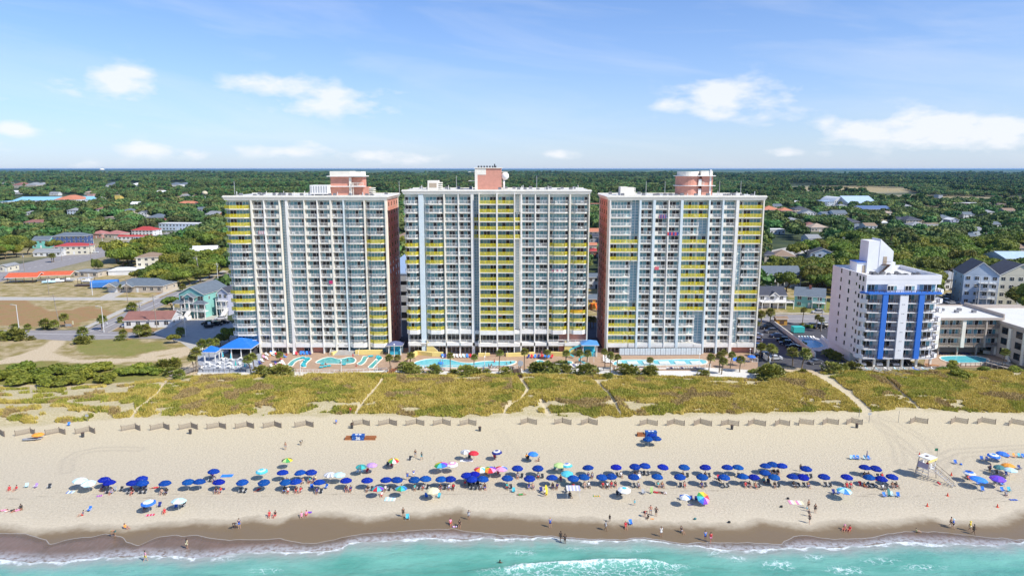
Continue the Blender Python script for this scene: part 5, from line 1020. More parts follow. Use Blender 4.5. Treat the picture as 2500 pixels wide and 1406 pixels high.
# towels, mats, boards
def flat(r, zx, zy, wz, hz_, cols, label, rz=0, z=.03, name='towel', cat='towel'):
    p = Q(r, zx, zy); w_ = PXM(RX[r]+zx/3.514, 1000+zy/3.514, wz/3.514); h_ = w_*hz_; m = MB(); n_ = max(6, len(cols)*2); 
    for i in range(n_):
        a = -w_/2+w_*i/n_
        m.poly([(a,-h_/2,z+.02*math.sin(i*1.7)),(a+w_/n_,-h_/2,z+.02*math.sin(i*1.7+1.7)),(a+w_/n_,h_/2,z+.02*math.sin(i*1.7+2.2)),(a,h_/2,z+.02*math.sin(i*1.7+.5))], fab(cols[i % len(cols)], FC[cols[i % len(cols)]]))
    n0 = len(m.f)
    for i in range(n_): m.f.append(tuple(len(m.v)+k for k in range(4))); a = m.v[i*4:i*4+4]; m.v += [(q[0], q[1], q[2]-.02) for q in a[::-1]]; m.m.append(m.m[i])
    return tag(m.build(name, None, (p.x, p.y, 0), rz=rz), label, cat)
flat(2,472,566,98,.55,['bright'],'bright blue beach blanket with a dark hem behind the umbrellas',.08); flat(3,1050,436,108,.45,['white'],'white blanket in front of the red umbrella'); flat(3,395,766,92,.75,['paleblue','white'],'pale blue and white striped blanket on the open sand')
flat(5,925,795,120,.6,['pink','white','cream'],'large pale pink blanket on the right sand',-.1); flat(1,1288,902,70,.5,['pink','red'],'pink patterned towel in front of the blue ringed umbrella',.25); flat(1,605,706,60,.8,['blue','white','paleblue'],'blue and white towel left of the pale umbrellas',.1)
flat(1,915,706,38,.6,['pink'],'small pink towel at the left'); flat(1,855,738,45,.7,['purple','pink'],'purple and pink boogie board at the left',.4,name='body_board',cat='board'); flat(3,952,1002,44,.5,['purple','white','pink'],'purple patterned board beside people on the wet sand',name='body_board',cat='board')
flat(6,1385,772,70,.35,['navy','blue'],'dark blue towel at the right edge'); flat(2,1182,880,32,.9,['purple'],'purple towel beside people on the wet sand',z=.05); flat(5,20,815,50,.35,['navy'],'dark towel near the tipped rainbow umbrella'); flat(1,70,868,60,.5,['white'],'white towel under a sunbather at the far left')
flat(4,1270,712,40,1.2,['black','white'],'black and white towel under a sunbather at the right'); flat(4,690,740,60,.35,['green','orange'],'small green and orange toys scattered on the sand',name='sand_toys',cat='toys'); flat(6,240,600,80,.5,['red','white','red'],'red and white towel under the blue umbrellas near the lifeguard stand',z=.05); flat(4,1168,935,30,.5,['orange'],'orange disc toy on the sand',name='sand_toy',cat='toy')
def board(r, zx, zy, rz, c, label, l=1.9):
    p = Q(r, zx, zy); m = MB(); pts = [(math.sin(t)*.27, math.cos(t)*l/2) for t in [2*PI*i/20 for i in range(20)]]; e_ = empty('surfboard', (p.x, p.y, 0), rz); m.prism([(a, b+l/2) for a, b in pts], 0, .07, fab(c, FC[c])); o = m.build('board', e_); o.rotation_euler = (1.2, 0, 0); m = MB(); m.box(-.02, .02, .15, .35, .07, .25, fab('black', FC['black'])); f_ = m.build('fin', o); return tag(e_, label, 'surfboard')
board(4,262,735,.2,'yellow','yellow surfboard standing in the sand in front of the rows'); board(4,1160,720,-.3,'lime','lime green board leaning beside the grey chair',1.3)
board(6,320,745,.1,'dteal','dark green closed umbrella shaped board in the seaside group',1.5)
p = Q(1,275,262); e_ = empty('kayak', (p.x, p.y, 0), .12); m = MB(); m.prism([(math.sin(t)*.45*(1 if abs(math.cos(t)) < .9 else .8), math.cos(t)*1.9) for t in [2*PI*i/24 for i in range(24)]], .28, .5, fab('grey', FC['grey'])); o = m.build('hull', e_); o.rotation_euler = (0, 0, -PI/2+.1)
m = MB(); m.prism([(math.sin(t)*.25, math.cos(t)*.9) for t in [2*PI*i/20 for i in range(20)]], .501, .53, dgrey); o = m.build('cockpit', e_); o.rotation_euler = (0, 0, -PI/2+.1); m = MB(); m.box(-.8, -.7, -.4, .4, 0, .28, brown); m.box(.7, .8, -.4, .4, 0, .28, brown); m.build('rack', e_); tag(e_, 'grey kayak on a low rack near the left sand fences', 'kayak')
# cones
for i, (zx, zy) in enumerate([(578,388),(852,560),(820,738),(645,826),(1247,834)]):
    p = Q(6, zx, zy); e_ = empty('traffic_cone', (p.x, p.y, 0)); tag(e_, f'small red orange cone on the sand, {["behind the lifeguard stand","right of the lifeguard stand","at the foot of the lifeguard ramp","nearest the sea","farthest right"][i]}', 'cone', 'cones around the lifeguard stand'); cm = mat('cone_red', (.7,.06,.02), .6, .1, 5)
    m = MB(); m.tube((0,0,.04), (0,0,.62), .15, .04, cm, 12); m.build('cone', e_); m = MB(); m.box(-.2,.2,-.2,.2,0,.04,cm); m.build('base', e_)
# poles and signs in the sand
for r, zx, zy, h, lb, sg_ in [(6,145,112,2.6,'thin pole with a small sign board on the path to the beach',True),(6,397,110,2.8,'bare thin pole standing right of the beach path',False),(6,60,68,1.4,'short dark post at the end of the dune path',False),(1,750,100,1.9,'weathered post with a crossed board at the dune edge',True),(5,1465,60,1.8,'short post behind the last bin on the right',False)]:
    p = Q(r, zx, zy); e_ = empty('sign_post', (p.x, p.y, 0)); m = MB(); m.tube((0,0,-.1),(0,0,h),.05,.04,grey,8); m.build('post', e_)
    if sg_: m = MB(); m.box(-.4,.4,-.07,-.03,h-.7,h-.15,lgrey); m.build('sign_board', e_)
    tag(e_, lb, 'post')
# closed umbrella standing in the line of chairs
p = Q(6,112,425); e_ = empty('closed_umbrella', (p.x+.3, p.y, 0)); m = MB(); m.tube((0,0,0),(0,0,.7),.02,.02,pole_m,6); m.build('pole', e_); m = MB(); m.tube((0,0,.6),(0,0,1.9),.13,.04,fab('navy',FC['navy']),10); m.build('canopy', e_); tag(e_, 'closed dark umbrella standing in the line of empty chairs', 'umbrella')
# lifeguard stand
p = Q(6, 620, 580); e_ = empty('lifeguard_stand', (p.x+.3, p.y+.2, 0), .52); e_.scale = (1.02,)*3; tag(e_, 'white timber lifeguard stand with yellow board under its roof and a long ramp', 'lifeguard stand')
wt_ = mat('white_timber', (.72,.71,.68), .7, .1, 5); wl_ = mat('weathered_timber', (.42,.36,.31), .8, .2, 5)
m = MB(); m.box(-1.15,1.15,-1,1.05,2.0,2.1,wt_); m.build('deck', e_)
for sx in (-1, 1):
    for sy in (-1, 1): m = MB(); m.bar((sx*1.35,sy*1.25,0),(sx*1.0,sy*.9,4.0),.12,wl_); m.build('leg', e_)
m = MB(); m.box(-1.25,1.25,-1.15,1.1,4.0,4.12,wt_); m.box(-.35,.35,-.1,.3,4.12,4.16,brown); m.build('roof', e_)
m = MB(); m.prism([(math.cos(t)*1.45, -1.06+math.sin(t)*.10) for t in [2*PI*i/20 for i in range(20)]], 3.5, 3.95, yel2); m.build('rescue_board', e_)
for z in (.9, 1.5): 
    m = MB()
    for sy in (-1, 1): m.bar((-1.25,sy*1.15,z),(1.25,sy*1.15,z),.08,wl_)
    for sx in (-1, 1): m.bar((sx*1.25,-1.15,z),(sx*1.25,1.15,z),.08,wt_)
    m.build('brace', e_)
m = MB(); m.box(-1.12,-1.06,-.9,1,2.1,3.1,fab('lilacpanel',(.4,.35,.45))); m.box(-1.1,1.1,1.0,1.06,2.1,3.0,wt_); m.box(-.6,-.1,-1.05,-.98,2.1,3.1,wt_); m.box(.75,1.1,-1.05,-.98,2.1,3.1,wt_); m.build('side_panel', e_)
m = MB(); 
for s_ in (-.1, .85): m.bar((s_,-1,2.05),(s_,-5.0,.03),.09,wl_)
for k in range(10): m.box(-.1,.85,-1.2-k*.39,-1.05-k*.39,1.93-k*.2,1.97-k*.2,lgrey)
m.build('ramp', e_)
for s_ in (-.14, .89):
    m = MB(); m.bar((s_,-1,3.0),(s_,-5.2,.95),.06,brown)
    for k in range(4): y = -1-k*1.33; m.bar((s_,y,2.05+(y+1)*.505),(s_,y,3.0+(y+1)*.488),.06,wt_)
    m.build('handrail', e_)
flag = empty('flag', (p.x+1.75, p.y-.2, 0)); m = MB(); m.tube((0,0,3.2),(.15,0,6.0),.03,.02,grey,6); m.build('pole', flag); m = MB(); m.poly([(.14,0,6.0),(-.5,.05,5.95),(-.42,-.05,5.7),(-.55,.02,5.5),(.12,0,5.4)], fab('flaggreen',(.02,.16,.08))); m.build('cloth', flag); tag(flag, 'green flag flying from a thin pole on the lifeguard stand', 'flag')
person(p.x+.35, p.y-.1, .0-.3, 'sit', 'lifeguard in red sitting under the roof of the stand', skin=2, top='red', low='red', z=2.1)
q = Q(6,737,648); m = MB(); m.tube((0,0,.55),(.25,-.5,.35),.16,.14,fab('red',FC['red']),10); m.bar((0,0,.5),(0,.25,.72),.03,dgrey); tag(m.build('rescue_tube', None, (q.x,q.y+.2,0)), 'red rescue tube hanging on the ramp of the lifeguard stand', 'rescue tube')
q = Q(6,560,520); person(q.x, q.y, .5, 'stand', 'person in maroon standing behind the lifeguard stand', skin=2, top='red', low='black')
# seaweed and shells at the tide line belong to the sand; toys and coolers
for r, zx, zy, c, lb in [(5,60,940,'dteal','dark green bag lying on the sand at the right'),(2,445,685,'navy','small navy bag beside dark chairs'),(5,352,968,'black','small dark bag lying near the wet sand edge'),(5,857,765,'black','black backpack beside the pink blanket'),(6,935,472,'blue','blue cooler beside the reclined chair'),(5,800,835,'black','black sandals bag below the pink blanket')]:
    q = Q(r, zx, zy); m = MB(); ballm(m, (0,0,.16), .26, fab(c, FC[c]), 8, .7); m.bar((-.15,0,.3),(.15,0,.36),.03,fab(c, FC[c])); tag(m.build('bag', None, (q.x,q.y,0), smooth=True), lb, 'bag')
# ---------------------------------------------------------------- houses
rc = lambda k, c, **kw: mat('roof_'+k, c, .85, .14, .7, .01, 6, **kw)
ROOF = dict(slate=rc('slate',(.13,.16,.19)), dark=rc('dark',(.06,.065,.085)), grey=rc('grey',(.27,.28,.29)), brown=rc('brown',(.27,.19,.13)), redbrown=rc('redbrown',(.26,.12,.095)), red=rc('red',(.42,.055,.05)), orange=rc('orange',(.52,.20,.11)), pinkr=rc('pink',(.40,.17,.15)), white=rc('white',(.74,.74,.72)), sky=rc('sky',(.25,.52,.68)), blue=rc('blue',(.10,.16,.30)), tarp=rc('tarp',(.60,.12,.05)), paleblue=rc('paleblue',(.40,.52,.66)), tan=rc('tan',(.42,.33,.25)))
WALL = {k: mat('siding_'+k, c, .8, .06, .4, .004, 8) for k, c in dict(white=(.70,.70,.69), cream=(.68,.63,.49), beige=(.52,.45,.36), teal=(.18,.50,.45), blue=(.06,.10,.24), paleblue=(.54,.62,.70), lilac=(.48,.50,.62), pink=(.52,.30,.25), yellow=(.65,.48,.12), brick=(.34,.14,.10), aqua=(.25,.55,.50), grey=(.40,.41,.43)).items()}
HOUSES = []; 
def gable_roof(m, x0, x1, y0, y1, z, h, mt_, ax='x', ov=.4, wallm=None):
    x0 -= ov; x1 += ov; y0 -= ov; y1 += ov; t = .18
    if ax == 'x':
        ym = (y0+y1)/2
        for (ya, yb, za, zb) in ((y0, ym, z-.1, z+h), (y1, ym, z-.1, z+h)): 
            p = [(x0,ya,za),(x1,ya,za),(x1,yb,zb),(x0,yb,zb)]; m.poly(p if ya < yb else p[::-1], mt_); q = [(a,b,c-t) for a,b,c in p]; m.poly(q[::-1] if ya < yb else q, white)
            m.poly([p[0],q[0],q[1],p[1]], white)
        for x in (x0, x1): m.poly([(x,y0,z-.1),(x,ym,z+h),(x,ym,z+h-t*1.6),(x,y0,z-.1-t*1.6)], white); m.poly([(x,y1,z-.1),(x,ym,z+h),(x,ym,z+h-t*1.6),(x,y1,z-.1-t*1.6)], white)
        if wallm:
            for x in (x0+ov, x1-ov): m.poly([(x,y0+ov,z-.12),(x,y1-ov,z-.12),(x,ym,z+h-t-.15)], wallm)
    else:
        xm = (x0+x1)/2
        for (xa, xb) in ((x0, xm), (x1, xm)):
            p = [(xa,y0,z-.1),(xa,y1,z-.1),(xb,y1,z+h),(xb,y0,z+h)]; m.poly(p, mt_); q = [(a,b,c-t) for a,b,c in p]; m.poly(q[::-1], white)
        for y in (y0, y1): m.poly([(x0,y,z-.1),(xm,y,z+h),(xm,y,z+h-t*1.8),(x0,y,z-.1-t*1.8)], white); m.poly([(x1,y,z-.1),(xm,y,z+h),(xm,y,z+h-t*1.8),(x1,y,z-.1-t*1.8)], white)
        if wallm:
            for y in (y0+ov, y1-ov): m.poly([(x0+ov,y,z-.12),(x1-ov,y,z-.12),(xm,y,z+h-t-.15)], wallm)
def hip_roof(m, x0, x1, y0, y1, z, h, mt_, ov=.5):
    x0 -= ov; x1 += ov; y0 -= ov; y1 += ov; d = min(x1-x0, y1-y0)/2; 
    if x1-x0 > y1-y0: r0, r1 = (x0+d, (y0+y1)/2, z+h), (x1-d, (y0+y1)/2, z+h)
    else: r0, r1 = ((x0+x1)/2, y0+d, z+h), ((x0+x1)/2, y1-d, z+h)
    a, b, c, d_ = (x0,y0,z), (x1,y0,z), (x1,y1,z), (x0,y1,z)
    if x1-x0 > y1-y0: F_ = [(a,b,r1,r0),(b,c,r1),(c,d_,r0,r1),(d_,a,r0)]
    else: F_ = [(a,b,r0),(b,c,r1,r0),(c,d_,r1),(d_,a,r0,r1)]
    for f in F_: m.poly(f, mt_)
    m.box(x0+.02, x1-.02, y0+.02, y1-.02, z-.2, z-.01, white)
wcache = {}
def hwin(w, h):
    k = (round(w, 1), round(h, 1))
    if k not in wcache:
        f = MB(); f.box(-w/2-.08, w/2+.08, -.07, 0, -.08, h+.08, white); g_ = MB(); g_.box(-w/2, w/2, -.10, -.06, 0, h, dark); g_.box(-.03, .03, -.12, -.09, 0, h, white); g_.box(-w/2, w/2, -.12, -.09, h*.5, h*.5+.05, white)
        wcache[k] = (f.mesh('window'), g_.mesh('pane'))
    return wcache[k]
def house(px0, px1, pyb, h, d, roof, rcol, wcol, label, rz=0, rh=None, storeys=None, name='house', cat='house', ax='x', win=True, excl=True):
    p0, p1 = P(px0, pyb), P(px1, pyb); w = (p1.x-p0.x); cx = (p0.x+p1.x)/2
    e_ = empty(name, (cx, p0.y+d/2, 0), math.radians(rz)); tag(e_, label, cat); rt = ROOF[rcol]; wl = WALL[wcol]; x0, x1, y0, y1 = -w/2, w/2, -d/2, d/2
    m = MB(); m.box(x0, x1, y0, y1, -.2, h, wl); m.build('wall', e_)
    rh = rh if rh is not None else min(w, d)*.22; m = MB()
    if roof == 'gable': gable_roof(m, x0, x1, y0, y1, h, rh, rt, ax, wallm=wl)
    elif roof == 'hip': hip_roof(m, x0, x1, y0, y1, h, rh, rt)
    elif roof == 'flat': m.box(x0-.3, x1+.3, y0-.3, y1+.3, h, h+.35, rt)
    elif roof == 'arch': m.prism([(x0-.2, -.1)]+[(x0+(x1-x0)*i/12, math.sin(PI*i/12)*rh) for i in range(13)]+[(x1+.2, -.1)], 0, d, rt); m.v = [(a, c+y0, b+h) for a, b, c in m.v]; m.f = [f[::-1] for f in m.f]
    ro = m.build('roof', e_)
    if win:
        st = storeys or max(1, round(h/3)); nw = max(2, min(12, int(w/3.2)))
        for k in range(st):
            for i in range(nw):
                ww, wh = min(1.5, w/nw*.5), 1.3; f, g_ = hwin(ww, wh); x = x0+w*(i+.5)/nw; z = k*h/st+h/st*.35
                if k == 0 and i == nw//2:
                    dd = MB(); dd.box(x-.5, x+.5, y0-.08, y0+.01, .05, 2.1, WALL['white'] if wcol != 'white' else ROOF['dark']); dd.build('door', e_); continue
                o = link(f, 'window', e_, (x, y0-.005, z)); link(g_, 'pane', o)
            for sx, rr in ((x0, -PI/2), (x1, PI/2)):
                for yy in ((y0*.5, y1*.5) if d > 7 else (0,)):
                    f, g_ = hwin(1.0, 1.2); o = link(f, 'window', e_, (sx+(-.005 if sx < 0 else .005), yy, k*h/st+h/st*.35), rr); link(g_, 'pane', o)
    pt = PROJ(cx, p0.y+d*.5, h+rh)
    if excl: HOUSES.append((px0, px1, min(pt[1], pyb), pyb, p0.y, label, cx, p0.y, w, d))
    return e_
H = house
# left of the hotels, near
teal_h = H(446,512,775,9.6,17,'gable','slate','aqua','teal three storey beach house with columned porches and grey roof',rz=-9,ax='y',rh=2.9,win=False)
m = MB(); f2 = teal_h
def porch(root, x0, x1, y, zs, deep, colm, roofz=None):
    for i, z in enumerate(zs):
        b = MB(); b.box(x0, x1, y-deep, y+.05, z-.2, z, white); bo = b.build('balcony', root); link(rail_tpl([(x0+.05, y-deep+.05), (x1-.05, y-deep+.05)], white, sp=.3).mesh('railing'), 'railing', bo, (0, 0, z)); 
    n_ = max(2, int((x1-x0)/3.2))
    for i in range(n_+1): c = MB(); x = x0+.15+(x1-x0-.3)*i/n_; c.box(x-.14, x+.14, y-deep+.02, y-deep+.3, 0, (roofz or zs[-1]), white); c.build('column', root)
w_ = 5.3
porch(teal_h, -6.6, 7.0, -8.5, [3.1], 2.4, white, 6.1)
for a, b in ((-6.8, -2.0), (2.0, 7.2)): part(teal_h, 'porch_roof', lambda m: hip_roof(m, a, b, -11, -8.45, 6.1, 1.2, ROOF['slate'], .15))
porch(teal_h, -2.0, 2.2, -8.5, [6.2], 2.0, white, 8.6)
part(teal_h, 'gable_roof', lambda m: gable_roof(m, -2.1, 2.3, -10.8, -6, 8.6, 1.5, ROOF['slate'], 'y', .3, WALL['aqua']))
for x, z, ww in ((-3.9,6.9,1.5),(3.9,6.9,2.2),(-4.2,3.6,2),(4.4,3.6,2.4),(0,6.5,2.4),(0,3.4,1.8),(-4,.4,2.2),(4,.3,2.4)): f, g_ = hwin(ww, 1.7); o = link(f, 'window', teal_h, (x, -8.52, z)); link(g_, 'pane', o)
for yy in (-5, 0, 5): f, g_ = hwin(.8, 1.2); o = link(f, 'window', teal_h, (5.32, yy, 7), PI/2); link(g_, 'pane', o)
part(teal_h, 'stairs', lambda m: ([m.box(-.9, .9, -11.2-k*.42, -10.75-k*.42, 2.9-k*.26-.3, 2.9-k*.26, white) for k in range(11)], m.vbox((-1, -10.9), (-1, -15.6), .1, 0, 1.4, white), m.vbox((1, -10.9), (1, -15.6), .1, 0, 1.4, white)))
lil = H(540,566,770,9.3,16,'gable','dark','lilac','narrow lilac grey beach house beside the teal one',rz=-7,ax='y',rh=2.0)
porch(lil, -2.2, 2.2, -8, [3.1, 6.1], 1.8, white, 6.2)
part(lil, 'stairs', lambda m: [m.box(1.2, 3.0, -10-k*.42, -9.55-k*.42, 2.6-k*.26, 2.9-k*.26, white) for k in range(10)])
H(303,412,800,3.1,11,'gable','redbrown','white','low white cottage with long red brown roof by the street',rz=6,rh=2.2)
H(274,402,714,3.4,13,'hip','slate','beige','cream ranch house with slate roof and white garage door',rz=-3,rh=2.6)
h_ = HOUSES[-1]; 
H(331,392,664,8.5,12,'hip','brown','cream','three storey cream house with grey brown hip roof',rz=14,rh=2.2)
H(262,332,672,2.4,14,'flat','white','white','long low white walled annex beside the cream house',rz=10,win=False)
H(133,208,622,5.8,12,'hip','red','cream','cream two storey motel with red roof',rz=10,rh=1.8)
H(131,205,603,8.2,12,'hip','slate','blue','blue motel block with navy hip roof behind the red roofed one',rz=8,rh=2.4)
H(82,145,626,2.8,9,'gable','grey','white','long low white garages with grey roof by the highway',rz=8)
H(78,116,606,6,12,'gable','slate','teal','mint green two storey building with grey roof',rz=10)
H(180,243,677,2.8,10,'flat','grey','beige','low weathered shed with grey roof behind the market yard',rz=-5)
H(0,20,664,3.4,9,'gable','grey','cream','small cream cottage at the left edge by the highway',rz=0,ax='y')
H(222,252,582,4,12,'hip','pinkr','pink','pink motel with long porch, left one',rz=-6)
H(256,298,583,4,12,'hip','pinkr','beige','pink roofed motel beside a red roofed house',rz=-6)
H(322,376,575,4.5,14,'hip','red','white','white house with bright red hip roof',rz=-4)
H(288,370,586,2.8,6,'gable','red','white','long low building with dark red roof beside the highway',rz=0)
H(388,482,563,6.5,12,'flat','white','paleblue','long pale blue flat roofed apartment block',rz=-4)
H(460,520,628,4,14,'gable','white','white','white roofed house half hidden in the dark trees',rz=12,rh=3)
H(57,113,554,4.5,12,'hip','redbrown','white','white motel with long red roof among trees',rz=-5)
H(165,192,530,8,13,'hip','grey','paleblue','pale blue three storey house with grey roof',rz=4)
H(338,360,532,6,12,'gable','dark','white','white house with dark roof among the left trees',ax='y')
H(358,402,540,4,18,'hip','slate','brick','brick house with grey hip roof among the left trees')
H(503,540,533,4,22,'gable','grey','brick','grey roofed brick church hall left of the hotels',rz=-20)
H(432,480,503,4,16,'hip','orange','beige','orange roofed restaurant far among the trees')
H(255,285,540,4,16,'flat','tan','beige','tan flat roofed shop beyond the left trees')
H(0,20,505,8,40,'flat','sky','white','bright blue roof of a store at the left edge far away')
H(32,130,498,6,50,'gable','sky','white','long sky blue roofed store, left one far away',rh=5); H(132,182,498,7,50,'hip','orange','white','orange roofed part of the far blue store',rh=7); H(184,228,496,6,40,'gable','sky','white','sky blue roofed store, right one far away',rh=5)
H(281,294,493,12,12,'flat','tan','yellow','bright yellow sign building far behind the left trees',win=False)
H(213,228,490,12,10,'flat','tan','pink','salmon coloured block beside the far blue store',win=False)
H(2,16,455,9,40,'hip','grey','beige','distant grey roofed villa at the left edge'); H(30,56,459,9,50,'hip','redbrown','beige','distant villa with red brown roof'); H(62,88,459,9,50,'hip','grey','beige','distant villa with grey roof, left of two'); H(90,110,458,10,50,'hip','grey','beige','distant villa with grey roof, right of two')
H(258,284,459,10,40,'hip','slate','white','distant white mansion with slate roof, left'); H(318,340,459,9,40,'hip','white','white','distant white roofed mansion'); H(414,436,458,9,40,'hip','slate','white','distant white mansion with dark roof, left of two'); H(437,456,457,9,40,'hip','slate','white','distant white mansion with dark roof, right of two')
# gap between middle and right tower
H(1436,1462,705,5.8,12,'gable','slate','white','white two storey house with grey roof seen between middle and right towers',rz=0); HOUSES.pop() if False else None
H(1434,1466,755,4.5,9,'gable','slate','yellow','yellow beach hut with orange slide seen between the towers')
H(1440,1464,628,4,11,'hip','red','brick','bright red roofed house seen between the towers'); H(1437,1458,612,4,11,'gable','orange','beige','orange roofed house seen between the towers, lower one'); H(1440,1470,592,4.5,13,'gable','dark','grey','dark roofed house seen between the towers'); H(1438,1470,580,5,14,'gable','orange','beige','orange roofed house seen between the towers, upper one')
H(1442,1478,506,5,16,'flat','orange','aqua','shop with aqua wall and orange roof far between the towers')
H(966,1000,592,4.5,16,'hip','brown','beige','brown roofed building seen between left and middle towers')
# right of the hotels
H(1866,1955,700,6.2,12,'gable','slate','white','white two storey beach house with upper deck and grey roof',rh=3.6); wh1 = HOUSES[-1]
wh = kids; 
H(1848,1918,752,5.6,10,'gable','dark','white','white house with dark roof and wide white deck by the road',rh=3); 
H(1960,2028,752,5.0,15,'gable','slate','aqua','ranch house with grey roof and red chimney by the road',rz=-24,rh=2.6)
H(1985,2042,640,5.5,12,'gable','dark','paleblue','light blue house with navy roof behind the oaks',ax='y',rz=-12,rh=3)
H(1893,1945,642,4.2,15,'hip','brown','beige','beige house with broad brown hip roof',rz=-10,rh=3.4); H(1866,1902,640,4.5,12,'hip','dark','beige','beige house with dark hip roof at the right tower')
H(1973,2004,593,4,14,'gable','grey','white','white house with grey roof in the middle of the right woods'); H(1880,1916,572,4,12,'flat','white','white','flat white roofed house right of the right tower')
H(1862,1905,524,6,22,'hip','orange','pink','pink villa row with orange tiled roof, left half'); H(1905,1936,526,6,20,'hip','orange','pink','pink villa row with orange tiled roof, right half')
H(1938,2012,503,6,45,'flat','white','white','long white flat roofed store beyond the right trees'); H(2020,2036,503,7,40,'flat','paleblue','paleblue','pale blue wing of the arched white store'); H(2036,2068,503,8,50,'arch','white','white','white store with arched front beyond the right trees',rh=6); H(2070,2140,505,6,55,'gable','paleblue','white','blue roofed wing right of the arched store')
H(2102,2176,520,5,30,'gable','blue','white','long white building with dark blue roof',rh=4); H(1940,1974,520,5,18,'hip','dark','beige','house with dark hip roof below the white store'); H(1958,1992,532,6,15,'gable','slate','white','white gabled house with grey roof in the right woods',ax='y'); H(1940,1966,524,4,12,'flat','tan','beige','tan roofed house next to pink villas')
H(2008,2032,535,6,14,'gable','slate','paleblue','pale blue house with slate roof, left of two'); H(2034,2068,536,7,16,'gable','slate','white','white house with steep slate gables'); H(2058,2102,556,5.5,20,'hip','dark','beige','large house with dark slate roof in the right woods',rh=4)
H(1967,1996,560,4,14,'hip','redbrown','white','white house with red brown roof in the right woods'); H(1980,2022,566,4,16,'hip','tan','beige','tan hip roofed house in the right woods'); H(2085,2114,567,5,12,'gable','slate','paleblue','light blue cottage with grey roof in the right woods'); H(2112,2140,570,7,12,'gable','brown','white','tall white house with tan roof in the right woods'); H(2152,2166,553,4,12,'gable','white','white','small white roofed house in the right woods')
H(2190,2214,547,5,20,'hip','dark','beige','navy roofed house, left one of a pair'); H(2212,2250,549,5,22,'hip','dark','beige','navy roofed house, right one of a pair'); H(2225,2262,560,4,14,'hip','grey','white','white house with pale grey roof below navy roofs'); H(2262,2290,556,3.5,10,'flat','tan','white','low white building with tan flat roof')
H(2292,2324,543,5,16,'hip','slate','paleblue','pale blue house with grey roof near the right pool'); H(2319,2340,551,6,12,'gable','white','lilac','lilac white gabled house near the right pool',ax='y')
H(2325,2350,507,6,30,'flat','tan','pink','pale pink low building far right, left part'); H(2370,2410,507,6,30,'flat','white','pink','pale pink low building far right, middle part'); H(2438,2456,508,6,30,'flat','tan','pink','pale orange low building far right')
H(2290,2300,494,13,14,'flat','dark','grey','dark square billboard block far right',win=False)
H(2302,2364,708,5.4,14,'hip','grey','white','white house with grey hip roof behind the condominium',rh=3); H(2360,2386,590,4.5,14,'gable','slate','white','grey roofed house in the dark right woods'); H(2482,2520,622,4.5,14,'hip','brown','beige','brown roofed house at the right edge')
big = H(2366,2440,746,13.4,15,'gable','dark','paleblue','four storey pale blue beach house with dark gabled roof at the right',ax='y',rh=5.5,storeys=4,rz=-18)
H(2444,2540,748,13.4,15,'gable','dark','cream','four storey cream beach house with dark roof at the right edge',ax='y',rh=5,storeys=4,rz=-10)
H(2452,2540,660,7,20,'gable','paleblue','paleblue','pale blue house with light blue metal roof at the right edge',rh=3)
porch(big, -1, 5.5, -7.6, [3.4, 6.7, 10], 2, white, 12.5)
for o in list(bpy.data.objects):
    if o.get('label') == 'white house with dark roof and wide white deck by the road': porch(o, -5, 8.5, -5, [2.9], 2.6, white); part(o, 'dormer', lambda m: gable_roof(m, -1.2, 2.6, -6, -3, 5.4, 1.7, ROOF['dark'], 'y', .3, WALL['white']))
    if o.get('label') == 'white two storey beach house with upper deck and grey roof': porch(o, -6.5, 6.5, -6, [3.0], 2.2, white, 3.0); part(o, 'dormer', lambda m: gable_roof(m, .5, 4.2, -7, -4, 6.0, 1.8, ROOF['slate'], 'y', .3, WALL['white']))
    if o.get('label') == 'cream ranch house with slate roof and white garage door':
        part(o, 'garage_door', lambda m: m.box(-14.2, -9.8, -6.75, -6.4, .05, 2.5, WALL['white'])); part(o, 'porch_roof', lambda m: gable_roof(m, -6, -1, -9, -5, 3.3, 1.5, ROOF['slate'], 'y', .2, WALL['beige'])); part(o, 'garage_roof', lambda m: gable_roof(m, -15, -9, -9, -4, 3.2, 1.7, ROOF['slate'], 'y', .2, WALL['beige']))
        part(o, 'garage', lambda m: m.box(-14.8, -9.2, -6.7, -6.3, 0, 3.1, WALL['beige']))
    if o.get('label') == 'ranch house with grey roof and red chimney by the road': part(o, 'chimney', lambda m: m.box(-.5, .5, -1.5, -.7, 6, 8.6, redb)); porch(o, 1, 6.5, -7.5, [2.6], 2.4, white, 4.8)
for i, (x, y, w__, rc_, wc_, pl) in enumerate([(2352,534,26,'slate','white','right woods'),(2404,528,24,'grey','cream','right woods'),(2452,524,28,'brown','beige','right woods'),(2202,512,24,'grey','white','right woods'),(1884,512,26,'slate','beige','right woods'),(2046,512,22,'grey','white','right woods'),(2420,560,24,'slate','white','right woods'),(1925,548,22,'grey','white','right woods'),(2375,575,26,'grey','paleblue','right woods'),(2160,530,20,'tan','white','right woods'),(28,474,24,'white','white','left woods'),(300,524,24,'slate','cream','left woods'),(318,506,22,'white','white','left woods'),(440,484,24,'grey','white','left woods'),(382,474,24,'white','white','left woods'),(205,476,22,'tan','beige','left woods'),(120,478,22,'grey','white','left woods'),(60,530,22,'grey','white','left woods'),(480,520,22,'slate','white','left woods'),(235,520,24,'redbrown','white','left woods')]):
    H(x,x+w__,y,5,14,'hip' if i % 2 else 'gable',rc_,wc_,f'small {wc_} house with {rc_} roof deep in the {pl}, {ordn(i % 10)} listed')
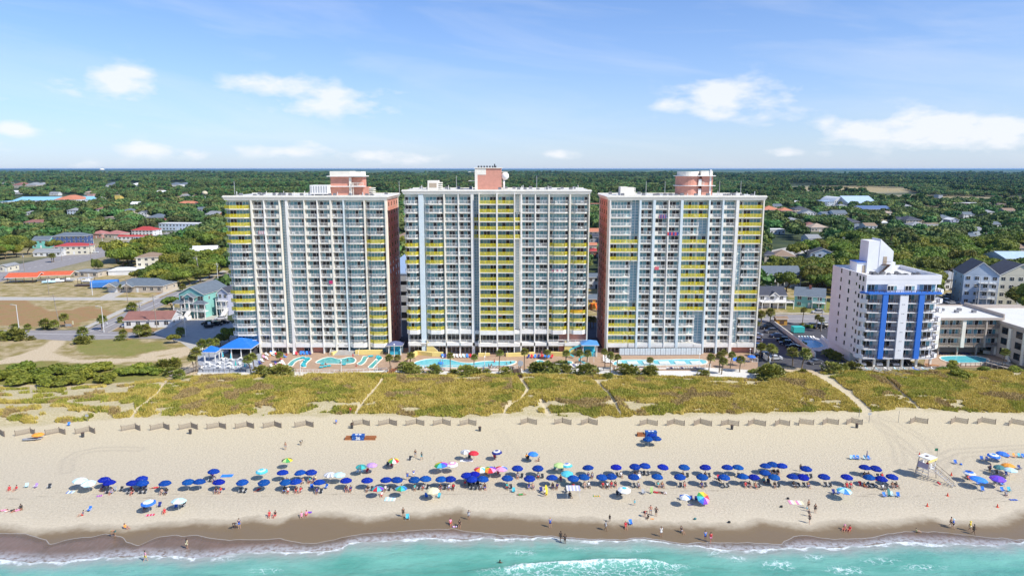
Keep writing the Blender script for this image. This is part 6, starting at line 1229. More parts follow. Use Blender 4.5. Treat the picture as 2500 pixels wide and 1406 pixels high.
# orange slide at the yellow hut
p = P(1451, 752); e_ = empty('playground_slide', (p.x, p.y-4, 0), .2); m = MB(); orn = mat('orange_plastic', (.75,.17,.02), .4, .1, 4)
m.poly([(-.6,0,2.6),(.6,0,2.6),(.6,-4,.3),(-.6,-4,.3)], orn); m.poly([(-.6,-4,.2),(.6,-4,.2),(.6,0,2.5),(-.6,0,2.5)], orn)
for sx in (-1, 1): m.bar((sx*.6,0,2.9),(sx*.6,-4,.6),.22,orn)
m.build('chute', e_); m = MB(); m.box(-1.6,1.6,0,1.8,2.4,2.6,orn)
for a in (-1.5, 1.5):
    for b in (.1, 1.6): m.bar((a,b,0),(a,b,2.4),.2,orn)
m.build('platform', e_); tag(e_, 'orange slide standing in front of the yellow hut', 'slide')
# red tarp pavilion, blue trailer, lifts and odds of the yard at the left
p = P(97, 688); e_ = empty('pavilion', (p.x, p.y, 0), .12); tag(e_, 'open market pavilion under red orange tarpaulin roofs', 'pavilion')
m = MB(); gable_roof(m, -14, 1, -4, 4, 3.2, 1.8, ROOF['tarp'], 'x'); m.build('roof', e_); m = MB(); gable_roof(m, -2, 15, 0, 9, 3.4, 1.5, ROOF['tarp'], 'x'); m.build('roof', e_)
for i in range(8): m = MB(); m.box(-13.5+i*4, -13.3+i*4, -3.8, -3.6, 0, 3.3, brown); m.build('post', e_)
HOUSES.append((50, 150, 655, 688, p.y, 'open market pavilion with red roofs', p.x, p.y, 28, 12))
p = P(257, 702); e_ = empty('covered_trailer', (p.x, p.y, 0), .32); btarp = mat('blue_tarp', (.05,.20,.55), .5, .15, 1, .05, 1.5); m = MB()
m.prism([(-1.9,0),(-1.9,2.4),(-1.5,3.1),(0,3.4),(1.5,3.1),(1.9,2.4),(1.9,0)], -6, 6, btarp); m.v = [(c, a, b+.5) for a, b, c in m.v]; m.build('cover', e_); m = MB()
for x in (-3, 3): m.tube((x,-1.6,.45),(x,1.6,.45),.45,.45,dgrey,12)
m.build('wheels', e_); tag(e_, 'long trailer covered in bright blue tarpaulin beside the ranch house', 'trailer'); HOUSES.append((228, 285, 676, 702, p.y, 'blue trailer', p.x, p.y, 13, 5))
def boat(px, py, rz, c, label, l=6):
    p = P(px, py); e_ = empty('boat', (p.x, p.y, 0), rz); m = MB(); pts = [(-l/2,-.9),(l*.25,-.95),(l/2,0),(l*.25,.95),(-l/2,.9)]; m.prism(pts, .6, 1.3, fab(c, FC[c])); m.build('hull', e_); m = MB(); m.box(-l*.15, l*.1, -.6, .6, 1.3, 2.1, white); m.build('cabin', e_); m = MB(); m.box(-l*.4, l*.3, -.5, .5, .2, .6, dgrey); m.build('trailer', e_); tag(e_, label, 'boat')
boat(142,690,.2,'white','white boat on a trailer in the market yard, left one'); boat(168,688,.1,'grey','grey boat on a trailer in the market yard'); boat(215,690,-.1,'white','white boat on a trailer near the blue tarpaulin'); boat(120,692,.3,'paleblue','pale blue boat beside the red pavilion'); boat(512,800,.4,'black','covered jet ski trailer in the shade by the teal house',4)
p = P(212, 698); e_ = empty('loading_frame', (p.x, p.y, 0), .1); m = MB(); m.box(-5,5,-2,2,.5,.8,brown); m.build('deck', e_); m = MB(); m.box(-3.5,3.5,-1.8,1.8,4.0,4.2,lgrey); m.build('roof', e_)
for a in (-3.3,3.3):
    for b in (-1.6,1.6): m = MB(); m.box(a-.08,a+.08,b-.08,b+.08,.8,4.0,brown); m.build('post', e_)
tag(e_, 'brown wooden frame with a flat roof left of the blue trailer', 'frame')
# picket fence line in the yard
def fence(name, pts, h, mt_, label, sp=.35, pw=.12, rails=True):
    q = [P(a, b) for a, b in pts]; e_ = empty(name, q[0]); m = MB()
    for a, b in zip(q[:-1], q[1:]):
        a0, b0 = a-q[0], b-q[0]; l_ = (b0-a0).length; n_ = int(l_/sp)
        for i in range(n_): c = a0+(b0-a0)*((i+.5)/n_); m.box(c.x-pw/2, c.x+pw/2, c.y-.03, c.y+.03, .05, h, mt_)
        if rails: m.vbox(a0, b0, .05, h-.12, h-.04, mt_); m.vbox(a0, b0, .05, .2, .28, mt_)
    m.build('pickets', e_)
    for a, b in zip(q[:-1], q[1:]):
        a0, b0 = a-q[0], b-q[0]; l_ = (b0-a0).length; n_ = max(1, int(l_/4))
        for i in range(n_+1): 
            if i > 30: break
            c = a0+(b0-a0)*(i/n_); m = MB(); m.box(c.x-.08, c.x+.08, c.y-.08, c.y+.08, 0, h+.1, mt_); m.build('post', e_)
    return tag(e_, label, 'fence')
fence('picket_fence', [(92,687),(200,685)], 1.6, white, 'white picket fence in front of the market yard', .5, .3); fence('picket_fence', [(25,688),(55,687)], 1.4, white, 'short white fence near the parked pickup'); fence('low_wall', [(262,672),(420,664)], 1.6, white, 'long white fence under the dark trees', .5, .5)
# ---------------------------------------------------------------- cars
glassc = dark; tyre = mat('tyre', (.02,.02,.02), .8, .1, 5)
CARS = {}
def car_proto(c, suv, pick=False):
    k = (c, suv, pick)
    if k in CARS: return CARS[k]
    cm = mat('car_'+c, dict(black=(.012,.012,.015), white=(.75,.75,.74), silver=(.42,.43,.45), blue=(.04,.10,.28), red=(.45,.02,.02), grey=(.12,.12,.13), navy=(.02,.03,.07))[c], .25, .03, .5, metal=.2)
    h = 1.75 if suv else 1.42; e_ = empty('parked_car', (0, 0, 0)); L2, W2 = 2.3, .9
    side = [(-L2,.35),(-L2,.85),(-L2+.1,.95),(-1.2,1.0),(-.55,h),(1.35 if suv else .9,h),(2.05 if suv else 1.75,1.02),(L2,.92),(L2,.35)]
    lo = [(-L2,.32),(-L2,.8),(-L2+.15,.95),(-1.25,1.02),(1.9,1.02),(L2,.95),(L2,.32)]
    def ext(pts, y0, y1, mt_, tap=0):
        m = MB(); n = len(pts); k_ = m.mi(mt_); m.v += [(a, y0, b) for a, b in pts]+[(a, y1, b) for a, b in pts]; m.f.append(tuple(range(n))); m.m.append(0); m.f.append(tuple(range(2*n-1, n-1, -1))); m.m.append(0)
        for i in range(n): j = (i+1) % n; m.f.append((j, i, n+i, n+j)); m.m.append(0)
        return m
    b = ext(lo, -W2, W2, cm); b.build('body', e_)
    cab = [(-1.25,1.02),(-.6,h-.06),(1.3 if suv else .85,h-.06),(1.95 if suv else 1.7,1.02)]
    if pick: cab = [(-1.25,1.02),(-.7,h-.06),(.5,h-.06),(.6,1.02)]
    ext(cab, -W2+.08, W2-.08, glassc).build('windows', e_)
    r = MB(); xa, xb = cab[1][0]+.02, cab[2][0]+.02; r.box(xa, xb, -W2+.06, W2-.06, h-.07, h, cm); r.build('roof', e_)
    for x in (-1.45, 1.45):
        for s_ in (-1, 1): w = MB(); w.tube((x, s_*(W2-.2), .34), (x, s_*(W2+.02), .34), .34, .34, tyre, 14); w.tube((x, s_*(W2+.01), .34), (x, s_*(W2+.04), .34), .18, .18, lgrey, 10); w.build('wheel', e_)
    for s_ in (-1, 1): l_ = MB(); l_.box(-L2-.02, -L2+.1, s_*.7-.18, s_*.7+.18, .65, .8, white); l_.build('headlight', e_); l_ = MB(); l_.box(L2-.1, L2+.02, s_*.75-.12, s_*.75+.12, .7, .88, mat('car_red')); l_.build('tail_light', e_)
    CARS[k] = [tree_of(e_), False]; return CARS[k]
def car(px, py, rz, c, suv, label, group=None, pick=False):
    pr = car_proto(c, suv, pick); o = pr[0][0] if not pr[1] else copy_tree(pr[0]); pr[1] = True
    p = P(px, py); o.location = (p.x, p.y, .04); o.rotation_euler = (0, 0, rz); tag(o, label, 'car', group)
    if 'group' in o and not group: del o['group']
for i, (px, py, rz, c, s_) in enumerate([(1872,803,.12,'black',1),(1882,812,.12,'grey',1),(1895,823,.12,'navy',0),(1912,834,-.3,'black',1),(1920,842,-.3,'navy',1),(1936,850,-.3,'black',0),(1845,835,-.4,'white',1),(1850,848,-.4,'blue',0),(1846,822,-.4,'silver',0),(1868,862,-.3,'silver',0),(1862,872,-.3,'navy',1),(1890,878,.0,'white',0),(1990,888,.3,'grey',0),(1996,765+0,.0,'red',1),(1982,797,.1,'grey',0),(2002,802,.1,'black',1),(2012,795,.1,'white',0)]):
    car(px, py, rz, c, s_, f'{c} {"suv" if s_ else "car"} in the parking area beside the condominium, number {ordn(i)} from the hotel side' if i < 13 else f'{c} {"suv" if s_ else "car"} parked near the road behind the small pool, {ordn(i-13)} one', 'cars in the lots beside the condominium')
for i, (px, c) in enumerate([(2098,'white'),(2138,'white'),(2178,'silver'),(2212,'black')]): car(px, 890, 1.57, c, 0, f'{c} car parked under the condominium, {ordn(i)} from the left', 'cars under the condominium')
for i, (px, py, rz, c, s_) in enumerate([(2308,738,.1,'white',1),(2322,742,.1,'silver',0),(2352,742,.2,'white',0),(2375,746,.2,'silver',0),(2315,725,.0,'silver',1),(2345,730,.0,'grey',1),(2330,708,.0,'black',0),(2375,735,.2,'grey',0)]): car(px, py, rz, c, s_, f'{c} {"suv" if s_ else "car"} in the shaded lot left of the big pale blue house, {ordn(i)} one', 'cars in the lot by the pale blue house')
for i, (px, py, rz, c, s_) in enumerate([(508,793,.2,'black',1),(528,795,.2,'black',1),(545,790,.2,'black',0),(540,780,.3,'white',0)]): car(px, py, rz, c, s_, f'{c} {"suv" if s_ else "car"} in the shade below the lilac house, {ordn(i)} from the left', 'cars in front of the beach houses')
car(16,683,.1,'silver',1,'silver pickup truck near the red pavilion at the left edge',None,True); car(312,797,1.5,'white',1,'white pickup parked beside the red brown roofed cottage'); car(213,620,.3,'grey',1,'dark suv beside the cream motel with red roof'); car(232,618,.3,'white',0,'white car beside the cream motel with red roof'); car(357,591,.2,'red',1,'red suv on the highway near the red roofs'); car(1908,712,.5,'white',0,'white car in the drive of the grey roofed beach house'); car(1955,735,.2,'silver',0,'silver car beside the ranch house'); car(1875,716,.3,'red',0,'red car behind the dark roofed white house')
# ---------------------------------------------------------------- poles, lamps, signs
def pole(px, py, h, label, kind='utility', mt_=None, lean=0):
    p = P(px, py); e_ = empty('utility_pole' if kind == 'utility' else 'street_lamp', (p.x, p.y, 0)); m = MB(); mm = mt_ or mat('wood_pole', (.30,.25,.20), .9, .2, 3); m.tube((0,0,-.2),(lean,0,h),.16 if kind != 'fat' else .3,.10,mm,8); m.build('post', e_)
    if kind == 'utility': m = MB(); m.box(lean-1.2,lean+1.2,-.08,.08,h-1.0,h-.85,mm); m.build('crossarm', e_); m = MB(); m.tube((lean+.35,-.1,h-2.4),(lean+.35,-.1,h-1.5),.25,.25,lgrey,10); m.build('transformer', e_)
    else: m = MB(); m.bar((0,0,h-.2),(-1.5,0,h+.1),.1,mm); m.box(-2.1,-1.3,-.18,.18,h-.02,h+.14,lgrey); m.build('lamp_head', e_)
    return tag(e_, label, 'pole' if kind == 'utility' else 'street lamp')
wp = mat('white_pole', (.66,.66,.64), .6, .05, 1)
for a in [(47,806,9.5,'thick white street lamp at the left edge of the near street','lamp',wp),(254,811,9.5,'thick white street lamp beside the junction','lamp',wp),(454,824,8,'white lamp post standing in the hotel shadow','lamp',wp),(147,802,13,'wooden utility pole among the palmettos at the junction','utility',None,-1.2),(384,804,13,'wooden utility pole at the corner of the low white cottage','utility',None,-.6),(344,790,9,'slim dark pole beside the low white cottage','utility'),(312,741,11,'dark utility pole at the side of the inland street','utility'),(120,720,9,'utility pole beside the dry lot','utility'),(226,721,9,'pale utility pole left of the ranch house','utility',wp),(60,664,11,'utility pole beside the highway near the cream cottage','utility'),(151,636,10,'utility pole in front of the cream motel','utility'),(222,630,11,'utility pole right of the cream motel','utility'),(230,611,8,'highway lamp right of the utility pole','lamp',wp),(252,608,9,'tall highway lamp near the palm','lamp',wp),(289,604,8,'highway lamp further up the road','lamp',wp),(352,600,9,'utility pole beyond the red roofs','utility'),(408,592,9,'utility pole at the end of the highway','utility',wp),(492,688,14,'tall wooden pole at the bend of the inland street','utility',None,-2.0),(484,675,10,'grey street lamp behind the tall wooden pole','lamp',lgrey),(532,682,9,'pale pole beside the inland street','utility',wp),(2320,712,12,'utility pole behind the condominium','utility'),(2454,628,12,'utility pole in the woods at the right','utility'),(2404,600,11,'utility pole in the woods, left of another','utility'),(2281,580,11,'thin utility pole in the middle of the right woods','utility'),(2057,615,11,'pale pole in the woods left of the condominium roof','utility',wp),(2005,807,8,'slim lamp behind the small left pool','lamp',lgrey),(2380,748,9,'lamp in the lot by the pale blue house','lamp',lgrey),(2062,905,2.2,'short white post at the beach path','lamp',wp)]: pole(*a)
# low signs at the junction
for px, py, w__, h__, c, lb in [(168,801,2.2,1.6,'grey','grey notice board on two posts at the junction'),(135,804,.4,2.2,'grey','short square post beside the palmettos'),(179,799,.5,2.4,'cream','pale post at the junction'),(346,586,2,2.5,'lime','bright green sign by the highway'),(202,832,.3,2.6,'grey','small street sign on the near street'),(262,795,.3,1.4,'white','white marker post near the street lamp')]:
    p = P(px, py); e_ = empty('sign', (p.x, p.y, 0)); m = MB(); m.box(-w__/2,w__/2,-.05,.05,h__*.45,h__,fab(c,FC[c])); m.build('sign_board', e_); m = MB(); m.box(-w__*.35-.05,-w__*.35+.05,-.04,.04,0,h__*.45,grey); m.build('post', e_); tag(e_, lb, 'sign')
p = P(265, 414.6); e_ = empty('water_tower', (-3550, 6000, -9)); m = MB(); ballm(m, (0,0,62), 20, white, 20, .42); m.build('tank', e_, smooth=True); m = MB(); m.tube((0,0,0),(0,0,58),5,4,white,12); m.build('column', e_); tag(e_, 'white water tower rising above the far forest at the left', 'water tower')
p = P(1042-560+0, 480); 
q = P(502, 498); e_ = empty('water_tower', (q.x, q.y, 0)); m = MB(); ballm(m, (0,0,18), 4.6, mat('cream_tank', (.6,.52,.36)), 16, .8); m.build('tank', e_, smooth=True); m = MB(); m.tube((0,0,0),(0,0,16),.6,.5,lgrey,8); m.build('column', e_); tag(e_, 'small cream ball shaped tank on a post above the left trees', 'tank')
# ---------------------------------------------------------------- trees and plants
leafm = mat('oak_leaves', (.045,.09,.010), .65, c2=(.29,.35,.04), scale=.38, obj=True, rand=.30, trans=.25)
pinem = mat('pine_needles', (.05,.09,.022), .7, c2=(.14,.18,.045), scale=.5, obj=True, rand=.3, trans=.15)
farm_ = mat('far_leaves', (.035,.095,.028), .75, c2=(.14,.23,.05), scale=.35, obj=True, rand=.45, trans=.15)
bushm = mat('shrub_leaves', (.10,.16,.015), .65, c2=(.34,.37,.04), scale=.9, obj=True, rand=.18, trans=.25)
palmm = mat('palm_fronds', (.09,.125,.016), .5, c2=(.36,.35,.07), scale=1.3, obj=True, rand=.15, trans=.2)
bark = mat('bark', (.14,.10,.07), .9, .3, 2, .02, 8, obj=True); pbark = mat('palm_bark', (.20,.15,.10), .9, .35, 4, .02, 10, obj=True)
def crown_np(seed, R, H, z0, nq, s, lobes=14, flat=.75, droop=0.0):
    g_ = np.random.default_rng(seed)
    a = g_.uniform(0, 2*np.pi, lobes); rr = np.sqrt(g_.uniform(0, 1, lobes))*R*.72; zc = z0+H*(.35+.5*g_.uniform(0, 1, lobes)*(1-(rr/R)**2*.8)); lr = R*g_.uniform(.26, .45, lobes)
    C = np.stack([rr*np.cos(a), rr*np.sin(a), zc], 1); C[0] = (0, 0, z0+H*.6); lr[0] = R*.5
    k = g_.choice(lobes, nq, p=lr**2/np.sum(lr**2)); d = g_.normal(size=(nq, 3)); d[:, 2] = np.abs(d[:, 2])*.9-.28; d /= np.linalg.norm(d, axis=1)[:, None]
    rad = lr[k]*(.80+.28*g_.random(nq)**.7); pos = C[k]+d*rad[:, None]*np.array([1, 1, flat]); pos[:, 2] = np.maximum(pos[:, 2], z0+.1)
    nrm = d+g_.normal(size=(nq, 3))*.55; nrm /= np.linalg.norm(nrm, axis=1)[:, None]
    t = np.cross(nrm, g_.normal(size=(nq, 3))); t /= np.linalg.norm(t, axis=1)[:, None]+1e-9; b = np.cross(nrm, t); sz = s*g_.uniform(.6, 1.35, nq)[:, None]
    V = np.stack([pos-t*sz-b*sz*.6, pos+t*sz*.9-b*sz*.7, pos+t*sz+b*sz*.7, pos-t*sz*.8+b*sz*.6], 1).reshape(-1, 3)
    Vs, Qs = [V], [np.arange(nq*4).reshape(-1, 4)]; off = nq*4
    for i in range(lobes):     # rounded inner masses of the same foliage so the crown is not see-through
        n1, n2 = 6, 4; th = np.linspace(0.15, np.pi-.15, n2+1); ph = np.linspace(0, 2*np.pi, n1, endpoint=False)+i
        T, Ph = np.meshgrid(th, ph, indexing='ij'); r_ = lr[i]*.76*(1+.12*np.sin(3*Ph+i)); W = np.stack([C[i,0]+r_*np.sin(T)*np.cos(Ph), C[i,1]+r_*np.sin(T)*np.sin(Ph), C[i,2]+r_*np.cos(T)*flat], -1).reshape(-1, 3)
        q = [(off+j*n1+l, off+(j+1)*n1+l, off+(j+1)*n1+(l+1) % n1, off+j*n1+(l+1) % n1) for j in range(n2) for l in range(n1)]
        Vs.append(W); Qs.append(np.array(q)); off += len(W)
    return np.concatenate(Vs), np.concatenate(Qs)
def trunk_mb(R, h, seed, m_=bark):
    r = random.Random(seed); m = MB(); m.tube((0,0,-.3), (r.uniform(-.2,.2), r.uniform(-.2,.2), h*.55), .28, .2, m_, 7)
    for i in range(4): a = r.uniform(0, 6.28); m.tube((0,0,h*.45), (math.cos(a)*R*.5, math.sin(a)*R*.5, h*1.05), .16, .06, m_, 5)
    return m.mesh('trunk')
OAK = [(npmesh('crown', *crown_np(s_, 4.6, 5.2, 1.9, 2600, .26), [leafm]), trunk_mb(4.6, 3.4, s_)) for s_ in range(6)]
PINE = [(npmesh('crown', *crown_np(40+s_, 2.6, 7.5, 6, 1300, .24, 9, .6), [pinem]), trunk_mb(1.6, 9.5, s_)) for s_ in range(2)]
TX, TY, TR = [], [], []
HB = [(a, b, c, d_, y) for a, b, c, d_, y, *_ in HOUSES]; FOOT = [(h[6], h[7]+h[9]/2, h[8]/2+1.5, h[9]/2+1.5) for h in HOUSES]
FOOT += [(-64, 224, 28, 15), (-4, 224, 31, 15), (54, 224, 26, 15), (114, 206, 15, 14), (141, 218, 15, 14), (164, 209, 14, 24), (165, 236, 25, 12), (-38, 305, 16, 48)]
NOGO = [[(-500,790),(215,790),(330,800),(600,806),(600,960),(-500,960)],[(195,812),(290,755),(410,705),(560,655),(620,625),(620,650),(560,690),(450,735),(330,790),(262,815)],[(-500,735),(0,650),(180,606),(420,562),(490,556),(490,580),(440,592),(250,632),(0,694),(-500,800)],[(-400,690),(60,690),(300,690),(430,700),(430,790),(-400,815)],[(60,640),(250,615),(330,690),(60,692)],[(120,632),(250,585),(330,575),(400,575),(400,600),(330,625),(250,640),(120,660)],
        [(1830,760),(2310,760),(2310,910),(1830,910)],[(1900,715),(2060,725),(2060,780),(1900,780)],[(2280,690),(2380,690),(2500,745),(2500,960),(2280,960)],[(940,690),(1480,690),(1480,900),(940,900)],[(1880,590),(2010,590),(2010,612),(1880,650)],[(1920,450),(2010,455),(2200,460),(2260,480),(2500,482),(2500,498),(2250,497),(2100,478),(1930,472)],[(0,640),(110,615),(130,640),(0,690)],[(2240,508),(2300,508),(2310,526),(2240,530)],[(430,690),(560,665),(600,700),(560,780),(430,780)],[(0,470+30),(230,500),(230,505),(0,508)],[(2010,503),(2040,503),(2060,520),(2010,520)]]
def tree_ok(x, y, R, h):
    px, py = PROJ(x, y)
    for n_ in NOGO:
        if bool(inpoly(np.array([px]), np.array([py]), n_)[0]): return False
    for fx, fy, fw, fd in FOOT:
        if abs(x-fx) < fw+R*.45 and abs(y-fy) < fd+R*.45: return False
    _, pt = PROJ(x, y, h); hw = R*CF/(y*CP+CH*SP)*.8
    for a, b, c, d_, hy in HB:
        if y < hy+1 and px+hw > a and px-hw < b:
            lim = c+(d_-c)*(.38)
            if pt < lim: return False
    return True
tr_pts = []
def region_trees(y0, y1, spacing, xf=1.08, seed=1, cov=.9):
    r = random.Random(seed); out = []; y = y0
    while y < y1:
        sp_ = spacing*(1+(y-y0)/2500); xm = y*xf; x = -xm
        while x < xm:
            xx, yy = x+r.uniform(-.4, .4)*sp_, y+r.uniform(-.4, .4)*sp_; x += sp_
            if r.random() > cov: continue
            pine = fnoise(np.array([xx]), np.array([yy]), 60, 77)[0] > .72; sc_ = r.uniform(1.15, 1.95)*(1.0 if not pine else .95)
            out.append((xx, yy, sc_, pine))
        y += sp_
    return out
cand = [t for t in region_trees(262, 1150, 9.8) if tree_ok(t[0], t[1], 4.6*t[2], (7.0 if not t[3] else 12)*t[2])]
cand.sort(key=lambda t: t[1])
vis = []; rest = []
TWR = [(548, 990), (985, 1445), (1470, 1865)]
for t in cand:
    px, py = PROJ(t[0], t[1], 6); hidden = any(a+8 < px < b-8 for a, b in TWR) and py > 478
    off = px < -60 or px > 2560
    if off: rest.append(t)
    elif hidden: (rest.append(t) if t[1] > 285 else None)
    elif len(vis) < 290: vis.append(t)
    else: rest.append(t)
tones = ['dark green', 'mid green', 'deep green', 'full green', 'yellowish green', 'rounded green']
used = {}
for i, (x, y, s_, pine) in enumerate(vis):
    k = int(abs(x*7.3+y*3.1)) % (2 if pine else 6); cr, tk = (PINE if pine else OAK)[k]
    e_ = empty('pine_tree' if pine else 'oak_tree', (x, y, 0), RND.uniform(0, 6.28)); e_.scale = (s_, s_, s_*RND.uniform(.85, 1.15)); link(cr, 'crown', e_); link(tk, 'trunk', e_)
    hn = min(HOUSES, key=lambda h: (h[6]-x)**2+(h[7]-y)**2); dx, dy = x-hn[6], y-hn[7]
    rel = 'behind' if dy > abs(dx) else ('in front of' if -dy > abs(dx) else ('right of' if dx > 0 else 'left of'))
    w12 = ' '.join(hn[5].split(',')[0].split()[:7]); key = (rel, w12, pine); n_ = used[key] = used.get(key, 0)+1
    tag(e_, f'{ordn(min(n_-1, 45))} nearest {"pine" if pine else "oak"} {rel} the {w12}'[:120], 'tree', 'trees of the neighbourhood behind the hotels')
# the rest of the wood, one mass made of scattered copies
srcc = bpy.data.collections.new('wood_sources')
def src(name, V, Q_, m_): o = bpy.data.objects.new(name, npmesh(name, V, Q_, [m_])); srcc.objects.link(o); return o
for i in range(5): src(f'wood_crown_{i}', *crown_np(100+i, 4.8, 5.6, 1.2, 420, .62, 11), farm_)
for i in range(2): src(f'wood_crown_x{i}', *crown_np(120+i, 3.0, 9, 4, 260, .6, 8, .7), farm_)
def scatter(name, pts, label, cat):
    n_ = len(pts); me = bpy.data.meshes.new(name); me.from_pydata([(p[0], p[1], p[4] if len(p) > 4 else 0) for p in pts], [], [])
    for k, typ, vals in (('sc', 'FLOAT', [p[2] for p in pts]), ('rz', 'FLOAT', [NR.random()*6.28 for _ in pts]), ('ix', 'INT', [p[3] for p in pts])):
        at = me.attributes.new(k, typ, 'POINT'); at.data.foreach_set('value', vals)
    o = link(me, name); ng = bpy.data.node_groups.new(name, 'GeometryNodeTree'); ng.interface.new_socket('Geometry', in_out='INPUT', socket_type='NodeSocketGeometry'); ng.interface.new_socket('Geometry', in_out='OUTPUT', socket_type='NodeSocketGeometry')
    nn = ng.nodes.new; gi, go = nn('NodeGroupInput'), nn('NodeGroupOutput'); ip_ = nn('GeometryNodeInstanceOnPoints'); ci = nn('GeometryNodeCollectionInfo'); ci.inputs['Collection'].default_value = srcc; ci.inputs['Separate Children'].default_value = True; ci.inputs['Reset Children'].default_value = True
    ip_.inputs['Pick Instance'].default_value = True
    def na(k, t_): a = nn('GeometryNodeInputNamedAttribute'); a.data_type = t_; a.inputs['Name'].default_value = k; return a.outputs['Attribute']
    cx = nn('ShaderNodeCombineXYZ'); ng.links.new(na('rz', 'FLOAT'), cx.inputs[2]); ng.links.new(gi.outputs[0], ip_.inputs['Points']); ng.links.new(ci.outputs[0], ip_.inputs['Instance']); ng.links.new(na('ix', 'INT'), ip_.inputs['Instance Index']); ng.links.new(cx.outputs[0], ip_.inputs['Rotation']); ng.links.new(na('sc', 'FLOAT'), ip_.inputs['Scale']); ng.links.new(ip_.outputs[0], go.inputs[0])
    o.modifiers.new('scatter', 'NODES').node_group = ng; return tag(o, label, cat, kind='stuff')
pts = [(x, y, s_*1.05, (int(abs(x+y)) % 5) if not pine else 5+int(abs(x)) % 2) for x, y, s_, pine in rest]
g2 = np.random.default_rng(9); yy = 1150.0
while yy < 6000:
    sp_ = 8.5+(yy-1150)*.0032; n_ = int(2*1.05*yy/sp_*.95); xs_ = g2.uniform(-1.05*yy, 1.05*yy, n_); ys_ = yy+g2.uniform(0, sp_, n_)
    px, py = PROJ(xs_, ys_); ok = np.ones(n_, bool)
    for np_ in NOGO: ok &= ~inpoly(px, py, np_)
    if yy < 2600:
        clr = fnoise(xs_, ys_*2.2, 170, 31) > .66; ok &= ~clr
    for a, b, c, d_, hy in HB:
        if hy > 1100: ok &= ~((abs(px-(a+b)/2) < (b-a)/2+1) & (py > c-1) & (py < d_+6))
    big_ = 1+(yy-1150)/3500; cl = fnoise(xs_, ys_, 160, 13)
    hv = .8+1.0*fnoise(xs_, ys_, 330, 55)
    pts += [(float(a), float(b), float(big_*h_*g2.uniform(.8, 1.2)), int(g2.integers(0, 5)) if c_ < .58 else 5+int(g2.integers(0, 2))) for a, b, h_, c_, o_ in zip(xs_, ys_, hv, cl, ok) if o_]
    yy += sp_
print('wood', len(pts), 'trees', len(vis))
scatter('wood', pts, 'dense green wood stretching behind the town to the horizon', 'wood')
# beyond that the wood is one bumpy canopy out to the horizon
ys2 = np.geomspace(5200, 88000, 330); ux = np.linspace(-1.15, 1.15, 980); YY2, UU = np.meshgrid(ys2, ux, indexing='ij'); XX2 = UU*YY2
ZZ2 = 7+9*fnoise(XX2, YY2, 26, 5, 2)*np.clip(YY2/9000, .7, 2)+22*(fnoise(XX2, YY2, 900, 6)-.3)*np.clip(YY2/9000, .3, 1.5)
ff = NT('far_wood'); c = ff.mix(ff.rng(ff.noise(.02, 5, .8), .42, .6), (.022,.06,.024), (.07,.125,.04)); c = ff.mix(ff.rng(ff.noise(.0012, 4, .6, ff.scl((1,1.6,1))), .48, .62), c, (.14,.17,.05)); ff.lk(c, ff.b.inputs['Base Color']); ff.b.inputs['Roughness'].default_value = .9
tag(link(gridmesh('far_wood', XX2, YY2, ZZ2, [ff.m]), 'far_wood'), 'hazy blue green forest canopy reaching the horizon', 'wood', kind='stuff')
# specimen trees named one by one
for px, py, s_, k, lb in [(243,672,.85,0,'tall narrow dark tree beside the lane in the left fields, right one'),(232,664,.7,1,'tall narrow dark tree beside the lane in the left fields, left one'),(420,756,.8,2,'bushy oak beside the low white cottage'),(300,655,.6,3,'small dark tree at the edge of the cream house field'),(385,600,.8,4,'round tree standing alone at the end of the highway'),(538,845,.6,5,'dark tree in the shade of the left tower'),(560,835,.7,1,'dark tree against the base of the left tower'),(425,838,.45,2,'small tree in the hotel shadow by the driveway')]+[(a, b, 1.15+.1*(i % 3), i % 6, f'dark oak of the thicket right of the three storey cream house, {ordn(i)} from the front') for i, (a, b) in enumerate([(345,694),(366,699),(390,702),(414,703),(440,701),(463,696),(488,689),(512,680),(535,671),(385,684),(410,686),(435,684),(460,678),(484,672),(508,664),(532,655),(408,668),(432,664),(456,658),(480,652),(505,646),(530,640),(425,648),(450,642)])]:
    p = P(px, py); e_ = empty('oak_tree', (p.x, p.y, 0), k); e_.scale = (s_*(.6 if 'narrow' in lb else 1), s_*(.6 if 'narrow' in lb else 1), s_*(1.5 if 'narrow' in lb else 1)); link(OAK[k][0], 'crown', e_); link(OAK[k][1], 'trunk', e_); tag(e_, lb, 'tree')
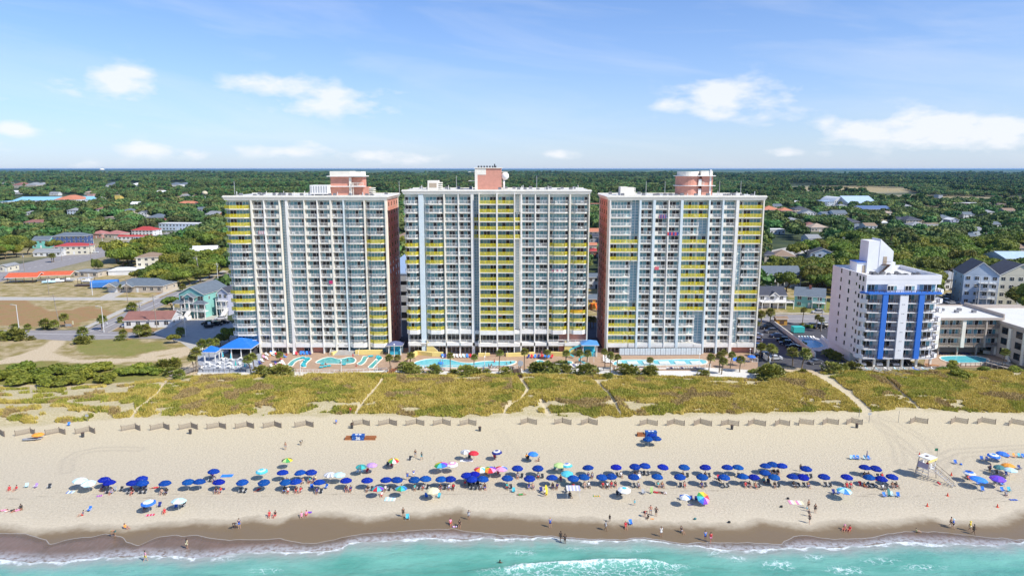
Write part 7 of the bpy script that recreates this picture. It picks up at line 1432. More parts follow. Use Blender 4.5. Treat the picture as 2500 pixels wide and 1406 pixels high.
# shrubs: leafy domes
SHR = [npmesh('shrub', *crown_np(200+i, 2.2, 2.4, -.3, 1500, .15, 10, .8), [bushm]) for i in range(4)]
for i, (px, py, s_, lb) in enumerate([(10,928,1.3,'left edge'),(48,935,1.4,'second from the left edge'),(95,925,1.5,'broad one left of centre'),(60,905,1.2,'behind the broad one'),(140,912,1.3,'yellowish top'),(170,938,1.4,'front, wide'),(188,908,1.1,'back row'),(205,925,1.3,'beside the sandy gap'),(242,905,1.2,'alone with a dark underside'),(265,932,1.2,'low one below the lone shrub'),(318,914,1.1,'left of the palmettos'),(345,908,1.2,'beside the palmettos'),(372,912,1.0,'right of the palmettos'),(-30,930,1.5,'partly outside the photo'),(120,940,1.2,'at the front edge'),(395,905,.9,'before the path post'),(2345,925,1.1,'dark one below the motel pool'),(2402,912,1.0,'dark one right of the motel pool'),(2478,912,1.0,'at the right edge'),(2322,903,.9,'yellow green beside the motel pool'),(2330,890,.7,'clipped beside the motel deck'),(1900,820,.5,'in the parking island'),(1975,800,.7,'clipped by the small left pool'),(1960,842,.6,'beside the white pool wall'),(2300,905,.7,'in front of the condominium deck'),(1660,968,.5,'lone dark one in the dune grass'),(1206,955,.55,'dark one in the middle of the dune grass'),(1838,910,.6,'at the right end of the white sand'),(30,828,.9,'by the near street'),(5,822,.8,'by the near street, far left'),(200,835,.7,'below the junction palm'),(430,775,.9,'beside the cottage wall'),(412,790,.8,'hedge end by the cottage'),(575,720,.7,'under the left tower by the street'),(540,712,.7,'roadside shrub above the teal house')]):
    p = P(px, py); o = link(SHR[i % 4], 'shrub', None, (p.x, p.y, zg1(p.x, p.y)), i*1.3); o.scale = (s_*(1.75 if px < 420 else 1.2), s_*(1.35 if px < 420 else 1), s_*(1.0 if px < 420 else .85)); tag(o, f'green shrub, {lb}', 'shrub', 'shrubs along the dunes and gardens')
# palms
def fan(m, base, dirv, l, w, mt_, nb=7, up=Vector((0,0,1)), droop=.25):
    d = dirv.normalized(); s_ = d.cross(up); s_ = s_.normalized() if s_.length > .05 else Vector((1,0,0)); n_ = s_.cross(d).normalized(); k = m.mi(mt_); c = base+d*l*.42
    m.bar(base, c, .03, mt_)
    for i in range(nb):
        a = (i/(nb-1)-.5)*2.7; dd = (d*math.cos(a)+s_*math.sin(a)); tip = c+dd*l*.62*(1-.12*abs(a))-up*droop*l*(.35+.25*abs(a)); mid = c+dd*l*.34+n_*.02; sw_ = d*(-math.sin(a))+s_*math.cos(a); q = sw_*w*.085
        n0 = len(m.v); m.v += [tuple(c), tuple(mid-q), tuple(tip), tuple(mid+q)]; m.f.append((n0, n0+1, n0+2, n0+3)); m.m.append(k)
def palm_crown(seed, n=34, l=1.75):
    r = random.Random(seed); m = MB()
    for i in range(n):
        a = i*2.4+r.uniform(-.2,.2); e = math.radians(78-108*(i/n)**.8+r.uniform(-8,8)); d = Vector((math.cos(a)*math.cos(e), math.sin(a)*math.cos(e), math.sin(e))); fan(m, Vector((0,0,0)), d, l*r.uniform(.85,1.1), l, palmm, 7, droop=.2 if e > 0 else .4)
    ballm(m, (0,0,-.05), .33, pbark, 8, 1.3); return m.mesh('crown')
PC = [palm_crown(i) for i in range(4)]
def palm(bx, by, cx, cy, label, s_=1.0, z0=0):
    b = P(bx, by, z0); h = HZ(bx, by, cy)-.3; h = max(1.0, min(h, 11)); lx = (cx-bx)/CF*(b.y*CP+(CH-h)*SP); e_ = empty('palm_tree', b, 0); tag(e_, label, 'palm', 'palms around the hotels and streets'); m = MB()
    m.tube((0,0,-.3),(lx*.35,0,h*.5),.20*s_,.16*s_,pbark,8); m.tube((lx*.35,0,h*.5),(lx,0,h-.35*s_),.16*s_,.17*s_,pbark,8); m.tube((lx,0,h-1.1*s_),(lx,0,h-.1),.17*s_,.30*s_,pbark,9); m.build('trunk', e_)
    o = link(PC[int(bx) % 4], 'crown', e_, (lx,0,h), bx % 6.28); o.scale = (s_,)*3
def zA(ox, oy, s_): return lambda a, b, c, d: (ox+a/s_, oy+b/s_, ox+c/s_, oy+d/s_)
PALMS = []
f_ = zA(440, 820, 7.353)
for t, lb, s_ in [((425,300,400,130),'golden green palm of three behind the blue gazebo, left one',1.15),((560,300,545,110),'golden green palm of three behind the blue gazebo, middle one',1.1),((630,270,640,95),'golden green palm of three behind the blue gazebo, right one',1.0),((290,640,310,275),'tall green palm left of the blue gazebo',1.1),((250,640,225,380),'shorter palm left of the blue gazebo',.9),((1275,660,1220,410),'palm at the right end of the grey terrace, left one',1.0),((1330,600,1310,370),'palm at the right end of the grey terrace, right one',1.0),((1800,480,1795,330),'palm among the loungers in front of the left tower',.8)]: PALMS.append((*f_(*t), lb, s_))
f_ = zA(700, 820, 7.353)
for t, lb, s_ in [((1870,670,1850,380),'palm left of the turquoise kiosk path',.85),((2000,470,1990,375),'small palm beside the turquoise kiosk',.75),((2220,510,2230,340),'palm at the left end of the long pool',.85)]: PALMS.append((*f_(*t), lb, s_))
f_ = zA(980, 820, 7.353)
for t, lb, s_ in [((878,640,880,340),'slim palm in front of the long pool, first',.75),((1300,570,1310,365),'slim palm in front of the long pool, second',.75),((1750,655,1770,290),'slim palm in front of the long pool, third',.8),((2205,620,2210,270),'slim palm right of the long pool',.8)]: PALMS.append((*f_(*t), lb, s_))
f_ = zA(1260, 820, 7.353)
for t, lb, s_ in [((545,425,560,290),'palm behind the round hot tub',.75),((890,520,900,300),'palm left of the blue slide pool',.85),((1165,620,1140,300),'palm before the blue canopy, left one',.85),((1270,565,1280,300),'palm before the blue canopy, right one',.85),((1595,580,1580,270),'thin palm at the corner of the right tower',.75),((1690,665,1690,340),'palm at the brown railing',.85),((1810,610,1820,370),'palm at the left end of the screened pool',.75),((2395,595,2400,420),'small palm in front of the screened pool',.75)]: PALMS.append((*f_(*t), lb, s_))
f_ = zA(1560, 820, 7.353)
for t, lb, s_ in [((1245,670,1280,370),'leaning palm on the white sand, right tower',.85),((1440,660,1440,335),'palm of a group on the white sand, left one',.85),((1545,430,1520,290),'palm of a group on the white sand, rear one',.8),((1480,690,1505,440),'palm of a group on the white sand, front one',.9),((1635,590,1660,330),'palm of a group on the white sand, right one',.8),((1805,650,1812,410),'stout palm beside the blue shade cloth',.95),((2170,390,2200,185),'palm by the parking lot, left one',1.0),((2310,475,2350,205),'palm by the parking lot, middle one',1.05),((2400,450,2400,240),'palm by the parking lot, right one',1.0)]: PALMS.append((*f_(*t), lb, s_))
f_ = zA(1840, 580, 3.7)
for t, lb, s_ in [((438,790,445,650),'palm beside the road behind the turquoise shed',.9),((563,830,570,715),'slender palm near the road, left one of two',.8),((605,850,605,735),'slender palm near the road, right one of two',.8),((352,1160,345,1030),'palm at the beach path by the parking lot, left one',1.2),((430,1195,458,1040),'palm at the beach path by the parking lot, right one',1.25),((70,775,60,690),'palm above the parking lot, left one',1.3),((150,765,145,672),'palm above the parking lot, right one',1.3),((2240,1175,2258,1028),'palm at the motel pool',.9),((55,1080,60,985),'palm at the white railing left of the cars',.9)]: PALMS.append((*f_(*t), lb, s_))
f_ = zA(0, 640, 4.6875)
for t, lb, s_ in [((752,742,740,625),'palm right of the utility pole at the junction',1.2),((520,772,520,692),'low palm left of the utility pole at the junction',1.4),((620,775,625,700),'low palm beside the utility pole at the junction',1.2),((960,848,950,785),'wide palm below the junction',1.3),((1165,775,1178,645),'palm behind the thick street lamp',1.2),((1385,690,1385,655),'small palm at the cottage corner',1.0),((1412,850,1412,800),'small palm in front of the cottage garden',1.0),((325,772,318,745),'tiny palm beside the near street',.9),((2165,600,2165,0+560),'palm hidden by the fence',.8)][:8]: PALMS.append((*f_(*t), lb, s_))
f_ = zA(280, 640, 4.6875)
for t, lb, s_ in [((200,560,200,505),'stout palm across from the cottage',1.5),((285,862,275,765),'palm in front of the cottage, left one',1.3),((360,850,362,755),'palm in front of the cottage, right one',1.3),((765,850,758,785),'palm in the hotel shadow by the driveway',1.2),((780,335,780,280),'palm beside the inland street',1.2),((560,1250,560,1170),'palm above the dune shrubs, left one',1.4),((722,1235,690,1150),'palm above the dune shrubs, right one',1.4),((750,1360,740,1280),'palm at the beach stairs',1.2),((80,345,75,268),'thin palm in front of the ranch house, left one',.7),((328,330,322,250),'thin palm in front of the ranch house, right one',.7)]: PALMS.append((*f_(*t), lb, s_))
for a in [(204,1010*0+617,206,607),(247,603,248,594)]: PALMS.append((*a, 'highway palm '+('near the cream motel' if a[0] < 210 else 'near the tall lamp'), 1.2))
f_ = zA(0, 400, 4.6875)
for t, lb, s_ in [((597,1130,592,1050),'palm of a pair on the highway verge, left one',1.2),((617,1125,615,1048),'palm of a pair on the highway verge, right one',1.2),((1208,740,1205,680),'yellow green palm among the left houses',1.6)]: PALMS.append((*f_(*t), lb, s_))
PALMS.append((1442,800,1440,778,'palm in the gap between middle and right towers, left one',1.0)); PALMS.append((1449,801,1449,779,'palm in the gap between middle and right towers, right one',1.0))
for bx, by, cx, cy, lb, s_ in PALMS: palm(bx, by, cx, cy, lb, s_)
# palmetto thickets: fans springing from the ground
def thicket(seed, n=120, R=2.2, H=2.0):
    r = random.Random(seed); m = MB(); hl = [(0,0,1)]+[(r.uniform(-.6,.6)*R, r.uniform(-.5,.5)*R, r.uniform(.5,.9)) for _ in range(5)]
    for i in range(n):
        hx, hy, hs = r.choice(hl); a = r.uniform(0, 6.28); e = math.radians(r.uniform(-15, 80)); d = Vector((math.cos(a)*math.cos(e), math.sin(a)*math.cos(e), math.sin(e))); c = Vector((hx+d.x*R*.35, hy+d.y*R*.35, hs*H*.45+d.z*H*.4)); fan(m, c, d, r.uniform(.9,1.4), 1.6, palmm, 7, droop=.3)
    for hx, hy, hs in hl: ballm(m, (hx, hy, hs*H*.35), R*.34*hs, palmm, 8, .9)
    return m.mesh('palmetto')
TH = [thicket(i) for i in range(4)]
TL = [(440,820,7.353,[(1430,700,1.5),(1600,720,1.3),(1790,740,1.9),(1920,700,1.2)]),(980,820,7.353,[(40,600,1.2),(150,670,1.7),(270,660,1.0),(590,700,1.6),(1150,740,1.7),(1290,680,1.2),(1380,690,.9),(1540,680,.8),(1880,710,1.3),(940,690,.9)]),(1260,820,7.353,[(330,640,1.5),(560,680,2.0),(700,650,1.2),(820,560,1.2),(900,650,1.2),(1290,720,1.9),(1420,640,.8),(1640,790,.9),(1980,690,1.7),(2130,700,1.1),(2400,720,1.3)]),(1560,820,7.353,[(190,730,1.7),(1170,720,1.0),(2230,760,1.8),(2370,770,2.3),(2480,740,1.6)]),
      (1840,580,3.7,[(150,1270,1.3),(690,1080,1.5),(750,1100,1.3),(720,1230,1.7),(800,1215,1.4),(890,1200,1.5),(440,1240,.8),(30,790,.8),(440,790,.5)]),(0,640,4.6875,[(190,880,2.2),(60,890,1.3),(240,860,1.3),(540,760,1.2),(930,930,1.5),(1040,880,.8),(1390,890,1.0),(180,750,.9),(350,890,.8),(10,840,1.0)]),(280,640,4.6875,[(540,1250,1.5),(680,1240,1.3),(620,1290,1.2),(300,850,1.1),(380,840,1.1),(460,1250,1.2)])]
ti = 0
for ox, oy, s0_, L_ in TL:
    for a, b, s_ in L_:
        px, py = ox+a/s0_, oy+b/s0_; p = P(px, py); o = link(TH[ti % 4], 'palmetto', None, (p.x, p.y, zg1(p.x, p.y)), ti*1.7); o.scale = (s_*.72,)*3; ti += 1
        where = 'left fields' if px < 420 else ('left tower terrace' if px < 760 else ('left beach walk' if px < 1010 else ('long pool' if px < 1290 else ('slide pool' if px < 1480 else ('screened pool' if px < 1700 else ('white sand' if px < 1900 else 'condominium'))))))
        used[where] = used.get(where, 0)+1; tag(o, f'palmetto thicket by the {where}, {ordn(used[where]-1)} from the left in listing by place', 'palmetto', f'palmetto thickets by the {where}')
for nm_ in set(w for w in used if isinstance(w, str)):
    L_ = sorted([o for o in bpy.data.objects if o.get('group') == f'palmetto thickets by the {nm_}'], key=lambda o: o.location.x)
    for i, o in enumerate(L_): o['label'] = f'palmetto thicket by the {nm_}, {ordn(i)} from the left'
# ---------------------------------------------------------------- sea oats and dune grass: one uncountable mass
gm1 = mat('dune_grass', (.42,.34,.045), .8, c2=(.72,.58,.17), scale=.3, bump=0, trans=.3); gm2 = mat('dune_grass_green', (.25,.27,.035), .8, c2=(.48,.45,.08), scale=.3, trans=.3); gm3 = mat('dune_grass_brown', (.32,.22,.08), .85, c2=(.52,.39,.17), scale=.4, trans=.2)
def grass(n_, xr, seed):
    g_ = np.random.default_rng(seed); x = g_.uniform(*xr, n_); y = g_.uniform(ip(GL, x)-1.5, ip(GU, x)+.5)
    e = dune_mask(x, y); pd = pathd(x, y); n1 = fnoise(x, y, 3.2, 8); n2 = fnoise(x, y*1.6, 9, 18)
    bare = (fnoise(x, y*1.8, 5.0, 28) > np.where(e < 9, .62, .74)); left = (PROJ(x, y)[0] < 330) & (e < 13) & (fnoise(x, y*1.5, 4, 48) > .47)
    ok = (e+3.5*(n1-.62) > 0) & (pd > 1+.8*(n1-.5)) & ~bare & ~left; x, y, n1, n2, e = x[ok], y[ok], n1[ok], n2[ok], e[ok]; n_ = len(x)
    z = zg(x, y); h = (.42+.5*n1)*g_.uniform(.6, 1.2, n_)*np.clip(e/2+.6, .5, 1); a = g_.uniform(0, 2*np.pi, n_); w_ = g_.uniform(.05, .13, n_); lean = g_.uniform(.15, .55, n_)*h; la = g_.normal(2.6, 1.2, n_)
    bx, by = np.cos(a)*w_, np.sin(a)*w_; lx, ly = np.cos(la)*lean, np.sin(la)*lean
    V = np.stack([np.stack([x-bx, y-by, z-.03], 1), np.stack([x+bx, y+by, z-.03], 1), np.stack([x+bx*.8+lx*.6, y+by*.8+ly*.6, z+h*.75], 1), np.stack([x-bx*.3+lx, y-by*.3+ly, z+h], 1)], 1).reshape(-1, 3)
    mi_ = np.where(n2 > .58, 1, 0); mi_ = np.where(fnoise(x, y, 6, 68) > .66, 2, mi_); mi_ = np.where(g_.random(n_) < .12, g_.integers(0, 3, n_), mi_)
    return V, np.arange(n_*4).reshape(-1, 4), mi_
V, Q_, mi_ = grass(520000, (-150, 150), 3)
tag(link(npmesh('dune_grass', V, Q_, [gm1, gm2, gm3], midx=mi_), 'dune_grass'), 'golden green sea oats and grass covering the dunes', 'grass', kind='stuff')
# ---------------------------------------------------------------- pool terraces
tan_ = mat('deck_tan', (.40,.27,.18), .8, .14, .6, .004, 8); gdk = mat('deck_grey', (.34,.36,.40), .8, .1, .8, .004, 8); wsand = mat('white_sand', (.66,.64,.60), .9, .06, 2, .03, 6)
def pw(name, c1, c2):
    t = NT(name); n_ = t.noise(.8, 4); t.lk(t.mix(t.rng(n_, .35, .65), c1, c2), t.b.inputs['Base Color']); t.b.inputs['Roughness'].default_value = .08; t.bump(t.noise(2.5, 3), .03); return t.m
wat1 = pw('pool_water', (.03,.32,.32), (.055,.42,.40)); wat2 = pw('pool_water_light', (.09,.48,.56), (.15,.56,.62))
D7 = lambda ox: (lambda L_: [(ox+a/7.353, 820+b/7.353) for a, b in L_])
sheet('terrace', [(484,914),(482,862),(570,858),(640,862),(640,906),(600,914)], gdk, .10); sheet('terrace', [(632,914),(640,856),(700,850),(950,850),(1000,850),(1000,898),(952,902),(940,908),(800,910)], tan_, .14)
sheet('terrace', [(985,906),(990,850),(1290,850),(1500,850),(1500,892),(1430,900),(1290,896),(1270,906)], tan_, .12); sheet('terrace', [(1496,905),(1497,850),(1745,850),(1850,868),(1850,908),(1745,897),(1700,905)], tan_, .10)
sheet('white_sand', [(655,920),(640,909),(800,909),(945,907),(960,900),(1000,905),(1270,906),(1290,900),(1500,896),(1735,897),(1760,905),(1855,906),(1870,915),(1850,926),(1500,916),(1250,912),(1000,914),(950,914),(700,921)], wsand, .05)
def pool(px, label, w_=wat1, z=.16, name='swimming_pool', rim=.35):
    pts = [P(a, b) for a, b in px]; c = sum(pts, Vector())/len(pts); e_ = empty(name, (c.x, c.y, 0)); q = []
    n_ = len(pts)
    for i in range(n_):                   # Catmull-Rom rounding
        p0, p1, p2, p3 = pts[i-1], pts[i], pts[(i+1) % n_], pts[(i+2) % n_]
        for t in (0, .25, .5, .75): q.append(.5*((2*p1)+(p2-p0)*t+(2*p0-5*p1+4*p2-p3)*t*t+(3*p1-p0-3*p2+p3)*t**3)-c)
    if sum(q[i].x*q[(i+1) % len(q)].y-q[(i+1) % len(q)].x*q[i].y for i in range(len(q))) < 0: q = q[::-1]
    m = MB(); m.prism([(v.x, v.y) for v in q], z-.1, z+.02, w_); m.build('water', e_); m = MB(); L_ = len(q); out = []
    for i in range(L_): t = (q[(i+1) % L_]-q[i-1]).normalized(); out.append(q[i]+Vector((t.y, -t.x, 0))*rim)
    for i in range(L_):
        j = (i+1) % L_; a, b, c_, d = q[i], q[j], out[j], out[i]; z1 = z+.12
        m.poly([(a.x,a.y,z1),(d.x,d.y,z1),(c_.x,c_.y,z1),(b.x,b.y,z1)], cream); m.poly([(d.x,d.y,0),(c_.x,c_.y,0),(c_.x,c_.y,z1),(d.x,d.y,z1)], cream); m.poly([(a.x,a.y,z1),(b.x,b.y,z1),(b.x,b.y,0),(a.x,a.y,0)], cream)
    m.build('coping', e_); return tag(e_, label, 'pool')
pool(D7(700)([(530,490),(640,420),(780,395),(900,425),(1000,418),(1130,392),(1205,412),(1230,455),(1180,498),(1000,510),(700,505)]), 'peanut shaped teal pool on the left tower terrace')
def ribbon(pts, w_): 
    a = [(x, y) for x, y in pts]; l, r = [], []
    for i, (x, y) in enumerate(a):
        x0, y0 = a[max(0, i-1)]; x1, y1 = a[min(len(a)-1, i+1)]; dx, dy = x1-x0, (y1-y0)*2; d = math.hypot(dx, dy); nx, ny = -dy/d*w_, dx/d*w_*.5; l.append((x+nx, y+ny)); r.append((x-nx, y-ny))
    return l+r[::-1]
for pts, lb in [([(60,540),(110,480),(180,435),(260,412),(330,405)],'lazy river channel at the far left of the terrace'),([(295,565),(310,500),(370,440),(400,410)],'lazy river channel full of blue floats'),([(1300,520),(1370,470),(1400,415),(1420,385)],'lazy river channel right of the peanut pool'),([(1500,580),(1560,520),(1630,450),(1680,400)],'lazy river channel at the right end of the terrace')]: pool(D7(700)(ribbon(pts, 38)), lb, wat1, .18, 'lazy_river', .25)
pool(D7(980)([(235,500),(350,450),(500,425),(700,425),(880,442),(1050,485),(1250,497),(1400,475),(1550,463),(1800,466),(2040,462),(2010,510),(1850,550),(1700,568),(1400,572),(1000,575),(600,575),(350,575)]), 'long wavy turquoise pool in front of the middle tower', wat2)
pool(D7(1260)([(335,490),(370,455),(430,445),(490,465),(500,500),(440,522),(370,520)]), 'round hot tub beside the palmettos', wat2); pool(D7(1260)([(860,480),(920,460),(1000,475),(990,510),(900,522)]), 'small blue splash pool near the slides', wat2)
pool([(1512,881),(1600,880),(1712,879),(1712,891),(1600,893),(1506,894)], 'shallow rectangular pool behind a screen, right tower', wat2); pool([(2298,872),(2385,871),(2412,884),(2324,886)], 'small rectangular turquoise pool of the beige motel', wat2); pool([(1957,831),(1992,832),(2010,846),(1978,850)], 'small blue pool behind a white wall left of the condominium', pw('pool_blue',(.03,.25,.5),(.06,.33,.58)))
sheet('terrace', [(1932,826),(2005,826),(2030,850),(2000,858),(1965,852)], wsand, .12); sheet('terrace', [(2262,866),(2440,866),(2475,890),(2460,897),(2300,897),(2255,892)], tan_, .10); sheet('terrace', [(2065,896),(2310,896),(2320,908),(2070,908)], conc, .09)
# white railings and walls
def railing_line(pts, label, mt_=white, z0=.1, h=1.2, sp=.4, name='railing', pan=None):
    q = [P(a, b) for a, b in pts]; e_ = empty(name, (q[0].x, q[0].y, z0)); m = MB()
    for a, b in zip(q[:-1], q[1:]): m.merge(rail_tpl([tuple((a-q[0])[:2]), tuple((b-q[0])[:2])], mt_, h, sp, .05))
    m.build('rails', e_)
    if pan:
        m = MB()
        for a, b in zip(q[:-1], q[1:]): m.vbox((a-q[0])[:2], (b-q[0])[:2], .03, .15, h-.1, pan)
        m.build('panel', e_)
    return tag(e_, label, 'railing')
def lowwall(pts, h, mt_, label, t=.3, name='low_wall', cat='wall'):
    q = [P(a, b) for a, b in pts]; m = MB()
    for a, b in zip(q[:-1], q[1:]): m.vbox((a-q[0])[:2], (b-q[0])[:2], t, 0, h, mt_)
    return tag(m.build(name, None, q[0]), label, cat)
railing_line([(483,912),(600,912),(652,911)], 'dark railing along the grey terrace', dgrey, .1, 1.1); lowwall([(483,914),(600,914),(655,915)], .6, white, 'low white wall under the grey terrace railing')
railing_line([(700,912),(830,913),(945,908)], 'white railing in front of the lazy river terrace'); lowwall([(700,914),(830,915),(948,909)], .7, white, 'low white wall below the lazy river railing')
railing_line([(1000,901),(1130,902),(1270,903)], 'white railing in front of the long pool'); lowwall([(990,903),(1130,904),(1275,904)], .5, white, 'low white wall below the long pool'); railing_line([(1300,898),(1440,898)], 'white railing in front of the slide pool'); railing_line([(1460,905),(1500,905)], 'brown railing by the boardwalk stairs', brown); railing_line([(1505,899),(1735,899)], 'thin white railing in front of the screened pool'); lowwall([(1500,901),(1735,901),(1860,908)], .4, white, 'low white wall before the white sand at the right tower'); railing_line([(1760,880),(1850,885)], 'white railing near the blue shade cloth'); railing_line([(2075,906),(2310,905)], 'grey railing before the condominium patio', grey); railing_line([(2345,896),(2465,894)], 'brown railing before the motel pool', brown)
lowwall([(2345,893),(2465,891),(2455,870),(2400,862)], 1.0, cream, 'cream wall round the motel pool'); lowwall([(1880,786),(1945,835),(1990,872)], 1.5, cream, 'long cream wall between the parking lot and the small pool'); lowwall([(2005,826),(2035,852)], 1.2, white, 'white wall right of the small pool'); lowwall([(1848,862),(1880,886)], 1.6, white, 'white ramp wall at the corner of the right tower')
net = mat('white_netting', (.62,.70,.72), .5, .12, 1.5); scr = railing_line([(1512,868),(1600,868),(1712,867)], 'tall white screen fence behind the shallow pool', grey, .1, 2.4, 1.6, 'screen_fence', net)
m = MB(); p0, p1 = P(1508, 891), P(1714, 889)
for i in range(16):
    a = p0+(p1-p0)*(i/16); b = p0+(p1-p0)*((i+1)/16); 
    if i % 3 != 1: m.poly([(a.x-p0.x, -.3*(i % 2), .3),(b.x-p0.x, -.3*((i+1) % 2), .3),(b.x-p0.x, 3.2+.5*(i % 2), .34),(a.x-p0.x, 3.2, .34)], net)
tag(m.build('pool_cover', None, p0), 'torn pale netting laid over the shallow pool', 'pool cover')
yw = [([(1010,872),(1018,866),(1055,870),(1082,870)],1.4,'left part'),([(1168,870),(1196,870)],1.1,'left of the hotel steps'),([(1235,871),(1290,869),(1305,868)],1.2,'right of the hotel steps'),([(1345,868),(1380,870)],1.3,'near the right stairs'),([(810,868),(830,861)],1.0,'left of the terrace steps'),([(868,866),(935,865)],1.5,'right of the terrace steps')]
for pts, h, w__ in yw: lowwall(pts, h, yel2, f'low yellow planter wall in front of the middle and left towers, {w__}', .8, 'planter_wall')
# stairs
def stairs(px, py, rz, n_, w_, h, mt_, label, rail_=None, run=.32):
    p = P(px, py); e_ = empty('stairs', (p.x, p.y, 0), rz); m = MB()
    for k in range(n_): m.box(-w_/2, w_/2, k*run, (k+1)*run+.02, 0, h*(k+1)/n_, mt_)
    m.build('steps', e_)
    if rail_:
        for s_ in (-1, 1):
            m = MB(); m.bar((s_*w_/2,0,1.0),(s_*w_/2,n_*run,h+1.0),.09,rail_)
            for k in range(0, n_, 2): m.bar((s_*w_/2,k*run+.1,0),(s_*w_/2,k*run+.1,h*k/n_+1.0),.06,rail_)
            m.build('handrail', e_)
    return tag(e_, label, 'stairs')
stairs(840,868,0,8,9,1.2,conc,'wide pale steps up to the left tower door',white); stairs(1212,872,0,4,7,.6,tan_,'low steps at the middle tower entrance',white)
def ystair(px, s_, label):
    p = P(px, 866); e_ = empty('stairs', (p.x, p.y, 0)); m = MB(); n0 = 0
    m.poly([(0,0,.2),(s_*3.6,0,.2),(s_*3.6,0,1.2),(0,0,4.9)][::s_], yel2); m.poly([(0,.25,.2),(s_*3.6,.25,.2),(s_*3.6,.25,1.2),(0,.25,4.9)][::-s_], yel2); m.poly([(0,0,4.9),(s_*3.6,0,1.2),(s_*3.6,.25,1.2),(0,.25,4.9)], white); m.build('side_wall', e_)
    m = MB()
    for k in range(12): m.box(min(s_*k*.3, s_*(k+1)*.3), max(s_*k*.3, s_*(k+1)*.3), .26, 1.6, .1, 3.9-k*.32, conc)
    m.build('steps', e_); m = MB(); m.box(-1.9*s_ if s_ > 0 else 0, 0 if s_ > 0 else 1.9, -.3, 1.7, 3.7, 3.9, white); m.bar((-1.9*s_,-.3,4.9),(0,-.3,4.9),.08,white); m.bar((0,1.6,4.9),(s_*3.6,1.6,1.3),.08,white); m.build('landing', e_); tag(e_, label, 'stairs')
ystair(1042, 1, 'outdoor stairs with a slanted yellow wall, left end of the middle tower'); ystair(1378, 1, 'outdoor stairs with a slanted yellow wall, right end of the middle tower')
# boardwalk stairs down to the dunes
for px, py, rz, mt_, lb in [(938,924,-.25,cedar,'reddish boardwalk leading down from the left terrace'),(1266,925,.12,brown,'grey brown boardwalk stairs beside the white board'),(1456,930,.06,cedar,'brown boardwalk stairs at the right of the slide pool')]:
    p = P(px, py); e_ = empty('boardwalk', (p.x, p.y, 0), rz); m = MB()
    for k in range(24): m.box(-.9,.9,k*.3,k*.3+.25,.35+.02*k,.42+.02*k,mt_)
    m.build('planks', e_)
    for s_ in (-1, 1):
        m = MB(); m.bar((s_*.95,0,1.3),(s_*.95,7.2,1.7),.1,brown)
        for k in range(6): m.bar((s_*.95,k*1.4,0),(s_*.95,k*1.4,1.35+k*.08),.1,brown)
        m.build('handrail', e_)
    tag(e_, lb, 'boardwalk')
for px, py, rz, lb in [(2200,925,.9,'zigzag grey timber stairs on the dune before the condominium'),(2478,905,.9,'grey timber walkway at the right edge'),(438,918,-.5,'weathered stairs left of the grey terrace')]:
    p = P(px, py); e_ = empty('boardwalk', (p.x, p.y, 0), rz); wd = mat('grey_timber', (.36,.31,.26), .9, .2, 3); m = MB()
    for k in range(22): m.box(-.8,.8,k*.32,k*.32+.26,.3+k*.05,.37+k*.05,wd)
    m.box(-2.2,2.2,-1.8,0,.3,.38,wd); m.build('planks', e_)
    for s_ in (-1, 1):
        m = MB(); m.bar((s_*.85,0,1.3),(s_*.85,7,2.4),.09,wd); m.bar((s_*2.2,-1.8,1.3),(s_*2.2,0,1.3),.09,wd)
        for k in range(6): m.bar((s_*.85,k*1.4,0),(s_*.85,k*1.4,1.3+k*.2),.09,wd)
        m.build('handrail', e_)
    tag(e_, lb, 'boardwalk')
p = P(1264, 908); e_ = empty('notice_board', (p.x+.8, p.y, 0)); m = MB(); m.prism([(math.cos(t)*.85, math.sin(t)*.85) for t in [2*PI*i/18 for i in range(18)]], 0, .1, lgrey); m.v = [(a, c, b+2.6) for a, b, c in m.v]; m.f = [f[::-1] for f in m.f]; m.build('board', e_); m = MB(); m.tube((0,.1,0),(0,.1,2.6),.1,.1,brown,8); m.build('post', e_); tag(e_, 'pale round board on a dark post at the head of the middle boardwalk', 'board')
# kiosks and pavilions
def pavil(px0, px1, py, d, h, rcol, rh, label, wall=None, name='pavilion'):
    a, b = P(px0, py), P(px1, py); w_ = b.x-a.x; e_ = empty(name, ((a.x+b.x)/2, a.y+d/2, 0)); m = MB(); hip_roof(m, -w_/2, w_/2, -d/2, d/2, h, rh, rcol); m.build('roof', e_)
    n_ = max(1, int(w_/2.4))
    for i in range(n_+1):
        for y in (-d/2+.15, d/2-.15): m = MB(); x = -w_/2+.15+(w_-.3)*i/n_; m.box(x-.12, x+.12, y-.12, y+.12, 0, h-.1, white); m.build('column', e_)
    if wall: m = MB(); m.box(-w_/2+.5, w_/2-.5, -d/2+.6, d/2-.4, 0, h*.42, wall); m.box(-w_/2+.5, w_/2-.5, 0, d/2-.3, h*.42, h-.15, wall); m.build('counter', e_)
    return tag(e_, label, 'pavilion')
rblue = mat('pavilion_blue', (.02,.17,.60), .5, .1, .6); kio = mat('kiosk_turquoise', (.04,.42,.55), .6, .1, 2); nsl = mat('kiosk_slate', (.12,.14,.26), .6, .1, 1)
pavil(541,614,877,8.5,3.6,rblue,2.3,'open bar with a large bright blue hipped roof at the left tower',dgrey); pavil(499,527,884,3.2,3.3,rblue,1.5,'small square gazebo with a blue peaked roof'); pavil(948,980,868,3.8,3.4,nsl,.9,'turquoise kiosk with a dark blue roof between left and middle towers',kio,'kiosk')
pavil(1422,1458,872,5,4.0,mat('canopy_blue',(.08,.27,.60),.6,.1,1),1.0,'turquoise hut under a flat topped blue canopy beside the middle tower',kio,'kiosk')
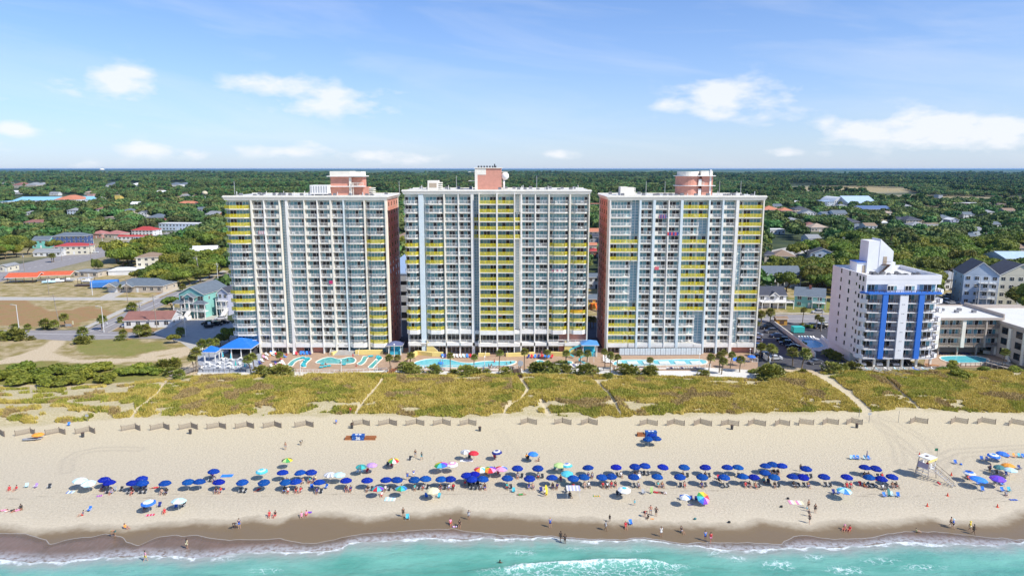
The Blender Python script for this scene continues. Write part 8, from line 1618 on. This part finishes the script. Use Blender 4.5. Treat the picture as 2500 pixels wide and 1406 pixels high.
p = P(1796, 893); e_ = empty('shade_cloth', (p.x, p.y, 0)); m = MB(); m.poly([(-1.2,-1,1.9),(2.3,-1.1,1.4),(1.2,1.2,2.4),(-.6,1.1,2.5)], blue); m.poly([(-.6,1.1,2.46),(1.2,1.2,2.36),(2.3,-1.1,1.36),(-1.2,-1,1.86)], blue); m.build('cloth', e_)
for x, y, z in ((-1.2,-1,1.9),(2.3,-1.1,1.4),(1.2,1.2,2.4),(-.6,1.1,2.5)): m = MB(); m.tube((x,y,0),(x,y,z),.04,.04,grey,6); m.build('pole', e_)
tag(e_, 'bright blue shade cloth on the terrace right of the right tower', 'shade cloth')
p = P(1834, 884); e_ = empty('picnic_umbrella', (p.x, p.y, 0)); link(canopy(['blue'], 1.3, .5).mesh('canopy'), 'canopy', e_); m = MB(); m.tube((0,0,0),(0,0,2.2),.03,.03,pole_m,6); m.build('pole', e_); tag(e_, 'dark blue umbrella on the terrace near the parking lot', 'umbrella')
# slides and floats
slm = mat('slide_turquoise', (.06,.50,.56), .3, .15, 2)
def slide(px, py, pts, label, r=.45, mt_=slm):
    p = P(px, py); e_ = empty('water_slide', (p.x, p.y, 0)); m = MB(); q = [Vector(v) for v in pts]
    for a, b in zip(q[:-1], q[1:]):
        for s_ in (-1, 1): m.bar(a+Vector((0, s_*r, .15)), b+Vector((0, s_*r, .15)), .14, mt_)
        m.poly([a+Vector((0,-r,0)), b+Vector((0,-r,0)), b+Vector((0,r,0)), a+Vector((0,r,0))], mt_)
    m.build('flume', e_); m = MB()
    for v in q[:-1]: m.tube((v.x, v.y, 0), (v.x, v.y, max(.05, v.z)), .07, .07, white, 6)
    m.build('support', e_); return tag(e_, label, 'water slide')
slide(1428,892,[(3,3,3.2),(1.2,2.6,2.5),(-.8,2.6,1.9),(-1.8,1.2,1.3),(-.6,0,.8),(1.6,-.4,.4)], 'curled turquoise water slide by the blue canopy'); slide(1408,872,[(2,1,3.6),(0,1.1,3.0),(-2,1,2.0),(-2.6,-.6,1.2),(-1,-1.4,.5)], 'upper turquoise slide behind the palms'); slide(1038,862+18-0,[(-4,-1,1.6),(-5,-1.5,1.0),(-6,-2.2,.5)], 'short yellow slide end left of the middle tower stairs', .6, yel2)
for i, (a, b) in enumerate([(290,408),(350,430),(330,470),(310,510),(290,540),(320,560),(380,420),(1490,385),(1520,380),(1640,385),(1670,400),(1630,410),(640,525),(620,580),(690,565),(760,555),(1030,530)]):
    px, py = 700+a/7.353, 820+b/7.353; p = P(px, py); m = MB(); pts = [(math.cos(t)*.5, math.sin(t)*.5) for t in [2*PI*k/12 for k in range(12)]]
    for k in range(12): m.tube((*pts[k], 0), (*pts[(k+1) % 12], 0), .15, .15, slm, 6, False)
    tag(m.build('swim_ring', None, (p.x, p.y, .42)), f'turquoise swim ring on the lazy river, {ordn(i)} one', 'swim ring', 'swim rings on the lazy river')
p = P(1076, 889); m = MB(); ballm(m, (0,0,.3), .9, fab('bright', FC['bright']), 10, .3); tag(m.build('pool_float', None, (p.x, p.y, .1), smooth=True), 'blue float drifting in the long pool', 'float')
# terrace loungers
def lounger_proto(key, c):
    e_ = empty('sun_lounger', (0,0,0)); mt_ = fab(key, c) if not isinstance(c, str) else MATS[c]; m = MB(); m.box(-.32,.32,-1,.35,.3,.36,mt_); m.build('bed', e_); m = MB(); m.poly([(-.32,.35,.36),(.32,.35,.36),(.32,1,.85),(-.32,1,.85)], mt_); m.poly([(-.32,1,.80),(.32,1,.80),(.32,.35,.30),(-.32,.35,.30)], mt_); m.build('backrest', e_)
    for sx in (-.29, .29):
        for sy in (-.85, .5): m = MB(); m.box(sx-.025,sx+.025,sy-.025,sy+.025,0,.3,white); m.build('leg', e_)
    return tree_of(e_)
LP = [[lounger_proto(k, FC[k]), False, n_] for k, n_ in (('white','white'),('bright','blue'),('navy','navy'),('red','red'),('paleblue','pale blue'),('pink','pink'))]
def lounger(px, py, k, rz, label, z=.14):
    t = LP[k]; o = t[0][0] if not t[1] else copy_tree(t[0]); t[1] = True; p = P(px, py); o.location = (p.x, p.y, z); o.rotation_euler = (0, 0, rz); tag(o, f'{t[2]} lounger {label}', 'lounger', 'sun loungers on the terraces')
rows = [([(1081,873),(1087,873)]+[(1108+i*8.2,873) for i in range(6)],[1,2,0,0,0,4,1,3],'under the middle tower windows, {} from the left',.2),([(1290+i*8.2,874) for i in range(8)],[2,3,1,2,3,1,1,3],'in the bright row right of the hotel steps, {} from the left',-.1),([(718,866),(724,867),(735,866),(742,866),(750,866),(757,866)],[0,3,1,1,1,2],'at the red brick wall of the left tower, {} from the left',.4),
 ([(RND.uniform(632,700),RND.uniform(864,898)) for i in range(22)],[0,3,0,2,5,0,1,0,3,0,0,5,2,0,0,3,0,1,0,5,0,0],'on the crowded left sun terrace, {} counted',.8),([(1002+i*9.5,900) for i in range(5)],[0,0,0,0,0],'beyond the long pool, left group, {} from the left',PI),([(1198+i*8,898) for i in range(7)],[0,2,0,0,3,0,0],'beyond the long pool, right group, {} from the left',PI),([(1632+i*6.5,902) for i in range(13)],[0,2,0,0,0,2,0,0,0,0,2,0,0],'by the screened pool, {} from the left',PI),([(2288+i*7,866) for i in range(4)]+[(2335+i*9,866) for i in range(4)],[2]*8,'under the beige motel by its pool, {} from the left',1.2),([(1955+i*7,828) for i in range(6)],[0,4,0,4,0,0],'behind the small blue pool, {} from the left',.3),([(2120+i*23,905) for i in range(8)],[4,4,0,4,4,1,4,0],'before the condominium, {} from the left',.6),([(1398+i*6,898) for i in range(6)],[0,2,0,0,4,0],'near the slide pool, {} from the left',.5),([(1478+(i % 3)*7,876+(i//3)*5) for i in range(9)],[0]*9,'at the corner of the right tower pool, {} counted',.5)]
for pts, ks, lb, rz in rows:
    for i, ((a, b), k) in enumerate(zip(pts, ks)): lounger(a, b, k, rz+RND.uniform(-.15,.15), lb.format(ordn(i)))
# round tables and closed umbrellas of the grey terrace
for i, (a, b) in enumerate([(480,520),(710,515),(900,460),(780,445),(1090,440),(400,590),(680,590),(1090,525),(880,530),(1210,540),(870,590),(980,590),(1100,600),(560,560)]):
    p = P(440+a/7.353, 820+b/7.353); e_ = empty('round_table', (p.x, p.y, .12)); m = MB(); m.tube((0,0,.7),(0,0,.75),.6,.6,white,14); m.build('tabletop', e_); m = MB(); m.tube((0,0,0),(0,0,.7),.06,.06,lgrey,6); m.build('leg', e_); tag(e_, f'white round table on the grey terrace, {ordn(i)} counted', 'table', 'round tables on the grey terrace')
    for k in range(3):
        t = k*2.1+i; o = link(bcm, 'patio_chair', None, (p.x+math.cos(t)*.95, p.y+math.sin(t)*.95, .12), t-PI/2+PI); tag(o, f'white patio chair around the {ordn(i)} round table, {["right","rear left","front"][k]} one', 'chair', 'white chairs around the terrace tables')
for i, (a, b, c) in enumerate([(770,430,'cyan'),(915,460,'cyan'),(1000,590,'teal'),(1165,610,'cyan')]):
    p = P(440+a/7.353, 820+b/7.353); e_ = empty('closed_umbrella', (p.x, p.y, .1)); m = MB(); m.tube((0,0,1.0),(0,0,2.6),.28,.03,fab(c,FC[c]),10); m.build('canopy', e_); m = MB(); m.tube((0,0,0),(0,0,1.1),.03,.03,white,6); m.build('pole', e_); tag(e_, f'closed turquoise umbrella on the grey terrace, {ordn(i)} from the left', 'umbrella')
# lamps, people round the pools, table outside the condominium
for i, (px, py, h) in enumerate([(549,907,3.8),(734,915,4.2),(834,914,4.0),(921,912,4.0),(1081,905,4.0),(1183,899,3.4),(963,872,4),(497,880,3.6),(1706,902,4.5),(1830,884,4)]):
    p = P(px, py); e_ = empty('terrace_lamp', (p.x, p.y, .1)); m = MB(); m.tube((0,0,0),(0,0,h),.09,.06,white,8); m.build('post', e_); m = MB(); m.tube((0,0,h),(0,0,h+.25),.28,.12,white,10); m.build('lamp_head', e_); tag(e_, f'white lamp post on the pool terraces, {ordn(i)} one', 'lamp', 'white lamp posts on the pool terraces')
for i, (px, py, ps, c) in enumerate([(862,876,'stand','red'),(850,882,'sit','black'),(796,890,'sit','navy'),(830,889,'sit','black'),(1193,897,'stand','black'),(1200,896,'stand','black'),(1238,890,'sit','black'),(1247,887,'sit','black'),(1207,885,'stand','red'),(1075,886,'stand','white'),(660,876,'stand','orange'),(652,880,'sitg','red'),(700,868,'sitg','red'),(645,884,'sitg','black'),(1322,870,'stand','red'),(1315,874,'sitg','navy'),(676,872,'sitg','pink'),(870,895,'sit','red')]):
    p = P(px, py); inw = ps == 'sit'; person(p.x, p.y, i*1.3, ps, f'{"bather" if inw or 1193 <= px <= 1207 or px == 1075 else "person"} in {c} on the pool terraces, {ordn(i)} counted', skin=[3,0,1,2][i % 4], top=c, low=c, z=-.35 if inw else (-.6 if (1193 <= px <= 1207 or px == 1075) else .14), group='people around the hotel pools')
p = P(2275, 897); e_ = empty('picnic_table', (p.x, p.y, .1), -.5); owd = mat('orange_wood', (.5,.2,.05), .7, .2, 3); m = MB(); m.box(-1.8,1.8,-.4,.4,.7,.78,owd); m.build('tabletop', e_)
for s_ in (-1, 1): m = MB(); m.box(-1.8,1.8,s_*.85-.15,s_*.85+.15,.42,.48,owd); m.build('bench', e_)
m = MB()
for x in (-1.3, 1.3): m.bar((x,-.8,0),(x,.2,.7),.1,owd); m.bar((x,.8,0),(x,-.2,.7),.1,owd)
m.build('leg_frame', e_); tag(e_, 'long orange picnic table at the right end of the condominium patio', 'picnic table')
# shed, food stand, boat by the road on the right
p = P(1947, 812); e_ = empty('covered_stall', (p.x, p.y, 0)); m = MB(); m.box(-1.9,1.9,-1.4,1.4,.3,2.3,fab('teal',FC['teal'])); m.build('cover', e_); m = MB(); m.box(-1.7,1.7,-1.2,1.2,0,.3,grey); m.build('base', e_); tag(e_, 'small turquoise covered stall beside the parking lot wall', 'stall')
p = P(1905, 792); e_ = empty('food_hut', (p.x, p.y, 0)); m = MB(); m.box(-2,2,-1.4,1.4,0,2.6,mat('ochre',(.50,.27,.05),.8,.1,1)); m.build('wall', e_); m = MB(); gable_roof(m,-2,2,-1.4,1.4,2.6,.7,ROOF['brown'],'x'); m.build('roof', e_); m = MB(); m.box(-.8,.8,-1.5,-1.38,.5,1.7,brown); m.build('counter', e_); tag(e_, 'small ochre hut by the road above the parking lot', 'hut')
# ---------------------------------------------------------------- air
hm = bpy.data.materials.new('haze'); hm.use_nodes = True; nd = hm.node_tree; nd.nodes.remove(nd.nodes['Principled BSDF']); v = nd.nodes.new('ShaderNodeVolumePrincipled'); v.inputs['Color'].default_value = (.26, .58, 1, 1); v.inputs['Density'].default_value = HAZE; v.inputs['Anisotropy'].default_value = .2; nd.links.new(v.outputs[0], nd.nodes['Material Output'].inputs['Volume'])
m = MB(); m.box(-75000, 75000, -3600, 89500, -1.5, 72, hm); tag(m.build('haze'), 'thin blue air between the town and the horizon', 'haze', kind='stuff')
